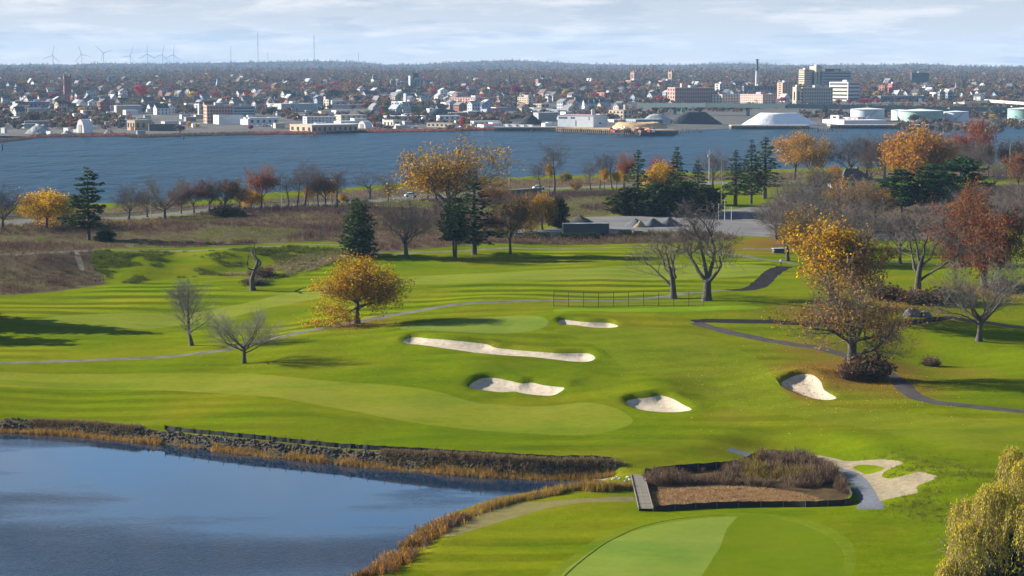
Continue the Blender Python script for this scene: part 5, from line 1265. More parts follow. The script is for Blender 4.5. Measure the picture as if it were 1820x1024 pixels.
STONE = mat('dark_stone', (.025, .025, .027, 1), color2=(.085, .082, .08, 1), scale=1.2, rough=.9)
rocks('riprap_stones', along(NB, 1500, .4, POND_Z) + np.array([.2, 1.05]), .18, STONE)
PALE = mat('pale_stone', (.30, .28, .25, 1), color2=(.5, .47, .43, 1), scale=1.2, rough=.9)
rocks('pale_stones', np.concatenate([along([(1432, 813), (1452, 824)], 30, .5), along([(1375, 840), (1395, 848)], 25, .6), along([(1085, 843), (1130, 850)], 14, .5)]), .2, PALE)

# ------------------------------------------------------------------ built things on the course
WOOD = mat('weathered_wood', (.11, .092, .07, 1), color2=(.23, .20, .16, 1), scale=3, rough=.9)
WOODD = mat('dark_wood', (.10, .08, .06, 1), var=.3, rough=.9)
BLACKF = mat('black_fabric', (.010, .010, .012, 1), color2=(.022, .022, .025, 1), scale=2, rough=.75)
STEEL = mat('galvanised_steel', (.34, .35, .36, 1), var=.15, rough=.5, metal=.4)
DSTEEL = mat('dark_steel', (.02, .02, .022, 1), var=.2, rough=.5)
GLASS = mat('dark_glass', (.015, .02, .025, 1), var=.2, rough=.1, spec=.5)
GREY = mat('grey_paint', (.045, .055, .065, 1), color2=(.065, .078, .09, 1), scale=.4, rough=.6)
PALEG = mat('pale_grey', (.42, .43, .44, 1), var=.1, rough=.7)
WHITE = mat('white_paint', (.72, .72, .71, 1), var=.07, rough=.5)
TYRE = mat('tyre_rubber', (.012, .012, .012, 1), rough=.9)
OB = mat('painted_wall', (.5, .5, .5, 1), obcol=True, var=.10, scale=.25, rough=.85)
OBR = mat('roofing', (.5, .5, .5, 1), obcol=True, var=.15, scale=.4, rough=.9)
WIN = mat('window_glass', (.03, .04, .05, 1), var=.3, rough=.15, spec=.5)


def silt_fence(px, label, h=.95, wpts=None):
    L = near(*np.array(spline(px, 6, False)).T) if wpts is None else wpts; seg = np.hypot(*np.diff(L, axis=0).T); s = np.r_[0, np.cumsum(seg)]
    t = np.arange(0, s[-1], .6); X = np.interp(t, s, L[:, 0]); Y = np.interp(t, s, L[:, 1]) + rng.normal(0, .04, len(t)); Z = G(X, Y)
    root = empty('silt_fence', (X[0], Y[0], Z[0])); o = np.array([X[0], Y[0], Z[0]])
    hh = h * (1 - .14 * np.abs(np.sin(t * math.pi / 2.4)) * rng.uniform(.2, 1, len(t)))
    m = len(t); th = .02
    V = np.concatenate([np.column_stack([X, Y - th, Z - .1]), np.column_stack([X, Y - th + .03 * rng.normal(0, 1, m), Z + hh]), np.column_stack([X, Y + th, Z + hh]), np.column_stack([X, Y + th, Z - .1])]) - o
    Fq = [(a * m + i, a * m + i + 1, ((a + 1) % 4) * m + i + 1, ((a + 1) % 4) * m + i) for a in range(4) for i in range(m - 1)]
    link('fabric', mesh('fabric', V, Fq, BLACKF), root)
    st = MB().box((0, 0, .45), (.05, .05, 1.0)).mesh('stake', WOOD)
    for i in range(0, m, 4): link('stake', st, root, (X[i] - o[0], Y[i] - .06 - o[1], Z[i] - o[2]))
    tag(root, label, 'silt fence', None)


_q = [(283, 789), (400, 803), (560, 820), (700, 834), (850, 846), (960, 852), (1040, 853), (1088, 855)]
silt_fence(None, h=.6, wpts=on_plane(*spline(_q, 6, False).T, POND_Z) + np.array([.3, 2.6]), label='long black silt fence running along the pond bank below the fairway')
silt_fence([(1146, 843), (1200, 837), (1290, 829), (1325, 819), (1352, 805)], 'black silt fence behind the marsh brush, past the footbridge')
silt_fence([(1162, 905), (1260, 900), (1380, 897), (1470, 896), (1505, 890), (1514, 872), (1500, 856)], 'black silt fence wrapping the near edge of the marsh', .7)


def footbridge():
    a, b = near(1133, 846), near(1148, 905); za, zb = gz(a) + .1, gz(b) + .1; za = zb = max(za, zb, -2.9)
    d = b - a; L = np.hypot(*d); ang = math.atan2(d[1], d[0]); root = empty('footbridge', (a[0], a[1], za - .3), ang)
    pl = MB().box((0, 0, 0), (.36, 1.6, .05)).mesh('plank', WOOD)
    n = int(L / .4)
    for i in range(n): link('plank', pl, root, (.2 + i * L / n, rng.normal(0, .015), .3 + rng.normal(0, .006)), (0, 0, rng.normal(0, .006)))
    for s in (-.72, .72):
        MB().box((L / 2, s, .16), (L, .12, .22)).obj('beam', WOODD, root)
        for i in range(4): MB().box((1 + i * (L - 2) / 3, s, -.6), (.16, .16, 1.5)).obj('post', WOODD, root)
        MB().box((L / 2, s * 1.06, .37), (L - .2, .08, .08)).obj('kerb_rail', WOOD, root)
    tag(root, 'narrow wooden plank footbridge crossing between pond and marsh', 'footbridge')


footbridge()


def chain_fence():
    A = near(984, 544); B = near(1251, 546); n = 10; root = empty('chain_link_fence', (A[0], A[1], gz(A)))
    d = (B - A) / n; X = [A + d * i for i in range(n + 1)]; Z = [gz(p) for p in X]; o = np.array([A[0], A[1], Z[0]]); h = 2.65
    post = MB().tube([(0, 0, -.1), (0, 0, h)], .05, 6).mesh('post', DSTEEL)
    for p, z in zip(X, Z): link('post', post, root, (p[0] - o[0], p[1] - o[1], z - o[2]))
    w = MB()
    for i in range(n):
        a = np.array([*(X[i]), Z[i]]) - o; b = np.array([*(X[i + 1]), Z[i + 1]]) - o
        for hh, nm in ((h, 'top_rail'), (1.3, 'middle_rail'), (.12, 'bottom_rail')):
            MB().tube([a + [0, 0, hh], b + [0, 0, hh]], .03, 5).obj(nm, DSTEEL, root)
        L = np.linalg.norm(b - a); g = .16
        for k in np.arange(-h, L, g * 1.5):
            for sg in (1, -1):
                x0 = k if sg > 0 else k + h; p0 = [x0, 0.]; p1 = [x0 + sg * h, h]
                t0, t1 = 0, 1
                for tt in (0,):
                    dx = p1[0] - p0[0]
                    ts = sorted([(0 - p0[0]) / dx, (L - p0[0]) / dx]); t0, t1 = max(0, ts[0]), min(1, ts[1])
                if t1 - t0 < .02: continue
                q = [a + (b - a) * ((p0[0] + t * dx) / L) + np.array([0, 0, .1 + t * (h - .1)]) for t in (t0, t1)]
                w.tube(q, .006, 3, cap=False)
    tag(w.obj('wire_mesh', DSTEEL, root), kind='stuff')
    tag(root, 'dark chain-link fence with posts and rails standing behind the tee', 'fence')


chain_fence()


def person():
    p = near(1388, 471); z = gz(p)
    root = empty('person', (p[0], p[1], z), math.radians(75))
    J = {'pel': (0, 0, .95), 'ch': (.04, 0, 1.25), 'nk': (.06, 0, 1.48), 'hd': (.09, 0, 1.60), 'hd2': (.10, 0, 1.74),
         'hl': (0, .1, .9), 'kl': (.16, .1, .5), 'al': (.22, .1, .09), 'tl': (.40, .1, .04), 'hr': (0, -.1, .9), 'kr': (.0, -.1, .48), 'ar': (-.28, -.1, .12), 'tr': (-.12, -.1, .03),
         'sl': (.05, .2, 1.42), 'el': (-.08, .27, 1.16), 'wl': (.05, .27, .93), 'fl': (.08, .27, .83), 'sr': (.05, -.2, 1.42), 'er': (.12, -.27, 1.15), 'wr': (.30, -.24, .98), 'fr': (.38, -.22, .92)}
    rad = {'pel': .15, 'ch': .155, 'nk': .06, 'hd': .095, 'hd2': .085, 'hl': .095, 'kl': .065, 'al': .045, 'tl': .04, 'hr': .095, 'kr': .065, 'ar': .045, 'tr': .04, 'sl': .065, 'el': .048, 'wl': .032, 'fl': .038, 'sr': .065, 'er': .048, 'wr': .032, 'fr': .038}
    E_ = [('pel', 'ch'), ('ch', 'nk'), ('nk', 'hd'), ('hd', 'hd2'), ('pel', 'hl'), ('hl', 'kl'), ('kl', 'al'), ('al', 'tl'), ('pel', 'hr'), ('hr', 'kr'), ('kr', 'ar'), ('ar', 'tr'), ('nk', 'sl'), ('sl', 'el'), ('el', 'wl'), ('wl', 'fl'), ('nk', 'sr'), ('sr', 'er'), ('er', 'wr'), ('wr', 'fr')]
    ks = list(J); me = bpy.data.meshes.new('body'); me.from_pydata([J[k] for k in ks], [(ks.index(a), ks.index(b)) for a, b in E_], [])
    o = link('body', me, root); sk = o.modifiers.new('s', 'SKIN'); me.skin_vertices.new() if not me.skin_vertices else None
    for i, k in enumerate(ks): me.skin_vertices[0].data[i].radius = (rad[k], rad[k])
    me.skin_vertices[0].data[0].use_root = True
    o.modifiers.new('d', 'SUBSURF').levels = 1
    dg = bpy.context.evaluated_depsgraph_get(); m2 = bpy.data.meshes.new_from_object(o.evaluated_get(dg)); o.modifiers.clear(); o.data = m2
    for m in (mat('skin', (.45, .28, .2, 1)), mat('pale_jacket', (.66, .66, .68, 1)), mat('dark_trousers', (.03, .03, .04, 1)), mat('dark_cap', (.05, .05, .07, 1))): m2.materials.append(m)
    for f in m2.polygons:
        c = f.center; f.use_smooth = True
        f.material_index = 3 if c.z > 1.68 or (c.z < .1) else 0 if c.z > 1.5 or (abs(c.y) > .2 and c.z < .94) else 2 if c.z < .97 else 1
    tag(root, 'walking person in a pale top and dark trousers on the path bend', 'person')


person()


def lump_mesh(name, w, dep, h, m, seed=0, flat=.0, rough=.06, n=22, power=1.1):
    R = np.random.default_rng(seed); V = [(0, 0, h)]; rings = 8; ph = R.uniform(0, 6.28, 6)
    for k in range(1, rings + 1):
        t = (k - 1) / (rings - 1) if flat else k / rings; rr = flat + (1 - flat) * t
        for j in range(n):
            a = j * 6.2832 / n; e = 1 + .10 * math.sin(2 * a + ph[0]) + .07 * math.sin(3 * a + ph[1]) + R.normal(0, rough * .6)
            zz = h * (1 - t ** power) * (1 + R.normal(0, rough)) if k < rings else -.1
            V.append((w / 2 * rr * e * math.cos(a), dep / 2 * rr * e * math.sin(a), zz))
    Fq = [(0, 1 + j, 1 + (j + 1) % n) for j in range(n)] + [(1 + (k - 1) * n + j, 1 + k * n + j, 1 + k * n + (j + 1) % n, 1 + (k - 1) * n + (j + 1) % n) for k in range(1, rings) for j in range(n)]
    return mesh(name, V, Fq, m, smooth=True)


def boulder():
    p = near(1627, 566); m = mat('boulder_stone', (.05, .05, .054, 1), color2=(.15, .15, .155, 1), scale=.9, bump=.12, rough=.9)
    root = empty('boulder', (p[0], p[1], gz(p) - .1))
    R = np.random.default_rng(2)
    for nm, x, w, h in (('large_block', -.6, 3.4, 1.45), ('small_block', 1.7, 2.2, 1.0)):
        me = lump_mesh(nm, w, 2.4, h, m, seed=int(w * 10), flat=.25, rough=.09, n=14, power=2.6); link(nm, me, root, (x, R.normal(0, .2), 0))
    tag(root, 'large grey boulder in two blocks on the grass below the leaning tree', 'boulder')


boulder()


def bin_():
    p = near(1383, 449); root = empty('storage_bin', (p[0], p[1], gz(p)), .25)
    MB().box((0, 0, .5), (2.6, 1.2, 1.0)).obj('box', GREY, root); MB().box((0, 0, 1.04), (2.75, 1.35, .08)).obj('lid', PALEG, root); MB().box((1.33, 0, .5), (.06, 1.0, .8)).obj('end_door', DSTEEL, root)
    tag(root, 'small grey utility box on the lawn near the walking person', 'utility box')


bin_()


def lamp(px, py, top, label, flip=-1):
    p = near(px, py); z = gz(p); s = FPX / (p[1] * CP_ + (CAMZ - z) * SP_); h = (py - top) / s
    root = empty('street_lamp', (p[0], p[1], z))
    MB().tube([(0, 0, 0), (0, 0, .5), (0, 0, h * .93)], [.17, .13, .08], 8).obj('pole', STEEL, root)
    t = np.linspace(0, 1, 6); MB().tube(np.column_stack([flip * 2.6 * t, 0 * t, h * .93 + h * .07 * np.sin(t * 1.5)]), np.linspace(.06, .045, 6), 6).obj('arm', STEEL, root)
    MB().box((flip * 2.9, 0, h * .995), (.9, .3, .14)).obj('lamp_head', PALEG, root)
    tag(root, label, 'street lamp', 'street lamps along the shore road')


lamp(268, 386, 326, 'grey street lamp beside the bare fan-shaped tree')
lamp(501, 368, 313, 'grey street lamp between the orange maroon tree and the thin bare tree')
lamp(712, 355, 304, 'grey street lamp on the road left of the tall gauzy tree')
lamp(905, 342, 293, 'grey street lamp on the road before the parked white car')
lamp(1794, 318, 252, 'grey street lamp by the orange-brown tree past the rust oak')


def pole(px, py, top, r, m, label, name='utility_pole', cat='pole', cross=False):
    p = near(px, py); z = gz(p); s = FPX / (p[1] * CP_ + (CAMZ - z) * SP_); h = (py - top) / s
    root = empty(name, (p[0], p[1], z)); MB().tube([(0, 0, -.2), (0, 0, h)], [r, r * .65], 7).obj('pole', m, root)
    if cross: MB().box((0, 0, h * .93), (2.2, .1, .12)).obj('crossarm', m, root); MB().tube([(-.4, .2, h * .8), (-.4, .2, h * .88)], .2, 8).obj('transformer', PALEG, root)
    else: MB().tube([(0, 0, h), (0, 0, h + .15)], r * .9, 7).obj('cap', m, root)
    tag(root, label, cat)


pole(1282, 388, 288, .14, WOOD, 'tall thin wooden pole at the edge of the parking area')
pole(1288, 392, 356, .12, PALEG, 'short pale post beside the tall wooden pole')
pole(1277, 408, 362, .10, PALEG, 'slim pale pole in front of the tall wooden pole')
pole(1300, 392, 368, .12, PALEG, 'shorter pale post past the tall wooden pole')
pole(1260, 335, 268, .16, PALEG, 'utility pole with crossarm in front of the river', cross=True)
pole(1285, 330, 289, .14, PALEG, 'pale utility pole at the road past the dense grove')
pole(660, 352, 318, .08, PALEG, 'thin pale pole by the lone bare tree at the road')

CARM = {}


def car(p, z, rz, label, color=(.75, .75, .76, 1), detail=True, group=None, name='parked_car'):
    if 'body' not in CARM:
        pr = [(-2.2, .35), (-2.25, .75), (-1.9, .95), (-1.35, 1.02), (1.0, 1.0), (1.9, .88), (2.2, .7), (2.22, .35)]
        b = MB(); n = len(pr); V = [(x, -.85, z) for x, z in pr] + [(x, .85, z) for x, z in pr]
        b.add(V, [tuple(range(n)), tuple(range(n, 2 * n))[::-1]] + [(i, n + i, n + (i + 1) % n, (i + 1) % n) for i in range(n)]); CARM['body'] = b.mesh('body', OB)
        c = MB(); pc = [(-1.75, .98, .80), (-1.2, 1.45, .62), (.35, 1.45, .62), (1.15, .98, .80)]; n = 4
        c.add([(x, -w, z) for x, z, w in pc] + [(x, w, z) for x, z, w in pc], [tuple(range(n)), tuple(range(n, 2 * n))[::-1]] + [(i, n + i, n + (i + 1) % n, (i + 1) % n) for i in range(n)]); CARM['cabin'] = c.mesh('cabin_glass', GLASS)
        CARM['roof'] = MB().box((-.42, 0, 1.47), (1.6, 1.2, .06), taper=.9).mesh('roof', OB)
        CARM['wheel'] = MB().tube([(0, -.11, 0), (0, .11, 0)], .33, 10).mesh('wheel', TYRE)
        CARM['lamp'] = MB().box((0, 0, 0), (.08, .35, .16)).mesh('headlight', GLASS)
    root = empty(name, (p[0], p[1], z), rz)
    link('body', CARM['body'], root, color=color); link('cabin_glass', CARM['cabin'], root); link('roof', CARM['roof'], root, color=color)
    if detail:
        for x in (-1.35, 1.4):
            for y in (-.78, .78): link('wheel', CARM['wheel'], root, (x, y, .33))
        for y in (-.55, .55): link('headlight', CARM['lamp'], root, (2.2, y, .68))
    return tag(root, label, 'car', group)


for px, py, lab, c in ((731, 350, 'white car on the shore road beside the street lamp', (.75, .75, .76, 1)), (958, 338.5, 'white car on the shore road by the very tall bare tree', (.75, .75, .76, 1)), (609, 358.5, 'dark car on the shore road behind the little yellow tree', (.03, .03, .04, 1)), (1398, 372, 'silver car near the spruce trio by the parking area', (.55, .56, .58, 1))):
    p = near(px, py); car(p, gz(p), .25, lab, c)


def trailer():
    a, b = near(1000, 419.5), near(1081, 418.5); d = b - a; L = float(np.hypot(*d)); ang = math.atan2(d[1], d[0]); z = gz(a)
    root = empty('semi_trailer', (a[0], a[1], z), ang)
    MB().box((L / 2, 0, 2.35), (L, 2.5, 2.5)).obj('cargo_box', GREY, root); MB().box((L / 2, 0, 3.63), (L + .05, 2.56, .06)).obj('roof', PALEG, root)
    MB().box((L / 2, 0, .98), (L - .5, 1.0, .2)).obj('chassis', DSTEEL, root)
    wm = MB().tube([(0, -.15, 0), (0, .15, 0)], .5, 12).mesh('wheel', TYRE)
    for x in (L - 1.6, L - 2.9):
        for y in (-1.0, 1.0): link('wheel', wm, root, (x, y, .5))
    for y in (-.8, .8): MB().box((2.5, y, .45), (.14, .14, .95)).obj('landing_leg', DSTEEL, root)
    MB().box((L + .03, 0, 2.35), (.05, 2.3, 2.3)).obj('rear_door', PALEG, root)
    tag(root, 'long grey semi-trailer standing on the parking area behind trimmed hedges', 'trailer')


trailer()


def mound(px0, px1, py, top, m, label, name, cat, fn=near, gf=gz, seed=1, flat=.0, depth=.7, power=1.1):
    p = fn((px0 + px1) / 2, py); z = gf(p); s = FPX / (p[1] * CP_ + (CAMZ - z) * SP_); w = (px1 - px0) / s; h = (py - top) / s
    o = link(name, lump_mesh(name, w, w * depth, h, m, seed, flat, power=power), None, (p[0], p[1], z)); return tag(o, label, cat)


GRAV = mat('heaped_gravel', (.06, .07, .08, 1), color2=(.11, .12, .135, 1), scale=1.3, bump=.12, rough=.95)
SOIL = mat('heaped_soil', (.03, .028, .027, 1), color2=(.07, .062, .055, 1), scale=1.2, bump=.12, rough=.95)
mound(1110, 1150, 402, 389, GRAV, 'grey-blue gravel heap on the parking area, smallest of three', 'gravel_heap', 'gravel heap', seed=1)
mound(1140, 1182, 403, 388, GRAV, 'grey-blue gravel heap on the parking area, middle one of three', 'gravel_heap', 'gravel heap', seed=2)
mound(1166, 1212, 402, 387, GRAV, 'grey-blue gravel heap on the parking area, last of three towards the bare twin tree', 'gravel_heap', 'gravel heap', seed=3)
mound(1126, 1150, 404, 392, mat('heaped_sand', (.28, .2, .11, 1), rough=.95, bump=.1), 'small tan earth pile in front of the gravel heaps', 'earth_pile', 'earth pile', seed=4)
mound(998, 1062, 398, 384, SOIL, 'dark soil heap behind the grey trailer', 'soil_heap', 'soil heap', seed=5)


def hedge(px0, px1, py, top, label, c):
    a, b = near(px0, py), near(px1, py); z = gz(a); s = FPX / (a[1] * CP_ + (CAMZ - z) * SP_); h = (py - top) / s; L = float(np.hypot(*(b - a))); w = 1.6
    R = np.random.default_rng(int(px0)); n = int(L * 170)
    C = np.column_stack([R.uniform(0, L, n), R.uniform(-w / 2, w / 2, n), R.uniform(.05, h, n)]); k = R.integers(0, 3, n); C[k == 0, 2] = h * R.uniform(.9, 1.05, (k == 0).sum()); C[k == 1, 1] = -w / 2 + R.normal(0, .06, (k == 1).sum())
    V, Fl = leaf_quads(C, R.uniform(.14, .3, n), R); d = b - a
    root = empty('hedge', (a[0], a[1], z), math.atan2(d[1], d[0])); link('foliage', mesh('foliage', V, Fl.astype(np.int32), LEAF, var=np.repeat(R.random(n), 4)), root, color=c)
    st = MB()
    for x in np.arange(.4, L, .8): st.tube([(x, 0, 0), (x + R.normal(0, .1), 0, h * .8)], .03, 4)
    tag(st.obj('stems', TWIG, root), kind='stuff'); tag(root, label, 'hedge')


hedge(922, 978, 423, 412, 'trimmed dark hedge before the bare forked tree and the trailer', DG)
hedge(992, 1030, 424, 411, 'trimmed dark hedge in front of the trailer front half', DG)
hedge(1032, 1066, 424, 411, 'trimmed dark hedge in front of the trailer rear half', DG)
hedge(1101, 1122, 417, 408, 'short trimmed green hedge below the gravel heaps', DG2)
hedge(1126, 1142, 417, 409, 'second short trimmed hedge below the gravel heaps', DG2)
hedge(848, 920, 423, 410, 'dark overgrown hedge below the orange twiggy bush', OLG)


def guard_rail(px, label):
    L = near(*np.array(px, float).T); seg = np.hypot(*np.diff(L, axis=0).T); s = np.r_[0, np.cumsum(seg)]; t = np.arange(0, s[-1], 4.0)
    X = np.interp(t, s, L[:, 0]); Y = np.interp(t, s, L[:, 1]); Z = G(X, Y); o = np.array([X[0], Y[0], Z[0]]); root = empty('guard_rail', o)
    MB().tube(np.column_stack([X, Y, Z + .72]) - o, .13, 5).obj('rail', STEEL, root); pm = MB().box((0, 0, .35), (.12, .12, .9)).mesh('post', WOODD)
    for a in zip(X, Y, Z): link('post', pm, root, np.array(a) - o)
    tag(root, label, 'guard rail')


guard_rail([(-60, 394), (100, 386.5), (290, 377), (470, 364), (600, 356.5), (706, 349), (800, 342.5)], 'long steel guard rail on the river side of the road')


def low_wall():
    a, b = near(852, 348), near(962, 342); d = b - a; L = float(np.hypot(*d)); root = empty('retaining_wall', (*a, gz(a) - .3), math.atan2(d[1], d[0]))
    m = mat('purple_grey_concrete', (.10, .095, .11, 1), var=.2, rough=.9)
    pm = MB().box((L / 24, 0, .9), (L / 12 - .06, .4, 1.8)).mesh('wall_panel', m)
    for i in range(12): link('wall_panel', pm, root, (i * L / 12, 0, 0))
    MB().box((L / 2, 0, 1.85), (L, .5, .1)).obj('coping', m, root); tag(root, 'low dark wall along the road under the shoreline scrub', 'wall')


low_wall()


def clubhouse():
    p = near(1512, 334); z = gz(p); root = empty('house', (p[0], p[1], z), .35); w, d, h = 13, 10, 3.2
    MB().box((0, 0, h / 2), (w, d, h)).obj('wall', mat('house_wall', (.50, .49, .50, 1), var=.08), root)
    e = .7; r = MB().add([(-w / 2 - e, -d / 2 - e, h), (w / 2 + e, -d / 2 - e, h), (w / 2 + e, d / 2 + e, h), (-w / 2 - e, d / 2 + e, h), (-2.2, 0, h + 4), (2.2, 0, h + 4)], [(0, 1, 5, 4), (1, 2, 5), (2, 3, 4, 5), (3, 0, 4), (3, 2, 1, 0)])
    ro = r.obj('roof', mat('dark_shingle', (.05, .045, .045, 1), color2=(.11, .10, .10, 1), scale=2), root); MB().box((3, 1, h + 3.3), (.8, .8, 2.4)).obj('chimney', mat('chimney_brick', (.22, .08, .05, 1)), ro)
    wm = MB().box((0, 0, 0), (1.3, .1, 1.5)).mesh('window', GLASS)
    for x in (-4.5, -1.8, 1.8, 4.5): link('window', wm, root, (x, -d / 2 - .03, 1.7))
    for y in (-2.5, 2): link('window', wm, root, (-w / 2 - .03, y, 1.7), (0, 0, math.pi / 2))
    MB().box((0, -d / 2 - .04, 1.05), (1.1, .1, 2.1)).obj('door', DSTEEL, root); tag(root, 'low house with dark hipped roof among the amber trees', 'house')


clubhouse()
for px, py, lab in ((326, 248, 'lone dark wooden piling in the river off the tan shed'), (4, 266, 'dark channel marker piling in the river by the near point')):
    q = on_plane(px, py, RIVER_Z); root = empty('river_piling', (q[0], q[1], RIVER_Z - 1.5)); MB().tube([(0, 0, 0), (0, 0, 4.2)], [.5, .42], 8).obj('pile', WOODD, root); MB().tube([(0, 0, 4.2), (0, 0, 4.6)], .55, 8).obj('cap', DSTEEL, root); tag(root, lab, 'piling')

# ------------------------------------------------------------------ the city across the river
WOODC = bpy.data.collections.new('crown_forms')      # prototypes for the far woods (instanced, never linked to the scene)
CROWN_I = leaf_mat('far_crowns', 'tint', hue=.02, val=(.6, 1.4), trans=.2)
CROWN_O = leaf_mat('city_crowns', None, hue=.025, val=(.6, 1.4), trans=.2)
TRUNK_O = mat('city_trunk', (.06, .05, .045, 1), rough=.95)


def puff(seed, n, flat=1.0, size=.34, tight=.12):
    """unit crown (radius 1, standing on z=0): leaf clumps over several lobes"""
    R = np.random.default_rng(seed); lobes = [(np.array([0, 0, .95 * flat]), .72)] + [(np.array([.45 * math.cos(a), .45 * math.sin(a), R.uniform(.6, 1.25) * flat]), R.uniform(.4, .58)) for a in np.linspace(0, 6.28, 6)[:-1] + R.random()]
    C = []
    for i in range(n):
        c, r = lobes[R.integers(len(lobes))]; d = R.normal(size=3); d /= np.linalg.norm(d); d[2] = d[2] * .9
        C.append(c + d * r * R.uniform(.75, 1.05) * np.array([1, 1, flat]))
    C = np.array(C); ax = C - np.array([0, 0, .9 * flat]); b = np.cross(ax, R.normal(size=(n, 3)))
    V, Fl = leaf_quads(C, R.uniform(.6, 1.3, n) * size, R, b, 1.0); return V, Fl, np.repeat(R.random(n), 4)


for s in range(4):
    V, Fl, va = puff(200 + s, 70, [1, .85, 1.15, 1.0][s], .52)
    WOODC.objects.link(bpy.data.objects.new('crown_form', mesh('crown_form', V, Fl.astype(np.int32), CROWN_I, var=va)))
R_ = np.random.default_rng(5); V, Fl, va = puff(209, 60, 1.9, .4); V[:, :2] *= (1.05 - V[:, 2:3] / 3.9 * .8).clip(.1)
WOODC.objects.link(bpy.data.objects.new('crown_form', mesh('crown_form', V, Fl.astype(np.int32), CROWN_I, var=va)))


def woods(name, X, Y, r, tint, idx, sink=.1):
    me = bpy.data.meshes.new(name); n = len(X); Zz = F(X, Y)
    me.vertices.add(n); me.vertices.foreach_set('co', np.column_stack([X, Y, Zz - r * sink]).astype(np.float32).ravel())
    a = me.attributes.new('rad', 'FLOAT', 'POINT'); a.data.foreach_set('value', r.astype(np.float32))
    a = me.attributes.new('spin', 'FLOAT', 'POINT'); a.data.foreach_set('value', rng.uniform(0, 6.28, n).astype(np.float32))
    a = me.attributes.new('form', 'INT', 'POINT'); a.data.foreach_set('value', idx.astype(np.int32))
    a = me.attributes.new('tint', 'FLOAT_COLOR', 'POINT'); c = np.ones((n, 4), np.float32); c[:, :3] = tint; a.data.foreach_set('color', c.ravel())
    o = link(name, me); g = bpy.data.node_groups.new('woods', 'GeometryNodeTree')
    g.interface.new_socket('Geometry', in_out='INPUT', socket_type='NodeSocketGeometry'); g.interface.new_socket('Geometry', in_out='OUTPUT', socket_type='NodeSocketGeometry')
    gi, go = g.nodes.new('NodeGroupInput'), g.nodes.new('NodeGroupOutput'); ip = g.nodes.new('GeometryNodeInstanceOnPoints')
    ci = g.nodes.new('GeometryNodeCollectionInfo'); ci.inputs[0].default_value = WOODC; ci.inputs['Separate Children'].default_value = True; ci.inputs['Reset Children'].default_value = True
    def named(nm, t):
        x = g.nodes.new('GeometryNodeInputNamedAttribute'); x.data_type = t; x.inputs[0].default_value = nm; return next(q for q in x.outputs if q.enabled and q.name == 'Attribute')
    L = g.links.new; L(gi.outputs[0], ip.inputs['Points']); L(ci.outputs[0], ip.inputs['Instance']); ip.inputs['Pick Instance'].default_value = True
    L(named('form', 'INT'), ip.inputs['Instance Index'])
    cx = g.nodes.new('ShaderNodeCombineXYZ'); L(named('spin', 'FLOAT'), cx.inputs[2]); L(cx.outputs[0], ip.inputs['Rotation'])
    L(named('rad', 'FLOAT'), ip.inputs['Scale']); L(ip.outputs[0], go.inputs[0])
    o.modifiers.new('woods', 'NODES').node_group = g
    return tag(o, kind='stuff')


def sector(n, d0, d1, half=16.2):
    d = np.sqrt(rng.uniform(d0 ** 2, d1 ** 2, n)); a = np.radians(rng.uniform(-half, half, n)); return d * np.sin(a), d * np.cos(a)


def px_of(X, Y, Z):
    f = Y * CP_ - (Z - CAMZ) * SP_; u = Y * SP_ + (Z - CAMZ) * CP_; return 910 + FPX * X / f, 512 - FPX * u / f


CLEAR = []      # world rectangles kept free of scattered trees: (x0, x1, y0, y1) in photo pixels of the ground point


def landmark(px0, px1, py0, py1): CLEAR.append((px0, px1, py0, py1))


# --- built blocks -----------------------------------------------------------------------------------------------------
LM = []


def fr(p, z): return FPX / (p[1] * CP_ + (CAMZ - z) * SP_)


def block(x0, xc, x1, top, base, label, wall, roof=(.16, .16, .17), ang=38, rows=0, cols=0, bands=False, cat='building', name='building', group=None, wside=None, extra=None, parapet=True, sidecols=None, mark=True):
    """box building seen corner-on: x0..xc its sunlit face, xc..x1 its other face (photo pixels)"""
    p = far(xc, base); z = float(F(*p)) ; s = fr(p, z); A = math.radians(min(ang + 12, max(75, ang)))
    L = max(2.0, (xc - x0) / s / math.cos(A)); D = max(2.0, (x1 - xc) / s / math.sin(A)); h = (base - top) / s
    root = empty(name, (p[0], p[1], z - 1), math.pi - A)      # local +x runs along the sunlit face away from the corner, +y... into the block
    b = MB(); b.box((L / 2, -D / 2, (h + 1) / 2), (L, D, h + 1)); w = b.obj('wall', OB, root, color=(*wall, 1))
    rf = MB().box((L / 2, -D / 2, h + 1.1), (L + .4, D + .4, .25)); rf.obj('roof', OBR, root, color=(*roof, 1))
    if parapet and h > 8 and D > 6: MB().box((L * .4, -D * .5, h + 2.2), (min(8, L * .4), min(7, D * .5), 2.4)).obj('roof_unit', OB, root, color=(.4, .4, .41, 1))
    if rows:
        m = MB(); c = cols or max(1, int(L / 4.5)); c2 = sidecols or max(1, int(D / 4.5)); sh = (h - 1) / rows
        for r in range(rows):
            zc = 1 + .6 + sh * (r + .5)
            if bands:
                m.box((L / 2, .06, zc), (L * .92, .12, sh * .42)); m.box((-.06, -D / 2, zc), (.12, D * .92, sh * .42))
            else:
                for i in range(c): m.box((L * (i + .5) / c, .06, zc), (L / c * .42, .12, sh * .52))
                for i in range(c2): m.box((-.06, -D * (i + .5) / c2, zc), (.12, D / c2 * .42, sh * .52))
        tag(m.obj('windows', WIN, root), kind='stuff')
    if extra: extra(root, L, D, h + 1)
    tag(root, label, cat, group)
    if mark: landmark(x0 - 2, x1 + 2, base - 3, base + 1.5); LM.append(((x0 + x1) / 2, base, label))
    return root


GRB, BRK, CRM, WHT, BRN_, DKB, BLU, GRN = (.26, .27, .29), (.25, .105, .075), (.46, .38, .27), (.62, .62, .62), (.20, .13, .10), (.07, .065, .065), (.13, .20, .36), (.12, .22, .19)
PNK = (.42, .25, .20); TANB = (.46, .33, .20)


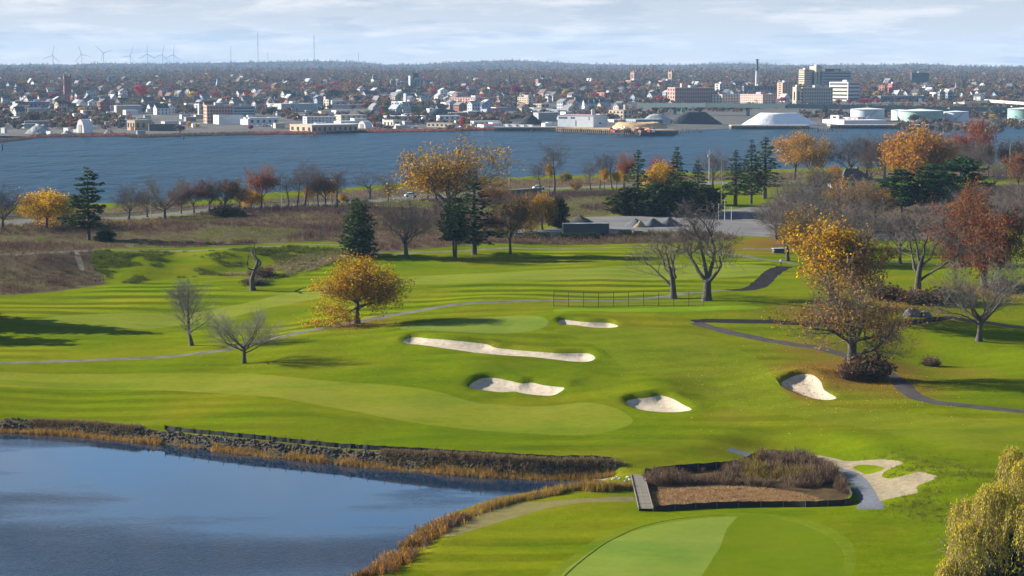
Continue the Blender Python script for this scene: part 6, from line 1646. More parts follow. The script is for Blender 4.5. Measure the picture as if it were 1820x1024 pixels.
def crenels(root, L, D, h):
    for x in (.12, .88):
        for y in (.12, .88): MB().box((L * x, -D * y, h + 1.2), (L * .26, D * .26, 3.2)).obj('turret', OB, root, color=(.22, .09, .07, 1))
    m = MB()
    for t in (.35, .65): m.box((L * t, .08, h * .72), (L * .12, .2, h * .3)); m.box((-.08, -D * t, h * .72), (.2, D * .12, h * .3))
    tag(m.obj('belfry_openings', WIN, root), kind='stuff')


def spire(root, L, D, h):
    MB().add([(0, 0, h), (L, 0, h), (L, -D, h), (0, -D, h), (L / 2, -D / 2, h + L * 2.2)], [(0, 1, 4), (1, 2, 4), (2, 3, 4), (3, 0, 4), (3, 2, 1, 0)]).obj('spire', OBR, root, color=(.3, .32, .36, 1))


def stub(frac, hh, col, at=.3):
    def f(root, L, D, h): MB().box((L * at, -D * .4, h + hh / 2), (L * frac, D * frac, hh)).obj('penthouse', OB, root, color=(*col, 1))
    return f


# left bank to right, in rough order
block(110, 114.5, 127, 136, 173, 'tall dark brick church tower with corner turrets', (.23, .085, .065), ang=60, extra=crenels, cat='church tower', name='church_tower', parapet=False)
block(124, 127, 170, 155, 168, 'long brick church nave beside the turreted church tower', (.17, .075, .06), (.09, .075, .08), ang=70, rows=1, cols=2, cat='church', name='church', parapet=False)
block(190, 192, 206, 136, 152, 'hazy pale grey apartment tower far behind the brick church', (.26, .30, .34), ang=70, rows=5)
block(21, 28, 30, 181, 196, 'small white cube building by the crimson trees on the shore', WHT, ang=30)
block(40, 45, 86, 181, 195, 'bright blue flat-roofed building with dark windows', BLU, (.5, .5, .52), ang=70, rows=1, cols=1, sidecols=6)
block(44, 50, 86, 193, 204, 'low grey-blue shed in front of the bright blue building', GRB, (.3, .32, .33), ang=70)
block(196, 207, 250, 188, 202, 'wide low grey building with a white end wall', (.30, .30, .31), (.32, .33, .34), ang=60)
block(38, 44, 93, 216, 226, 'weathered grey shed behind the scrap heap', (.2, .2, .2), (.22, .23, .23), ang=70)
block(223, 240, 266, 214, 232, 'tan brick waterfront building with a red door', TANB, (.26, .27, .26), ang=30, rows=1, cols=3, extra=lambda r, L, D, h: MB().box((L * .35, .1, 2.6), (L * .35, .2, 3)).obj('door', OB, r, color=(.16, .03, .04, 1)))
block(262, 265, 312, 221, 233, 'dark side wing joined behind the tan brick waterfront building', (.09, .085, .08), ang=70)
block(241, 244, 258, 234, 240.5, 'small blue-grey hut on the shoreline', (.26, .32, .38), (.2, .27, .36), ang=60)
block(283, 292, 304, 182, 192, 'ochre yellow two-storey block', (.55, .38, .14), ang=40, rows=2)
block(325, 331, 355, 184, 192, 'white flat-roofed building beside the ochre block', WHT, (.5, .53, .56), ang=55, rows=1)
block(351, 353.5, 356, 184, 204, 'narrow white gable end beside the tall brick mill', WHT, ang=40, parapet=False)
block(355, 368, 413, 188, 220, 'tall mill with one white and brick end and a long dark side', (.40, .24, .18), (.2, .2, .2), ang=62, rows=5, cols=2, sidecols=9)
block(373, 389, 430, 205, 221, 'white-ended low warehouse below the tall mill', WHT, (.3, .3, .3), ang=50)
block(413, 414.5, 452, 189, 207, 'big grey-blue windowless block beside the mill', (.28, .33, .37), (.35, .37, .39), ang=75, rows=3, bands=True)
block(440, 443, 494, 210, 222, 'white and blue metal shed on the shore', (.55, .58, .62), (.6, .6, .6), ang=75, rows=1, cols=1, sidecols=5)
block(425, 441, 452, 212, 222, 'white loading shed beside the white and blue metal shed', WHT, (.5, .5, .5), ang=30)
block(470, 500, 560, 185, 199, 'very long grey warehouse with a pale end', (.36, .37, .36), (.33, .34, .36), ang=45)
block(574, 584, 588, 177, 193, 'cream three-storey building with chimney stub', (.6, .5, .35), ang=35, rows=3, extra=stub(.3, 3, WHT, .9))
block(586, 590, 613, 179, 187, 'white upper storeys behind the cream building', WHT, (.5, .52, .55), ang=60)
block(585, 588, 645, 186, 193, 'low pale building running on from the cream one', (.42, .4, .4), (.5, .45, .45), ang=70)
block(535, 545.5, 596, 208, 221, 'white-ended four-storey office block on the shore', (.5, .52, .55), (.33, .26, .24), ang=60, rows=3, cols=1, sidecols=8)
block(592, 606, 650, 205, 217, 'cream arched-window building behind the office block', (.55, .48, .36), (.3, .25, .24), ang=55, rows=2, cols=5)
block(508, 554.5, 632, 223, 237, 'long low tan brick building at the very water edge', (.46, .31, .2), (.4, .4, .4), ang=42, rows=1, cols=4, sidecols=9)
block(592, 606, 634, 216, 223, 'white low roofed shed beside the white arched shed', WHT, (.6, .6, .6), ang=35)
block(693, 694.5, 704, 143, 160, 'brown slab tower with one bright edge', (.30, .25, .24), ang=70, rows=6)
block(703, 705, 728, 147, 159, 'grey mid-rise behind the slab tower with the bright edge', (.15, .17, .19), ang=75, rows=4)
block(726, 729, 731, 135, 160, 'slim white tower standing before the grey block with water tanks', WHT, ang=40, parapet=False)
block(729, 730, 752, 141, 160, 'grey-green office block topped by dark water tanks', (.2, .24, .25), ang=78, rows=6, extra=stub(.45, 9, DKB, .5))
block(694, 715, 733, 181, 190, 'white low pavilion with wide pale roof', (.34, .4, .46), (.66, .66, .64), ang=40, rows=1, extra=stub(.16, 9, WHT, .1))
block(739, 753, 768, 175, 186, 'cream gabled house block with dark roof', (.55, .47, .33), (.1, .1, .11), ang=40, rows=2)
block(766, 774, 780, 179, 189, 'small white cube house with brown windows', (.55, .52, .5), ang=30, rows=2)
block(782, 794, 810, 182, 191, 'pale low house with a broad gable beside the brick row', (.5, .47, .4), (.4, .44, .46), ang=45)
block(797, 845, 882, 174, 188, 'long pinkish brick school with a dark wing', PNK, (.2, .17, .17), ang=38, rows=3)
block(675, 687, 757, 207, 214, 'white-fronted long low factory on the shore', (.45, .42, .42), (.5, .5, .52), ang=70, rows=1)
block(680, 699, 712, 214, 226, 'cream shed with roller doors on the shore', (.6, .55, .45), (.3, .3, .3), ang=35, rows=1, cols=3)
block(701, 711, 716, 220.5, 227, 'white box trailer shed among boats', WHT, ang=30, parapet=False)
block(757, 804, 812, 219, 227, 'tan low boatyard workshop', (.52, .44, .32), (.24, .23, .23), ang=20, rows=1, cols=6)
block(775, 781, 818, 206, 220, 'white factory with ridged roof behind the boatyard', WHT, (.52, .53, .56), ang=65, rows=2, cols=2)
block(836, 842, 890, 216, 224, 'white and grey transit sheds by the red and yellow trees', (.5, .5, .5), (.5, .5, .5), ang=65, rows=1)
block(848, 860, 890, 222, 230, 'white shed with red trim at the water', WHT, (.35, .08, .08), ang=60)
block(952, 956.5, 981, 141, 159, 'brick housing tower with roof tank, behind crimson trees', (.28, .13, .10), (.15, .13, .13), ang=62, rows=6, extra=stub(.25, 6, DKB, .6))
block(1043, 1051, 1055, 139, 149, 'hazy white house block among far trees', WHT, ang=40, parapet=False)
block(1062, 1074, 1106, 165, 177, 'red brick office with white window frames', (.28, .11, .085), (.18, .17, .17), ang=62, rows=3, cols=2, sidecols=5)
block(920, 939, 953, 173, 189, 'cream and pink apartment block beside the expressway', (.55, .43, .30), (.25, .25, .25), ang=35, rows=4, cols=5)
block(948, 962, 976, 185, 191.5, 'low tan garage row beside the apartment block', (.4, .3, .24), (.4, .36, .33), ang=40, rows=1)
block(948, 957, 990, 201, 216, 'grey steel shed with a white end', (.25, .25, .26), (.28, .29, .3), ang=60)
block(1083, 1108, 1124, 196, 211, 'old tan warehouse with arched windows and chimneys', (.48, .37, .25), (.24, .26, .26), ang=30, rows=2, cols=4, extra=stub(.12, 5, TANB, .15))
block(1115, 1130, 1180, 213, 223, 'long grey waterfront shed beside the gravel mountain', (.22, .23, .25), (.28, .3, .31), ang=60, rows=1)
block(1121, 1127, 1132, 129, 152, 'hazy brick gothic school tower, first of a pair', (.32, .2, .15), ang=45, extra=crenels, cat='tower', name='school_tower', parapet=False)
block(1113, 1121, 1144, 143, 153, 'brick school wing below the first gothic tower', (.30, .18, .13), (.2, .18, .18), ang=60, rows=2)
block(1188, 1194, 1200, 128, 152, 'hazy brick gothic school tower, second of a pair', (.33, .22, .14), ang=45, extra=crenels, cat='tower', name='school_tower', parapet=False)
block(1171, 1177, 1206, 143.5, 153, 'brick school wing below the second gothic tower', (.32, .18, .14), (.18, .16, .16), ang=60, rows=2)
block(1189, 1199.5, 1272, 156, 184, 'long dark brick hospital wing with pinkish end', (.34, .19, .15), (.33, .34, .35), ang=66, rows=4, cols=3, sidecols=18, extra=stub(.2, 5, PNK, .8))
block(1272, 1279, 1296, 149, 168, 'pale stair tower with brown block behind the hospital wing', (.42, .4, .36), (.15, .12, .12), ang=55, rows=4, cols=1)
block(1255, 1283.5, 1326, 168, 184, 'cream-fronted hospital hall with dark wing', (.60, .49, .36), (.2, .18, .18), ang=40, rows=3)
block(1320, 1322, 1382, 153, 170, 'dark-roofed power hall below the tall chimney stack', (.13, .15, .16), (.09, .1, .1), ang=78, rows=2)
block(1320, 1355.5, 1382, 168, 186, 'cream three-storey hall with small roof gables', (.60, .44, .36), (.26, .14, .12), ang=38, rows=4, cols=12, sidecols=5)
block(1384, 1390.5, 1410, 147, 176, 'brown brick slab tower beside the hospital', (.40, .24, .17), ang=62, rows=8, cols=1, sidecols=4)
block(1422, 1429, 1443, 124, 160, 'tan concrete hospital tower, lower of the twins', (.50, .39, .25), ang=58, rows=9, cols=1, sidecols=2, bands=True)
block(1441, 1450, 1462, 118, 160, 'tan concrete hospital tower, taller of the twins', (.50, .39, .25), ang=52, rows=1, cols=1)
block(1459, 1461, 1514, 127.5, 160, 'wide grey hospital slab with dark window bands', (.24, .24, .23), ang=80, rows=6, bands=True, extra=stub(.5, 4, DKB, .5))
block(1410, 1415, 1424, 155, 187, 'first tan concrete pier block of the hospital base', (.50, .39, .28), ang=55, rows=1, cols=1)
block(1423, 1429.5, 1482, 156, 187, 'broad grey hospital base with window rows', (.40, .34, .27), (.2, .2, .2), ang=74, rows=5, cols=1, sidecols=12)
block(1480, 1507, 1531, 146, 180, 'banded white and brown hospital wing turned to the sun', (.50, .46, .42), (.25, .25, .26), ang=45, rows=5, bands=True)
block(1437, 1444, 1455, 140, 158, 'white plant room block between the hospital towers', (.55, .55, .55), ang=45)
block(1563, 1572, 1576, 152, 168, 'salmon brick dormitory block, lower of two', (.52, .2, .15), ang=30, rows=4)
block(1580, 1585, 1597, 149, 168, 'dark red brick dormitory block, taller of two', (.40, .12, .1), ang=55, rows=4)
block(1600, 1607, 1623, 160, 170, 'white and grey cube office near the dormitories', (.5, .52, .53), ang=60)
block(1619, 1620, 1652, 130, 154, 'large dark slab block alone on the plain', (.085, .10, .105), ang=82, rows=10, bands=True)
block(1654, 1664, 1668, 164, 176, 'white corner building with painted sign wall', (.62, .6, .58), ang=35, rows=1)
block(1668, 1670, 1681, 163, 180, 'grey three-decker house, first of two alike', (.2, .24, .25), ang=75, rows=3, group='grey three-deckers')
block(1682, 1684, 1696, 163, 181, 'grey three-decker house, second of two alike', (.22, .25, .27), ang=75, rows=3, group='grey three-deckers')
block(1674, 1700, 1722, 158, 165, 'long yellow mill building', (.6, .48, .13), (.4, .38, .3), ang=35, rows=2)
block(1560, 1565, 1650, 171, 181, 'long low dark shopping block', (.13, .14, .15), (.3, .33, .34), ang=75, rows=1)
block(1063, 1070, 1076, 115.5, 118.5, 'bright white warehouse end on the ridge', (.8, .8, .8), ang=30, parapet=False, mark=False)
block(1068, 1087, 1178, 115.5, 118.8, 'very long pale warehouse on the ridge', (.55, .56, .58), (.5, .5, .5), ang=60, parapet=False, mark=False)
block(1505, 1540, 1546, 125, 127.5, 'white warehouse strip on the hill behind the hospital', (.75, .73, .72), (.6, .6, .6), ang=12, parapet=False, mark=False)
block(388, 400, 406, 115, 117.5, 'white building on the ridge below the mast', (.7, .7, .7), ang=30, parapet=False, mark=False)


# --- houses -----------------------------------------------------------------------------------------------------------
def house_forms():
    out = []
    for w, d, h, rr in ((8, 11, 6.5, 3.6), (9, 9, 8.5, 2.6), (7, 10, 5.5, 4.2)):
        wl = MB().add([(-w / 2, -d / 2, 0), (w / 2, -d / 2, 0), (w / 2, d / 2, 0), (-w / 2, d / 2, 0), (-w / 2, -d / 2, h), (w / 2, -d / 2, h), (w / 2, d / 2, h), (-w / 2, d / 2, h), (0, -d / 2, h + rr), (0, d / 2, h + rr)],
                      [(0, 1, 5, 8, 4), (1, 2, 6, 5), (2, 3, 7, 9, 6), (3, 0, 4, 7), (3, 2, 1, 0)]).mesh('wall', OB)
        e = .5; k = rr / (w / 2); t = .25
        def slope(s): return [(s * (w / 2 + e), -d / 2 - e, h - e * k), (0, -d / 2 - e, h + rr), (0, d / 2 + e, h + rr), (s * (w / 2 + e), d / 2 + e, h - e * k)]
        r = MB()
        for s in (-1, 1):
            q = slope(s); r.add([(x, y, z + .02) for x, y, z in q] + [(x, y, z + t) for x, y, z in q], [(0, 1, 2, 3), (7, 6, 5, 4), (0, 4, 5, 1), (1, 5, 6, 2), (2, 6, 7, 3), (3, 7, 4, 0)])
        ch = MB().box((w * .2, d * .15, h + rr * .9), (.9, .9, 2.4)).mesh('chimney', TRUNK_O)
        wn = MB(); nf = int(h // 2.7)
        for f in range(nf):
            z = 1.6 + f * 2.8
            for x in (-w * .25, w * .25): wn.box((x, -d / 2 - .04, z), (1.1, .12, 1.4))
            for y in (-d * .3, 0, d * .3): wn.box((-w / 2 - .04, y, z), (.12, 1.1, 1.4)); wn.box((w / 2 + .04, y, z), (.12, 1.1, 1.4))
        wn.box((0, -d / 2 - .04, h + rr * .3), (.9, .12, 1.1))
        out.append((wl, r.mesh('roof', OBR), ch, wn.mesh('windows', WIN)))
    return out


HF = house_forms()
HCOL = [('white', WHT), ('white', (.68, .66, .63)), ('cream', CRM), ('pale grey', (.38, .4, .42)), ('grey', (.24, .26, .28)), ('blue-grey', (.25, .32, .40)), ('tan', (.40, .31, .22)), ('brick', BRK), ('pinkish', (.45, .32, .28)), ('brown', BRN_)]
HROOF = [('dark', (.07, .07, .075)), ('dark', (.09, .085, .085)), ('grey', (.18, .18, .19)), ('brown', (.14, .09, .07)), ('pale', (.32, .33, .35))]


def nearest_lm(px, py):
    k = min(LM, key=lambda q: abs(q[0] - px) + 2.2 * abs(q[1] - py)); lab = k[2]
    for cut in (' with ', ' beside ', ' behind ', ' of the ', ' in front ', ' below ', ' running ', ', ', ' by the ', ' at the ', ' among ', ' on the ', ' between ', ' turned ', ' topped ', ' standing ', ' alone '): lab = lab.split(cut)[0]
    dx = px - k[0]; side = 'left of' if dx < -4 else 'right of' if dx > 4 else 'behind' if py < k[1] - 2 else 'in front of'
    lab = ' '.join(w for w in lab.split() if w not in ('small', 'very', 'long', 'low', 'wide', 'large', 'hazy', 'tall'))
    return side + ' the ' + ' '.join(lab.split()[:4])


LABELS = {}


def uniq(base, group):
    LABELS.setdefault(base, 0); LABELS[base] += 1
    return base


def house(px, py, wpx, hpx=None, col=None, roof=None, rz=None, form=None, label=None, sc_=1.0):
    p = far(px, py); z = float(F(*p)); s = fr(p, z); k = rng.integers(3) if form is None else form; wl, rf, ch, wn = HF[k]
    cn, cc = HCOL[rng.choice(len(HCOL), p=[.17, .13, .13, .14, .12, .1, .08, .07, .03, .03])] if col is None else col
    rn, rc = HROOF[rng.integers(len(HROOF))] if roof is None else roof
    kk = sc_ * rng.uniform(.85, 1.15) if wpx is None else wpx / s / 11
    kz = kk * rng.uniform(.9, 1.15) if hpx is None else hpx / s / 9.6
    rzz = rng.choice([-1.0, .57]) + rng.normal(0, .12) if rz is None else rz
    root = empty('house', (p[0], p[1], z - .4), rzz); sc3 = (kk, kk, kz)
    link('wall', wl, root, scale=sc3, color=(*cc, 1)); r = link('roof', rf, root, scale=sc3, color=(*rc, 1))
    tag(link('windows', wn, root, scale=sc3), kind='stuff'); link('chimney', ch, root, scale=sc3)
    d = p[1]; where = 'near the shore' if d < 1850 else 'mid-slope' if d < 2500 else 'far up the slope'
    tag(root, label or uniq(f"{cn} house, {rn} roof, {where}, {nearest_lm(px, py)}", 'h'), 'house', 'houses in the city across the river')
    landmark(px - 5, px + 5, py - 1.2, py + 1.5)


W_ = HCOL[0]; DR = HROOF[0]
for i, x in enumerate((145, 150.5, 156, 161.5, 167, 172)):
    house(x, 193 - i * .35, 8, 17, W_, HROOF[2], -.95, 0, f"white gable-fronted house, {['first', 'second', 'third', 'fourth', 'fifth', 'last'][i]} from the brick church in the shoreline row of six")
for i, x in enumerate((1016, 1026, 1040, 1049, 1059, 1069)):
    house(x, 190 if i > 1 else 189, 9.5, 14, W_, DR, -.95, 2, f"white house with steep dark gable, {['first', 'second', 'third', 'fourth', 'fifth', 'last'][i]} of six between crane and brick office")
for x, y, w, h, c, rf, lab in ((98, 198, 22, 13, HCOL[6], HROOF[2], 'grey-tan wide house with broad gable beside the bright blue building'), (218, 188, 20, 14, HCOL[4], DR, 'dark-roofed grey house behind the wide low grey building'), (186, 190, 18, 18, HCOL[4], HROOF[2], 'grey house at the end of the white gabled row'),
    (350, 184, 13, 14, W_, HROOF[2], 'white steep-gabled house behind the mill, one of two'), (363, 184, 18, 15, HCOL[5], HROOF[2], 'blue-grey house with bright gable edge behind the mill'), (407, 187, 11, 13, W_, DR, 'white house with steep gable above the windowless block, one of two'), (417, 187, 11, 13, W_, DR, 'cream white house above the windowless block beside its twin'),
    (438, 188, 19, 18, HCOL[3], HROOF[2], 'pale grey mansard house with white trim'), (484, 186, 6, 13, W_, DR, 'thin white gable house, first above the long warehouse'), (490, 186, 6, 13, W_, DR, 'thin white gable house, second above the long warehouse'), (566, 191, 14, 16, HCOL[5], HROOF[2], 'slate blue house beside the cream building'),
    (953, 176, 10, 9, W_, DR, 'white house above the cream and pink apartment block'), (975, 182, 11, 11, W_, HROOF[2], 'white house with black windows past the apartment block'), (889, 184, 11, 15, HCOL[8], HROOF[2], 'white and pink gable house at the expressway bend'), (1632, 179, 9, 10, HCOL[4], DR, 'pale house with dark roof beside the long low shopping block'), (1642, 179, 9, 10, HCOL[2], DR, 'cream house with dark roof beside the long low shopping block'),
    (1711, 178, 9, 12, W_, HROOF[2], 'white house right of the grey three-deckers'), (1738, 176, 9, 13, W_, HROOF[4], 'white house with pale roof by the elevated ramp'), (700, 179, 12, 12, HCOL[2], HROOF[2], 'cream house over the white pavilion'), (724, 178, 12, 12, HCOL[4], HROOF[2], 'grey house over the white pavilion'), (1078, 189, 14, 12, HCOL[3], HROOF[2], 'pale grey house at the end of the steep white gables')):
    house(x, y, w, h, c, rf, -.95, None, lab)


def blocked(px, py):
    return any(a <= px <= b and c <= py <= d for a, b, c, d in CLEAR)


n = 0
while n < 215:
    px = rng.uniform(-10, 1830); py = rng.choice([rng.uniform(172, 206), rng.uniform(152, 178), rng.uniform(143, 156)], p=[.60, .33, .07])
    if px > 1120 and py > 184 or (px > 1400 and px < 1540) or (640 < px < 780 and 189 < py < 201): continue
    if blocked(px, py): continue
    house(px, py, None, sc_=1.0 if py > 165 else 1.15); n += 1
ns = 0
while ns < 105:      # sheds and lots of the shore strip
    px = rng.uniform(0, 1110); py = rng.uniform(193, 229)
    if blocked(px, py) or blocked(px - 4, py) or blocked(px + 6, py): continue
    w = rng.uniform(9, 36); hh = rng.uniform(4, 9); c = [WHT, GRB, (.4, .4, .4), CRM, (.2, .2, .21), (.33, .36, .4)][rng.choice(6, p=[.38, .12, .14, .12, .1, .14])]; cn = {WHT: 'white', GRB: 'slate', (.4, .4, .4): 'grey', CRM: 'cream', (.2, .2, .21): 'dark', (.33, .36, .4): 'pale blue'}[c]
    lm = nearest_lm(px, py); block(px - w * .3, px, px + w * .7, py - hh, py, f"{cn} low shed, {'wide' if w > 17 else 'small'}, {lm}", c, [(.45, .45, .46), (.25, .26, .27), (.3, .25, .22)][rng.integers(3)], ang=rng.uniform(45, 70), rows=0, cat='shed', name='shed', group='sheds along the far shore'); LM.pop(); ns += 1

# --- waterfront and skyline pieces ----------------------------------------------------------------------------------------
def at(px, py): p = far(px, py); z = float(F(*p)); return p, z, fr(p, z)


def quonset(x0, x1, top, base, label, lit=.35):
    p, z, s = at((x0 + x1) / 2, base); W = (x1 - x0) / s; h = (base - top) / s; w = W * .62; L = W * .62
    root = empty('arched_shed', (p[0], p[1], z), -.65); t = np.linspace(0, math.pi, 11)
    V = [(-w / 2 * math.cos(a), -L / 2, h * math.sin(a)) for a in t] + [(-w / 2 * math.cos(a), L / 2, h * math.sin(a)) for a in t]
    MB().add(V, [(i, i + 1, 12 + i, 11 + i) for i in range(10)]).obj('roof', OBR, root, color=(.62, .63, .66, 1))
    MB().add(V, [tuple(range(11))[::-1], tuple(range(11, 22))]).obj('end_wall', OB, root, color=(.62, .56, .50, 1))
    MB().box((0, -L / 2 - .1, h * .3), (w * .35, .2, h * .6)).obj('door', OB, root, color=(.3, .3, .3, 1)); tag(root, label, 'arched shed'); landmark(x0, x1, base - 4, base + 1); LM.append(((x0 + x1) / 2, base, label))


quonset(134, 167, 212, 236, 'big arched salt shed with pale curved roof by the scrap heap')
quonset(634, 664, 215, 228, 'white arched shed behind the long tan brick building')


def heap(x0, x1, top, base, color, label, seed, name='heap', flat=.15, depth=.6, power=1.1, c2=None, rough=.05):
    m = mat('heap_' + str(seed), (*color, 1), color2=(*(c2 or tuple(c * 1.5 for c in color)), 1), scale=.12, rough=.95, bump=.5, bscale=.5)
    p, z, s = at((x0 + x1) / 2, base); w = (x1 - x0) / s; h = (base - top) / s; p = p + np.array([0, w * depth * .42])
    tag(link(name, lump_mesh(name, w, w * depth, h, m, seed, flat, rough, 26, power), None, (p[0], p[1], z - .3)), label, 'heap'); landmark(x0, x1, base - 6, base + 1)


heap(1312, 1458, 201, 223, (.78, .78, .80), 'huge white road-salt heap on the wharf', 31, 'salt_heap', flat=.48, depth=.35, power=1.0, c2=(.85, .85, .86), rough=.02)
heap(1190, 1284, 199, 221, (.028, .032, .038), 'dark coal mountain in front of the viaduct', 32, 'coal_heap', flat=.35, depth=.4, power=1.05, rough=.02)
heap(1132, 1205, 203, 220, (.26, .27, .27), 'grey gravel mountain against the coal mountain', 33, 'gravel_heap', flat=.2, depth=.5, rough=.03)
heap(918, 968, 205, 222, (.025, .024, .024), 'black coal heap behind the white tank wall', 34, 'coal_heap', flat=.2)
heap(755, 820, 194, 208, (.035, .045, .05), 'dark grassy earth heap beside the pinkish school', 35, 'earth_heap', flat=.5, depth=.4)
heap(640, 775, 188, 201, (.05, .065, .025), 'long green embankment below the white pavilion', 36, 'embankment', flat=.6, depth=.25)
heap(40, 96, 223, 239, (.13, .14, .15), 'grey scrap metal heap on the shore', 37, 'scrap_heap', flat=.35, c2=(.42, .44, .46), rough=.12)
heap(101, 134, 234.5, 244, (.22, .23, .25), 'pale rubble heap at the water below the arched salt shed', 38, 'rubble_heap', c2=(.45, .45, .47), rough=.1)
heap(180, 206, 230, 240, (.14, .14, .13), 'grey-brown rubble heap on the shore past the arched salt shed', 39, 'rubble_heap', c2=(.34, .33, .30), rough=.1)

for x0, x1, t, b, lab in ((80, 93, 234, 241.5, 'white box container on the shore, alone by the rubble'), (111, 124, 228, 233.5, 'white box container beside the arched salt shed'), (128, 142, 231, 235.5, 'pale low trailer in front of the arched salt shed'), (0, 11, 228, 237, 'grey shed roof at the near point of the far shore')):
    block(x0, x0 + (x1 - x0) * .75, x1, t, b, lab, (.7, .69, .68) if 'white' in lab else (.4, .42, .44), (.6, .6, .6), ang=30, cat='container', name='container', parapet=False)


def barge():
    p, z, s = at(1054.5, 233); s = fr(p, RIVER_Z); A = math.radians(30); L = 62.5 / s / math.cos(A); D = 26 / s / math.sin(A); h = 22.5 / s
    root = empty('floating_plant', (p[0], p[1], RIVER_Z), math.pi - A); base = 3.2
    MB().box((L / 2, -D / 2, base + h / 2 - .5), (L, D, h - 1)).obj('hall', OB, root, color=(.55, .60, .64, 1)); MB().box((L / 2, -D / 2, base + h - .8), (L + .5, D + .5, .5)).obj('roof', OBR, root, color=(.45, .3, .32, 1))
    m = MB().box((0, 0, 0), (1.3, .15, 1.2)).mesh('window', WIN)
    for f in (.05 + .06, .05, .22, .28, .34, .40): pass
    for u in (.55, .61, .76, .82, .88, .94): link('window', m, root, (L * u, .06, base + h * .72))
    MB().box((L * .5, .08, base + h * .3), (.5, .2, h * .45)).obj('pipe', STEEL, root); MB().box((L * .13, .08, base + h * .7), (.4, .2, h * .25)).obj('pipe', STEEL, root); MB().box((-.06, -D * .5, base + h * .3), (.12, 4, h * .12)).obj('vent_panel', DSTEEL, root)
    for u in (.3, .55): MB().tube([(2 + 8 * u, -D * u, base + h - .5), (2 + 8 * u, -D * u, base + h + 4)], 1.1, 8).obj('roof_stack', PALEG, root)
    tag(root, 'big pale blue windowless hall on the pier, facing the river', 'building'); LM.append((1036, 231, 'big pale blue hall'))
    # pier under it, on piles, running past it to the dark barge
    d = np.array([math.cos(A), -math.sin(A)]); n_ = np.array([-math.sin(A), -math.cos(A)])
    rp = empty('pier', (p[0], p[1], RIVER_Z)); a = np.array(far(990, 233.5)); b = on_plane(1192, 240.5, RIVER_Z); q = np.array([*(on_plane(1140, 239, RIVER_Z))])
    ax = on_plane(990, 234, RIVER_Z); bx = on_plane(1150, 240, RIVER_Z); dd = bx - ax; LL = float(np.hypot(*dd)); an = math.atan2(dd[1], dd[0]); rp.location = (ax[0], ax[1], RIVER_Z); rp.rotation_euler[2] = an
    MB().box((LL / 2, 16, 2.6), (LL, 34, .8)).obj('deck', OB, rp, color=(.42, .30, .17, 1)); MB().box((LL / 2, 17, 1.0), (LL, 31, 2.4)).obj('underside', WOODD, rp)
    pm = MB().tube([(0, 0, -2), (0, 0, 3.4)], .42, 6).mesh('pile', mat('pale_pile', (.38, .28, .17, 1), var=.35))
    for i in range(44): link('pile', pm, rp, (LL * (i + .5) / 44, -1.2 + rng.normal(0, .1), 0))
    tag(rp, 'long timber pier on pale piles under the pale blue hall', 'pier')
    bo = empty('barge', (*(on_plane(1138, 240.8, RIVER_Z)), RIVER_Z), .02); w = 55 / s
    pr = [(-w * .02, 0), (0, 3.2), (w, 3.2), (w * 1.02, 0)]
    MB().add([(x, -6, z) for x, z in pr] + [(x, 6, z) for x, z in pr], [(0, 3, 2, 1), (4, 5, 6, 7), (0, 1, 5, 4), (1, 2, 6, 5), (2, 3, 7, 6), (3, 0, 4, 7)]).obj('hull', OB, bo, color=(.05, .055, .06, 1)); MB().box((w * .5, 0, 3.6), (w * .9, 10, .6)).obj('deck_cargo', OB, bo, color=(.2, .16, .13, 1))
    tag(bo, 'dark flat barge moored at the end of the timber pier', 'barge')


barge()
R9 = np.random.default_rng(9)
p9, z9, s9 = at(1135, 231)
sm = mat('scrap_cargo', (.40, .28, .15, 1), color2=(.6, .42, .2, 1), scale=.3, rough=.9)
tag(link('cargo_heap', lump_mesh('cargo_heap', 105 / s9, 22, 4.5, sm, 5, .6, .06, 26, 3), None, (p9[0], p9[1] - 20, RIVER_Z + 3.0)), 'long heap of tan salvaged cargo on the pier', 'cargo heap')
cols9 = [('red', (.35, .06, .05)), ('white', (.7, .7, .7)), ('black', (.04, .04, .04)), ('rust', (.3, .12, .06)), ('pink', (.5, .3, .3)), ('tan', (.5, .36, .2))]
bm9 = MB().box((0, 0, .9), (3.6, 2.4, 1.8), taper=.8).mesh('scrap_bundle', OB)
for i in range(46):
    x, y = R9.uniform(1084, 1160), R9.uniform(229.5, 235.5); q = on_plane(x, y, RIVER_Z + 3); cn, cc = cols9[R9.integers(6)]
    o = link('scrap_bundle', bm9, None, (q[0], q[1], RIVER_Z + 3.0), (0, 0, R9.uniform(0, 3)), (R9.uniform(.6, 1.3),) * 3, (*cc, 1)); tag(o, f'{cn} bundle of scrap on the timber pier', 'scrap bundle', 'scrap bundles on the timber pier')


def crane(px, base, top, label, col, reach):
    p, z, s = at(px, base); h = (base - top) / s; root = empty('crane', (p[0], p[1], z)); m = mat('crane_paint', (*col, 1), var=.15, rough=.6)
    MB().box((0, 0, 1.2), (4, 3, 2.4)).obj('undercarriage', m, root); MB().box((0, 0, 3.2), (3.4, 2.6, 1.8)).obj('cab', m, root)
    MB().tube([(0, 0, 3), (reach * .45, 0, h), (reach, 0, 2.5)], [.55, .5, .3], 5).obj('boom', m, root); MB().tube([(-1, 0, 3), (reach * .42, 0, h * .97)], .25, 5).obj('stay', m, root); tag(root, label, 'crane')


crane(1098, 228, 210, 'yellow long-arm excavator on the timber pier', (.6, .34, .05), 5)
crane(1012, 205, 185, 'dark derrick crane behind the pale blue hall', (.04, .05, .055), 12)
crane(1214, 200, 189, 'green wharf hoist in front of the viaduct', (.10, .3, .2), 3)
crane(1039, 203, 192, 'green hopper frame behind the pale blue hall', (.12, .34, .2), 2)


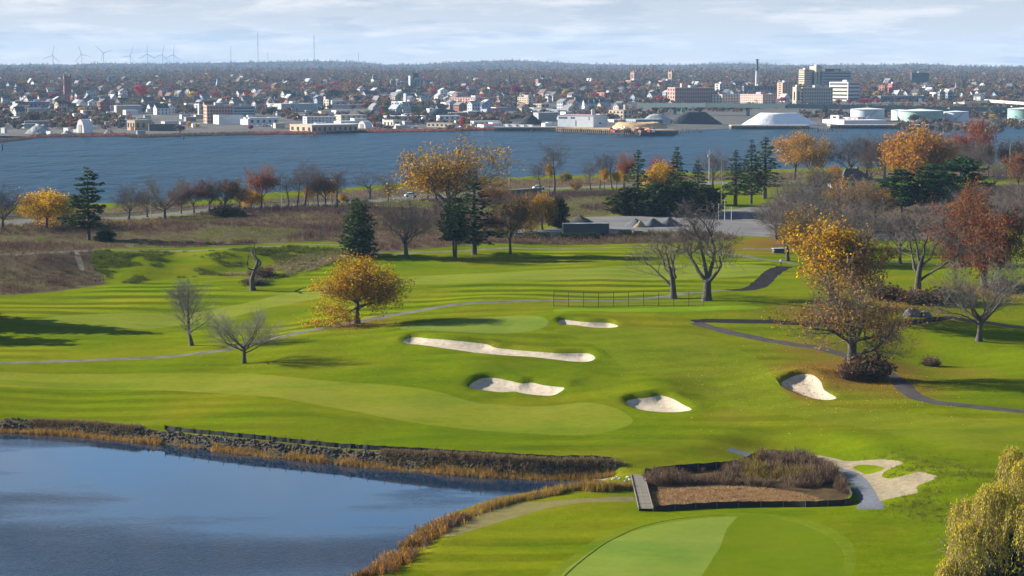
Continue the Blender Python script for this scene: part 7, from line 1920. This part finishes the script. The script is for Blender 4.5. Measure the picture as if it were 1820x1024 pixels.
def tank(x0, x1, top, base, label, col):
    p, z, s = at((x0 + x1) / 2, base); r = (x1 - x0) / s / 2; h = (base - top) / s; root = empty('storage_tank', (p[0], p[1] + r, z)); t = np.linspace(0, 2 * math.pi, 37)[:-1]
    V = [(r * math.cos(a), r * math.sin(a), zz) for zz in (0, h) for a in t]; MB().add(V, [(i, (i + 1) % 36, 36 + (i + 1) % 36, 36 + i) for i in range(36)]).obj('shell', OB, root, smooth=True, color=(*col, 1))
    V = [(r * 1.01 * math.cos(a), r * 1.01 * math.sin(a), h) for a in t] + [(0, 0, h + r * .08)]; MB().add(V, [(i, (i + 1) % 36, 36) for i in range(36)]).obj('roof', OBR, root, color=(.6, .62, .62, 1))
    MB().tube([(r * 1.02 * math.cos(a), r * 1.02 * math.sin(a), h * .96) for a in np.linspace(0, 6.283, 37)], .25, 4, cap=False).obj('rim', STEEL, root)
    MB().tube([(r * 1.03 * math.cos(a), r * 1.03 * math.sin(a), h * (a - 4.2)) for a in np.linspace(4.2, 5.2, 8)], .3, 4).obj('stair', STEEL, root); tag(root, label, 'storage tank', 'storage tanks at the oil terminal'); landmark(x0, x1, base - 5, base + 2); LM.append(((x0 + x1) / 2, base, label))


tank(1517, 1577, 194.5, 216, 'grey-white storage tank behind the white dock buildings', (.5, .54, .58))
tank(1587, 1618, 196, 214, 'narrow white storage tank beside the green one', (.66, .66, .66))
tank(1604, 1683, 197.5, 217.5, 'broadest storage tank, painted pale green', (.30, .42, .36))
tank(1682, 1726, 199, 216.5, 'white storage tank right of the pale green one', (.62, .64, .67))
tank(1799, 1862, 194, 216, 'green storage tank with white roof at the frame edge', (.22, .36, .33))


def viaduct(pts, top, label, col, hpx, pier_every=60, name='viaduct'):
    """pts: (px, ground py); deck carried at photo height top(px)"""
    P = [at(x, y) for x, y in pts]; root = empty(name, (P[0][0][0], P[0][0][1], P[0][1])); o = np.array([P[0][0][0], P[0][0][1], P[0][1]])
    deck = []
    for (p, z, s), (x, y), t in zip(P, pts, top): deck.append(np.array([p[0], p[1], z + (y - t) / s]))
    m = mat(name + '_deck', (*col, 1), var=.12, rough=.8)
    for a, b in zip(deck[:-1], deck[1:]):
        d = b - a; L = np.hypot(d[0], d[1]); n_ = np.array([-d[1], d[0], 0]) / L * 7; th = np.array([0, 0, hpx / P[0][2]]); V = [a - n_, b - n_, b + n_, a + n_]; V = [v - o for v in V] + [v - th - o for v in V]
        MB().add(V, [(0, 1, 2, 3), (7, 6, 5, 4), (0, 4, 5, 1), (1, 5, 6, 2), (2, 6, 7, 3), (3, 7, 4, 0)]).obj('deck_span', m, root)
        V = [a - n_, b - n_, b - n_ * .95, a - n_ * .95]; V = [v - o + np.array([0, 0, .02]) for v in V] + [v - o + np.array([0, 0, 1.1]) for v in V]
        MB().add(V, [(3, 2, 1, 0), (4, 5, 6, 7), (0, 1, 5, 4), (1, 2, 6, 5), (2, 3, 7, 6), (3, 0, 4, 7)]).obj('parapet', m, root)
        k = max(1, int(L / pier_every))
        for i in range(k):
            c = a + d * (i + .5) / k; g = float(F(c[0], c[1])); MB().box((c[0] - o[0], c[1] - o[1], (c[2] - th[2] + g) / 2 - o[2] - 1), (2.2, 9, max(1, c[2] - th[2] - g + 2))).obj('pier', m, root)
    tag(root, label, 'viaduct')


viaduct([(1140, 203), (1260, 205), (1400, 207), (1540, 208), (1680, 208), (1860, 206)], [185.5, 185, 186.5, 189, 192, 193], 'long grey-green highway viaduct in front of the hospital', (.12, .17, .165), 5.5)
viaduct([(1704, 196), (1760, 194), (1840, 200)], [182, 178.5, 184], 'pale concrete elevated ramp with piers above the tanks', (.48, .45, .40), 3, 40, 'ramp')
viaduct([(860, 204), (930, 203), (1000, 205)], [194, 193.5, 196], 'grey expressway embankment bridge behind the coal heap', (.22, .24, .27), 3, 50, 'overpass')


def wharf(x0, x1, py, label, col, h=2.5, dep=18):
    a, b = on_plane(x0, py, RIVER_Z), on_plane(x1, py, RIVER_Z); d = b - a; L = float(np.hypot(*d)); root = empty('wharf', (*a, RIVER_Z), math.atan2(d[1], d[0])); m = mat('wharf_face', (*col, 1), var=.2, rough=.9)
    MB().box((L / 2, dep / 2 + 1, h), (L, dep, 1)).obj('deck', m, root); MB().box((L / 2, dep / 2 + 1.6, h / 2 - .8), (L, dep - 1, h)).obj('bulkhead', WOODD, root); pm = MB().tube([(0, 0, -2), (0, 0, h + .6)], .4, 6).mesh('pile', WOODD); n = max(4, int(L / 5))
    for i in range(n): link('pile', pm, root, (L * (i + .5) / n, .4, 0))
    tag(root, label, 'wharf')


wharf(1476, 1680, 228.5, 'long timber wharf below the storage tanks', (.35, .31, .27)); wharf(878, 990, 233, 'dark wharf below the white tank wall', (.25, .24, .23)); wharf(1300, 1440, 229.5, 'stone wharf below the white salt heap', (.36, .32, .27))
block(1476, 1500, 1580, 214.5, 222, 'long white dock building at the terminal wharf', (.7, .69, .68), (.62, .5, .5), ang=70, rows=0, parapet=False)
block(1478, 1490, 1500, 205, 219, 'white stepped dock tower at the terminal wharf', (.66, .64, .6), ang=35, rows=2)
block(1500, 1524, 1542, 209, 219, 'white two-storey dock office at the terminal wharf', (.66, .63, .58), ang=35, rows=2)
tw = MB()
for k, (x0, x1, c, cn) in enumerate([(880, 893, (.7, .68, .68), 'white'), (894, 905, (.66, .66, .7), 'white'), (907, 919, (.5, .5, .56), 'lilac grey'), (921, 933, (.7, .7, .7), 'white'), (934, 948, (.62, .62, .62), 'pale grey')]):
    block(x0, x1 - 2, x1, 222.5, 229.5, f"{cn} tanker container, {['first', 'second', 'third', 'fourth', 'last'][k]} in the row on the dark wharf", c, (.7, .7, .7), ang=25, cat='container', name='container', parapet=False)


def stack(px, base, top, r, label, col, name='chimney_stack', band=True):
    p, z, s = at(px, base); h = (base - top) / s; root = empty(name, (p[0], p[1], z)); m = mat(name, (*col, 1), var=.1); MB().tube([(0, 0, 0), (0, 0, h * .7)], [r, r * .75], 10).obj('shaft', m, root); MB().tube([(0, 0, h * .7), (0, 0, h)], [r * .72, r * .62], 10).obj('upper_shaft', mat(name + '_upper', (.14, .12, .12, 1)) if band else m, root)
    MB().tube([(0, 0, h * .69), (0, 0, h * .705)], r * 1.25, 10).obj('gallery', DSTEEL, root); MB().tube([(0, 0, h), (0, 0, h + 1)], r * .95, 10).obj('cap', DSTEEL, root); tag(root, label, 'chimney')


stack(1345, 166, 107, 2.6, 'tall slim chimney stack, pale below and dark on top', (.5, .52, .55)); stack(904.5, 158, 133, 1.6, 'slim dark mill chimney among crimson trees', (.1, .1, .11), band=False)
block(383, 385.5, 389, 150, 160, 'hazy grey church steeple among red trees', (.35, .38, .4), ang=50, extra=spire, cat='church tower', name='church_tower', parapet=False)
block(550 + 110, 662, 665, 142, 150, 'hazy white church steeple over the far houses', (.7, .7, .7), ang=50, extra=spire, cat='church tower', name='church_tower', parapet=False)
block(1697, 1699, 1701, 156, 164, 'white church steeple by the yellow mill', (.7, .7, .7), ang=50, extra=spire, cat='church tower', name='church_tower', parapet=False)


def sign(x0, x1, top, base, foot, label, col):
    p, z, s = at((x0 + x1) / 2, foot); w = (x1 - x0) / s; root = empty('billboard', (p[0], p[1], z), -.3); MB().box((0, 0, ((foot - top) + (foot - base)) / 2 / s), (w, .6, (base - top) / s)).obj('panel', OB, root, color=(*col, 1)); MB().tube([(0, .4, 0), (0, .4, (foot - base) / s)], .35, 6).obj('post', DSTEEL, root); MB().box((0, .45, (foot - base) / s + .3), (w, .3, .3)).obj('catwalk', DSTEEL, root); tag(root, label, 'billboard')


sign(1632, 1638, 175, 182.5, 191, 'white billboard on a post above the viaduct', (.75, .75, .75)); sign(1578, 1583.5, 185.5, 190, 198, 'green highway sign over the viaduct, first of three', (.05, .3, .2)); sign(1584, 1589, 185, 190, 198, 'green highway sign over the viaduct, second of three', (.05, .3, .2)); sign(1590, 1595.5, 185.8, 190, 198, 'green highway sign over the viaduct, third of three', (.05, .3, .2)); sign(1326, 1331, 183.5, 192, 201, 'white billboard on a post before the cream hall', (.7, .68, .72)); sign(520, 527, 191, 202, 205, 'violet billboard below the long grey warehouse', (.3, .25, .4))


# wind turbines and masts on the ridge
TW = mat('turbine_white', (.72, .74, .76, 1), var=.03, rough=.5)
BL = MB().add([(-.5, 0, 0), (1.2, 0, 0), (2.0, .3, 9), (1.0, .15, 56), (.7, -.15, 56), (-.8, -.3, 9)], [(0, 1, 2, 5), (5, 2, 3, 4), (1, 0, 5, 2), (2, 5, 4, 3), (0, 1, 2), (3, 4, 5)])
BL = MB().box((.4, 0, 28), (3.6, .9, 56), taper=.3).mesh('blade', TW)
for k, (px, hub, ph, lab) in enumerate([(93.5, 99, 10, 'white wind turbine on the ridge, first of the row of seven'), (145, 97, -18, 'white wind turbine on the ridge, second of the row of seven'), (183.5, 94, -45, 'white wind turbine on the ridge, third of the row, shortest looking'), (231, 99.5, 20, 'white wind turbine on the ridge, fourth of the row of seven'), (262, 96, 0, 'white wind turbine on the ridge, fifth of the row of seven'), (288.5, 97.5, 12, 'white wind turbine on the ridge, sixth of the row of seven'), (308.5, 97.5, 6, 'white wind turbine on the ridge, last of the row of seven')]):
    D = 10900.0; r = ray(px, hub); t = D / r[1]; X, Zh = r[0] * t, CAMZ + r[2] * t; g = float(F(X, D)); root = empty('wind_turbine', (X, D, g))
    MB().tube([(0, 0, -5), (0, 0, Zh - g)], [3.4, 2.2], 8).obj('tower', TW, root); nc = MB().box((0, 2, Zh - g), (4.5, 12, 4.5)).obj('nacelle', TW, root); MB().tube([(0, -6.5, Zh - g), (0, -3.5, Zh - g)], [1.0, 2.4], 8).obj('hub', TW, root)
    for j in range(3): link('blade', BL, root, (0, -5, Zh - g), (0, math.radians(ph + j * 120), 0))
    tag(root, lab, 'wind turbine', 'wind turbines on the ridge')
for px, top, w, lab in ((458, 58, 1.3, 'tallest radio mast on the ridge, first of the tall pair'), (558, 63, 1.3, 'tall radio mast on the ridge, second of the tall pair'), (410, 82, .9, 'short thin radio mast between the turbines and the tall masts'), (476, 92, .9, 'short thin radio mast close to the tallest mast'), (637, 94, .9, 'small radio mast at the shoulder of the ridge')):
    D = 10400.0; r = ray(px, top); t = D / r[1]; X, Zt = r[0] * t, CAMZ + r[2] * t; g = float(F(X, D)); root = empty('radio_mast', (X, D, g - 2)); MB().tube([(0, 0, 0), (0, 0, Zt - g)], w, 4).obj('lattice_shaft', DSTEEL, root); MB().tube([(0, 0, Zt - g), (0, 0, Zt - g + 6)], w * .4, 4).obj('antenna', DSTEEL, root); m = MB()
    for a in (0.3, 2.4, 4.5): m.tube([(math.cos(a) * 45, math.sin(a) * 45, 0), (0, 0, (Zt - g) * .8)], .12, 3)
    tag(m.obj('guy_wires', DSTEEL, root), kind='stuff'); tag(root, lab, 'radio mast')

# pilings standing in the river in rows
for x0, x1, y, n, lab in ((535, 566, 243.5, 9, 'rotten pier stump in the river below the long tan brick building'), (930, 962, 235.5, 6, 'old pile stump in the river below the dark wharf'), (1424, 1506, 233.5, 22, 'weathered pile of the ruined pier off the salt heap'), (1192, 1250, 236, 12, 'old pile stump in the river beyond the moored barge')):
    me = MB().tube([(0, 0, -1.5), (0, 0, 2.6)], [.42, .36], 6).mesh('river_piling', WOODD)
    for i in range(n):
        q = on_plane(x0 + (x1 - x0) * (i + rng.random() * .7) / n, y + rng.normal(0, .35), RIVER_Z); tag(link('river_piling', me, None, (q[0], q[1], RIVER_Z), (0, 0, 0), (1, 1, rng.uniform(.6, 1.2))), lab, 'piling', lab.split(' in ')[0] + ' row')

# cars and boats parked on the far shore
CC = [('white', (.75, .75, .75)), ('silver', (.5, .5, .52)), ('dark', (.05, .05, .06)), ('red', (.35, .04, .04)), ('blue', (.06, .1, .25))]
ncar = 0
while ncar < 70:
    px, py = [(rng.uniform(690, 860), rng.uniform(225, 230)), (rng.uniform(450, 500), rng.uniform(222, 226)), (rng.uniform(1195, 1275), rng.uniform(184, 188)), (rng.uniform(640, 900), rng.uniform(200, 206))][rng.integers(4)]
    if blocked(px, py): continue
    p, z, s = at(px, py); cn, cc = CC[rng.choice(5, p=[.45, .25, .15, .1, .05])]; car(p, z, rng.uniform(0, 3.1), f'{cn} car parked {nearest_lm(px, py)}', (*cc, 1), False, 'cars parked across the river'); ncar += 1

# --- city trees ---------------------------------------------------------------------------------------------------------------
CT = []
for s in range(5):
    V, Fl, va = puff(300 + s, 330, [1, .85, 1.1, .95, 1.25][s], .27); CT.append(mesh('crown', V, Fl.astype(np.int32), CROWN_O, var=va))
CTT = MB().tube([(0, 0, -.3), (0, 0, .9)], [.09, .05], 5).mesh('trunk', TRUNK_O)
CRIM, MAR, ORG, YL, BRG, GRBR, DGR = (.40, .035, .055), (.22, .03, .075), (.44, .16, .03), (.55, .34, .04), (.20, .12, .06), (.13, .10, .085), (.03, .045, .03)
CN = {CRIM: 'crimson', MAR: 'plum red', ORG: 'orange', YL: 'yellow', BRG: 'tan brown', GRBR: 'bare grey-brown', DGR: 'dark green'}


def city_tree(px, base, w, h, col, label=None):
    p, z, s = at(px, base); r = w / s / 2; hh = h / s; root = empty('city_tree', (p[0], p[1], z), rng.uniform(0, 6.28)); k = CT[rng.integers(5)]; c = np.array(col) * rng.uniform(.85, 1.15)
    link('crown', k, root, (0, 0, hh * .12), scale=(r * .95, r * .95, hh * .5), color=(*c, 1)); link('trunk', CTT, root, scale=(r, r, hh * .4))
    d = p[1]; where = 'on the shore' if d < 1800 else 'amid the houses' if d < 2500 else 'up the slope'
    tag(root, label or f"{CN[col]} {'broad' if w > 17 else 'small'} tree {where}, {nearest_lm(px, base)}", 'tree', 'trees in the city across the river')


for x, b, w, h, c in [(32, 197, 20, 14, CRIM), (12, 198, 16, 12, CRIM), (10, 186, 12, 12, ORG), (42, 170, 8, 9, YL), (97, 178, 24, 16, MAR), (82, 180, 16, 12, ORG), (62, 175, 16, 10, ORG), (200, 164, 26, 12, CRIM), (188, 168, 16, 9, MAR), (251, 177, 27, 24, CRIM), (304, 169, 24, 20, MAR), (317, 171, 18, 13, CRIM), (284, 178, 10, 10, YL), (305, 178, 12, 12, YL), (342, 180, 20, 17, YL), (334, 172, 12, 11, ORG), (382, 180, 22, 18, CRIM), (415, 165, 20, 13, MAR), (440, 176, 16, 14, CRIM), (452, 177, 22, 16, ORG), (473, 164, 12, 10, CRIM), (508, 175, 18, 14, CRIM), (500, 172, 14, 10, ORG), (539, 162, 20, 15, CRIM), (553, 168, 22, 13, ORG), (566, 166, 26, 20, CRIM), (596, 160, 32, 16, CRIM), (592, 176, 34, 17, DGR), (521, 178, 12, 13, DGR), (645, 158, 22, 12, MAR), (672, 164, 24, 12, ORG), (626, 184, 14, 14, YL), (765, 166, 10, 10, YL), (795, 164, 16, 11, YL), (822, 164, 30, 14, MAR), (840, 163, 12, 16, CRIM), (748, 162, 20, 9, ORG), (880, 160, 16, 10, ORG), (918, 171, 22, 20, MAR), (911, 168, 12, 12, CRIM), (938, 166, 12, 14, MAR), (970, 160, 18, 10, CRIM), (1003, 174, 14, 13, YL), (1066, 161, 16, 12, ORG), (1024, 156, 14, 8, CRIM), (822, 232, 10, 25, CRIM), (832, 232, 9, 13, YL), (668, 230, 14, 15, MAR), (336, 228, 11, 12, YL), (350, 229, 10, 12, YL), (1122, 168, 12, 14, ORG), (1178, 156, 16, 8, CRIM), (1245, 182, 14, 8, YL), (1391, 184, 20, 12, CRIM), (1435, 184, 12, 10, CRIM), (1490, 186, 14, 12, ORG), (1536, 186, 34, 14, CRIM), (1510, 186, 14, 10, MAR), (1655, 166, 12, 8, ORG), (1782, 212, 8, 14, CRIM), (1764, 214, 16, 12, YL), (1626, 218, 28, 18, GRBR), (1640, 219, 16, 15, BRG), (1680, 219, 14, 12, BRG), (1725, 222, 20, 8, CRIM), (1770, 222, 26, 10, GRBR), (1800, 222, 22, 12, BRG), (1374, 158, 30, 10, ORG), (1575, 178, 10, 10, CRIM), (1760, 176, 18, 7, CRIM), (150, 226, 26, 14, GRBR), (210, 228, 34, 15, GRBR), (60, 222, 40, 26, GRBR), (320, 238, 24, 16, GRBR), (860, 192, 20, 10, GRBR), (690, 232, 26, 11, GRBR), (800, 232, 20, 10, GRBR), (1050, 182, 14, 10, GRBR)]: city_tree(x, b, w, h, c)
nt = 0
while nt < 215:
    px = rng.uniform(-5, 1825); py = rng.choice([rng.uniform(160, 185), rng.uniform(185, 232)], p=[.68, .32])
    if px > 1120 and py > 186 or blocked(px, py) or (1405 < px < 1535 and py > 150): continue
    k = np.clip(1 - (py - 160) / 80, .45, 1); col = [CRIM, MAR, ORG, YL, BRG, GRBR, DGR][rng.choice(7, p=[.12, .07, .13, .08, .22, .32, .06])]
    city_tree(px, py, rng.uniform(10, 22) * (.8 + .2 * k), rng.uniform(8, 14), col); nt += 1

# --- woods: everything beyond ---------------------------------------------------------------------------------------------
def wood_tint(n, X, Y, warm):
    pal = np.array([(.135, .105, .088), (.12, .095, .085), (.15, .12, .09), (.21, .11, .055), (.27, .05, .05), (.27, .17, .045), (.03, .042, .028), (.14, .125, .06)])
    q = pal[rng.choice(8, n, p=[.30, .22, .16, .09 * warm, .03 * warm, .03 * warm, .07, 1 - .75 - .15 * warm])]
    return q * rng.uniform(.87, 1.13, (n, 1))


def clear(X, Y):
    px, py = px_of(X, Y, F(X, Y)); k = np.ones(len(X), bool)
    for a, b, c, d in CLEAR: k &= ~((px > a) & (px < b) & (py > c) & (py < d))
    return k


X, Y = sector(13000, 1600, 2700); k = clear(X, Y) & (vnoise(X, Y, 120) > np.where(np.hypot(X, Y) < 1850, -.08, -.15)); X, Y = X[k], Y[k]; pxx, pyy = px_of(X, Y, F(X, Y)); k = ~((pxx > 1120) & (pyy > 184) & (pyy < 222)) & ~((pxx > 1120) & (pyy > 212) & (pxx < 1590)) | ((pxx > 1120) & (pyy > 187) & (pyy < 214) & (rng.random(len(X)) < .6)); X, Y = X[k], Y[k]; n = len(X)
woods('street_trees', X, Y, rng.uniform(1.8, 4.4, n), wood_tint(n, X, Y, 1.2), rng.integers(0, 5, n))
X, Y = sector(22000, 2700, 4600); k = clear(X, Y) & (vnoise(X, Y, 160) > -.3); X, Y = X[k], Y[k]; n = len(X)
woods('woodland', X, Y, rng.uniform(3.2, 6.5, n), wood_tint(n, X, Y, 1.2), rng.integers(0, 5, n))
X, Y = sector(60000, 4600, 11400); n = len(X); k = vnoise(X, Y, 500) > -.42; X, Y = X[k], Y[k]; n = len(X)
woods('far_woods', X, Y, rng.uniform(6, 10.5, n), wood_tint(n, X, Y, .9), rng.choice(5, n, p=[.28, .28, .2, .2, .04]), .45)
# pale house fronts flecking the far plain
X, Y = sector(90, 3000, 5000); V = []; Fq = []; c = 0; MBX = MB()
for x, y in zip(X, Y): k = rng.uniform(4, 7.5); MBX.box((x, y, float(F(x, y)) + k * .75), (k * 1.3, k, k * 1.5), rng.choice([-.6, .9]))
tag(MBX.obj('far_houses', mat('far_house_paint', (.32, .32, .33, 1), var=.4, scale=.01)), kind='stuff')
# dead grass and reeds fringing the far bank
q = []
for i in range(len(FSH) - 1):
    x0, y0 = FSH[i]; x1, y1 = FSH[i + 1]
    if x1 < -60 or x0 > 1115 and not x0 > 1690: continue
    m = int(abs(x1 - x0) * 9); t = rng.random(m); b = on_plane(x0 + (x1 - x0) * t, y0 + (y1 - y0) * t - .4, RIVER_Z); d = rng.uniform(1, 26, m); q.append(b + b / np.linalg.norm(b, axis=1)[:, None] * d[:, None])
q = np.concatenate(q); G_ = G
def G(x, y): return F(x, y)
blades('shore_scrub', q, .8 + rng.random(len(q)) * 1.6, 9, 1.5, .14, np.where((vnoise(q[:, 0], q[:, 1], 40) > .12)[:, None], np.array([.26, .10, .07]), np.array([.12, .09, .065])) * rng.uniform(.6, 1.3, (len(q), 1)), bushy=True)
G = G_
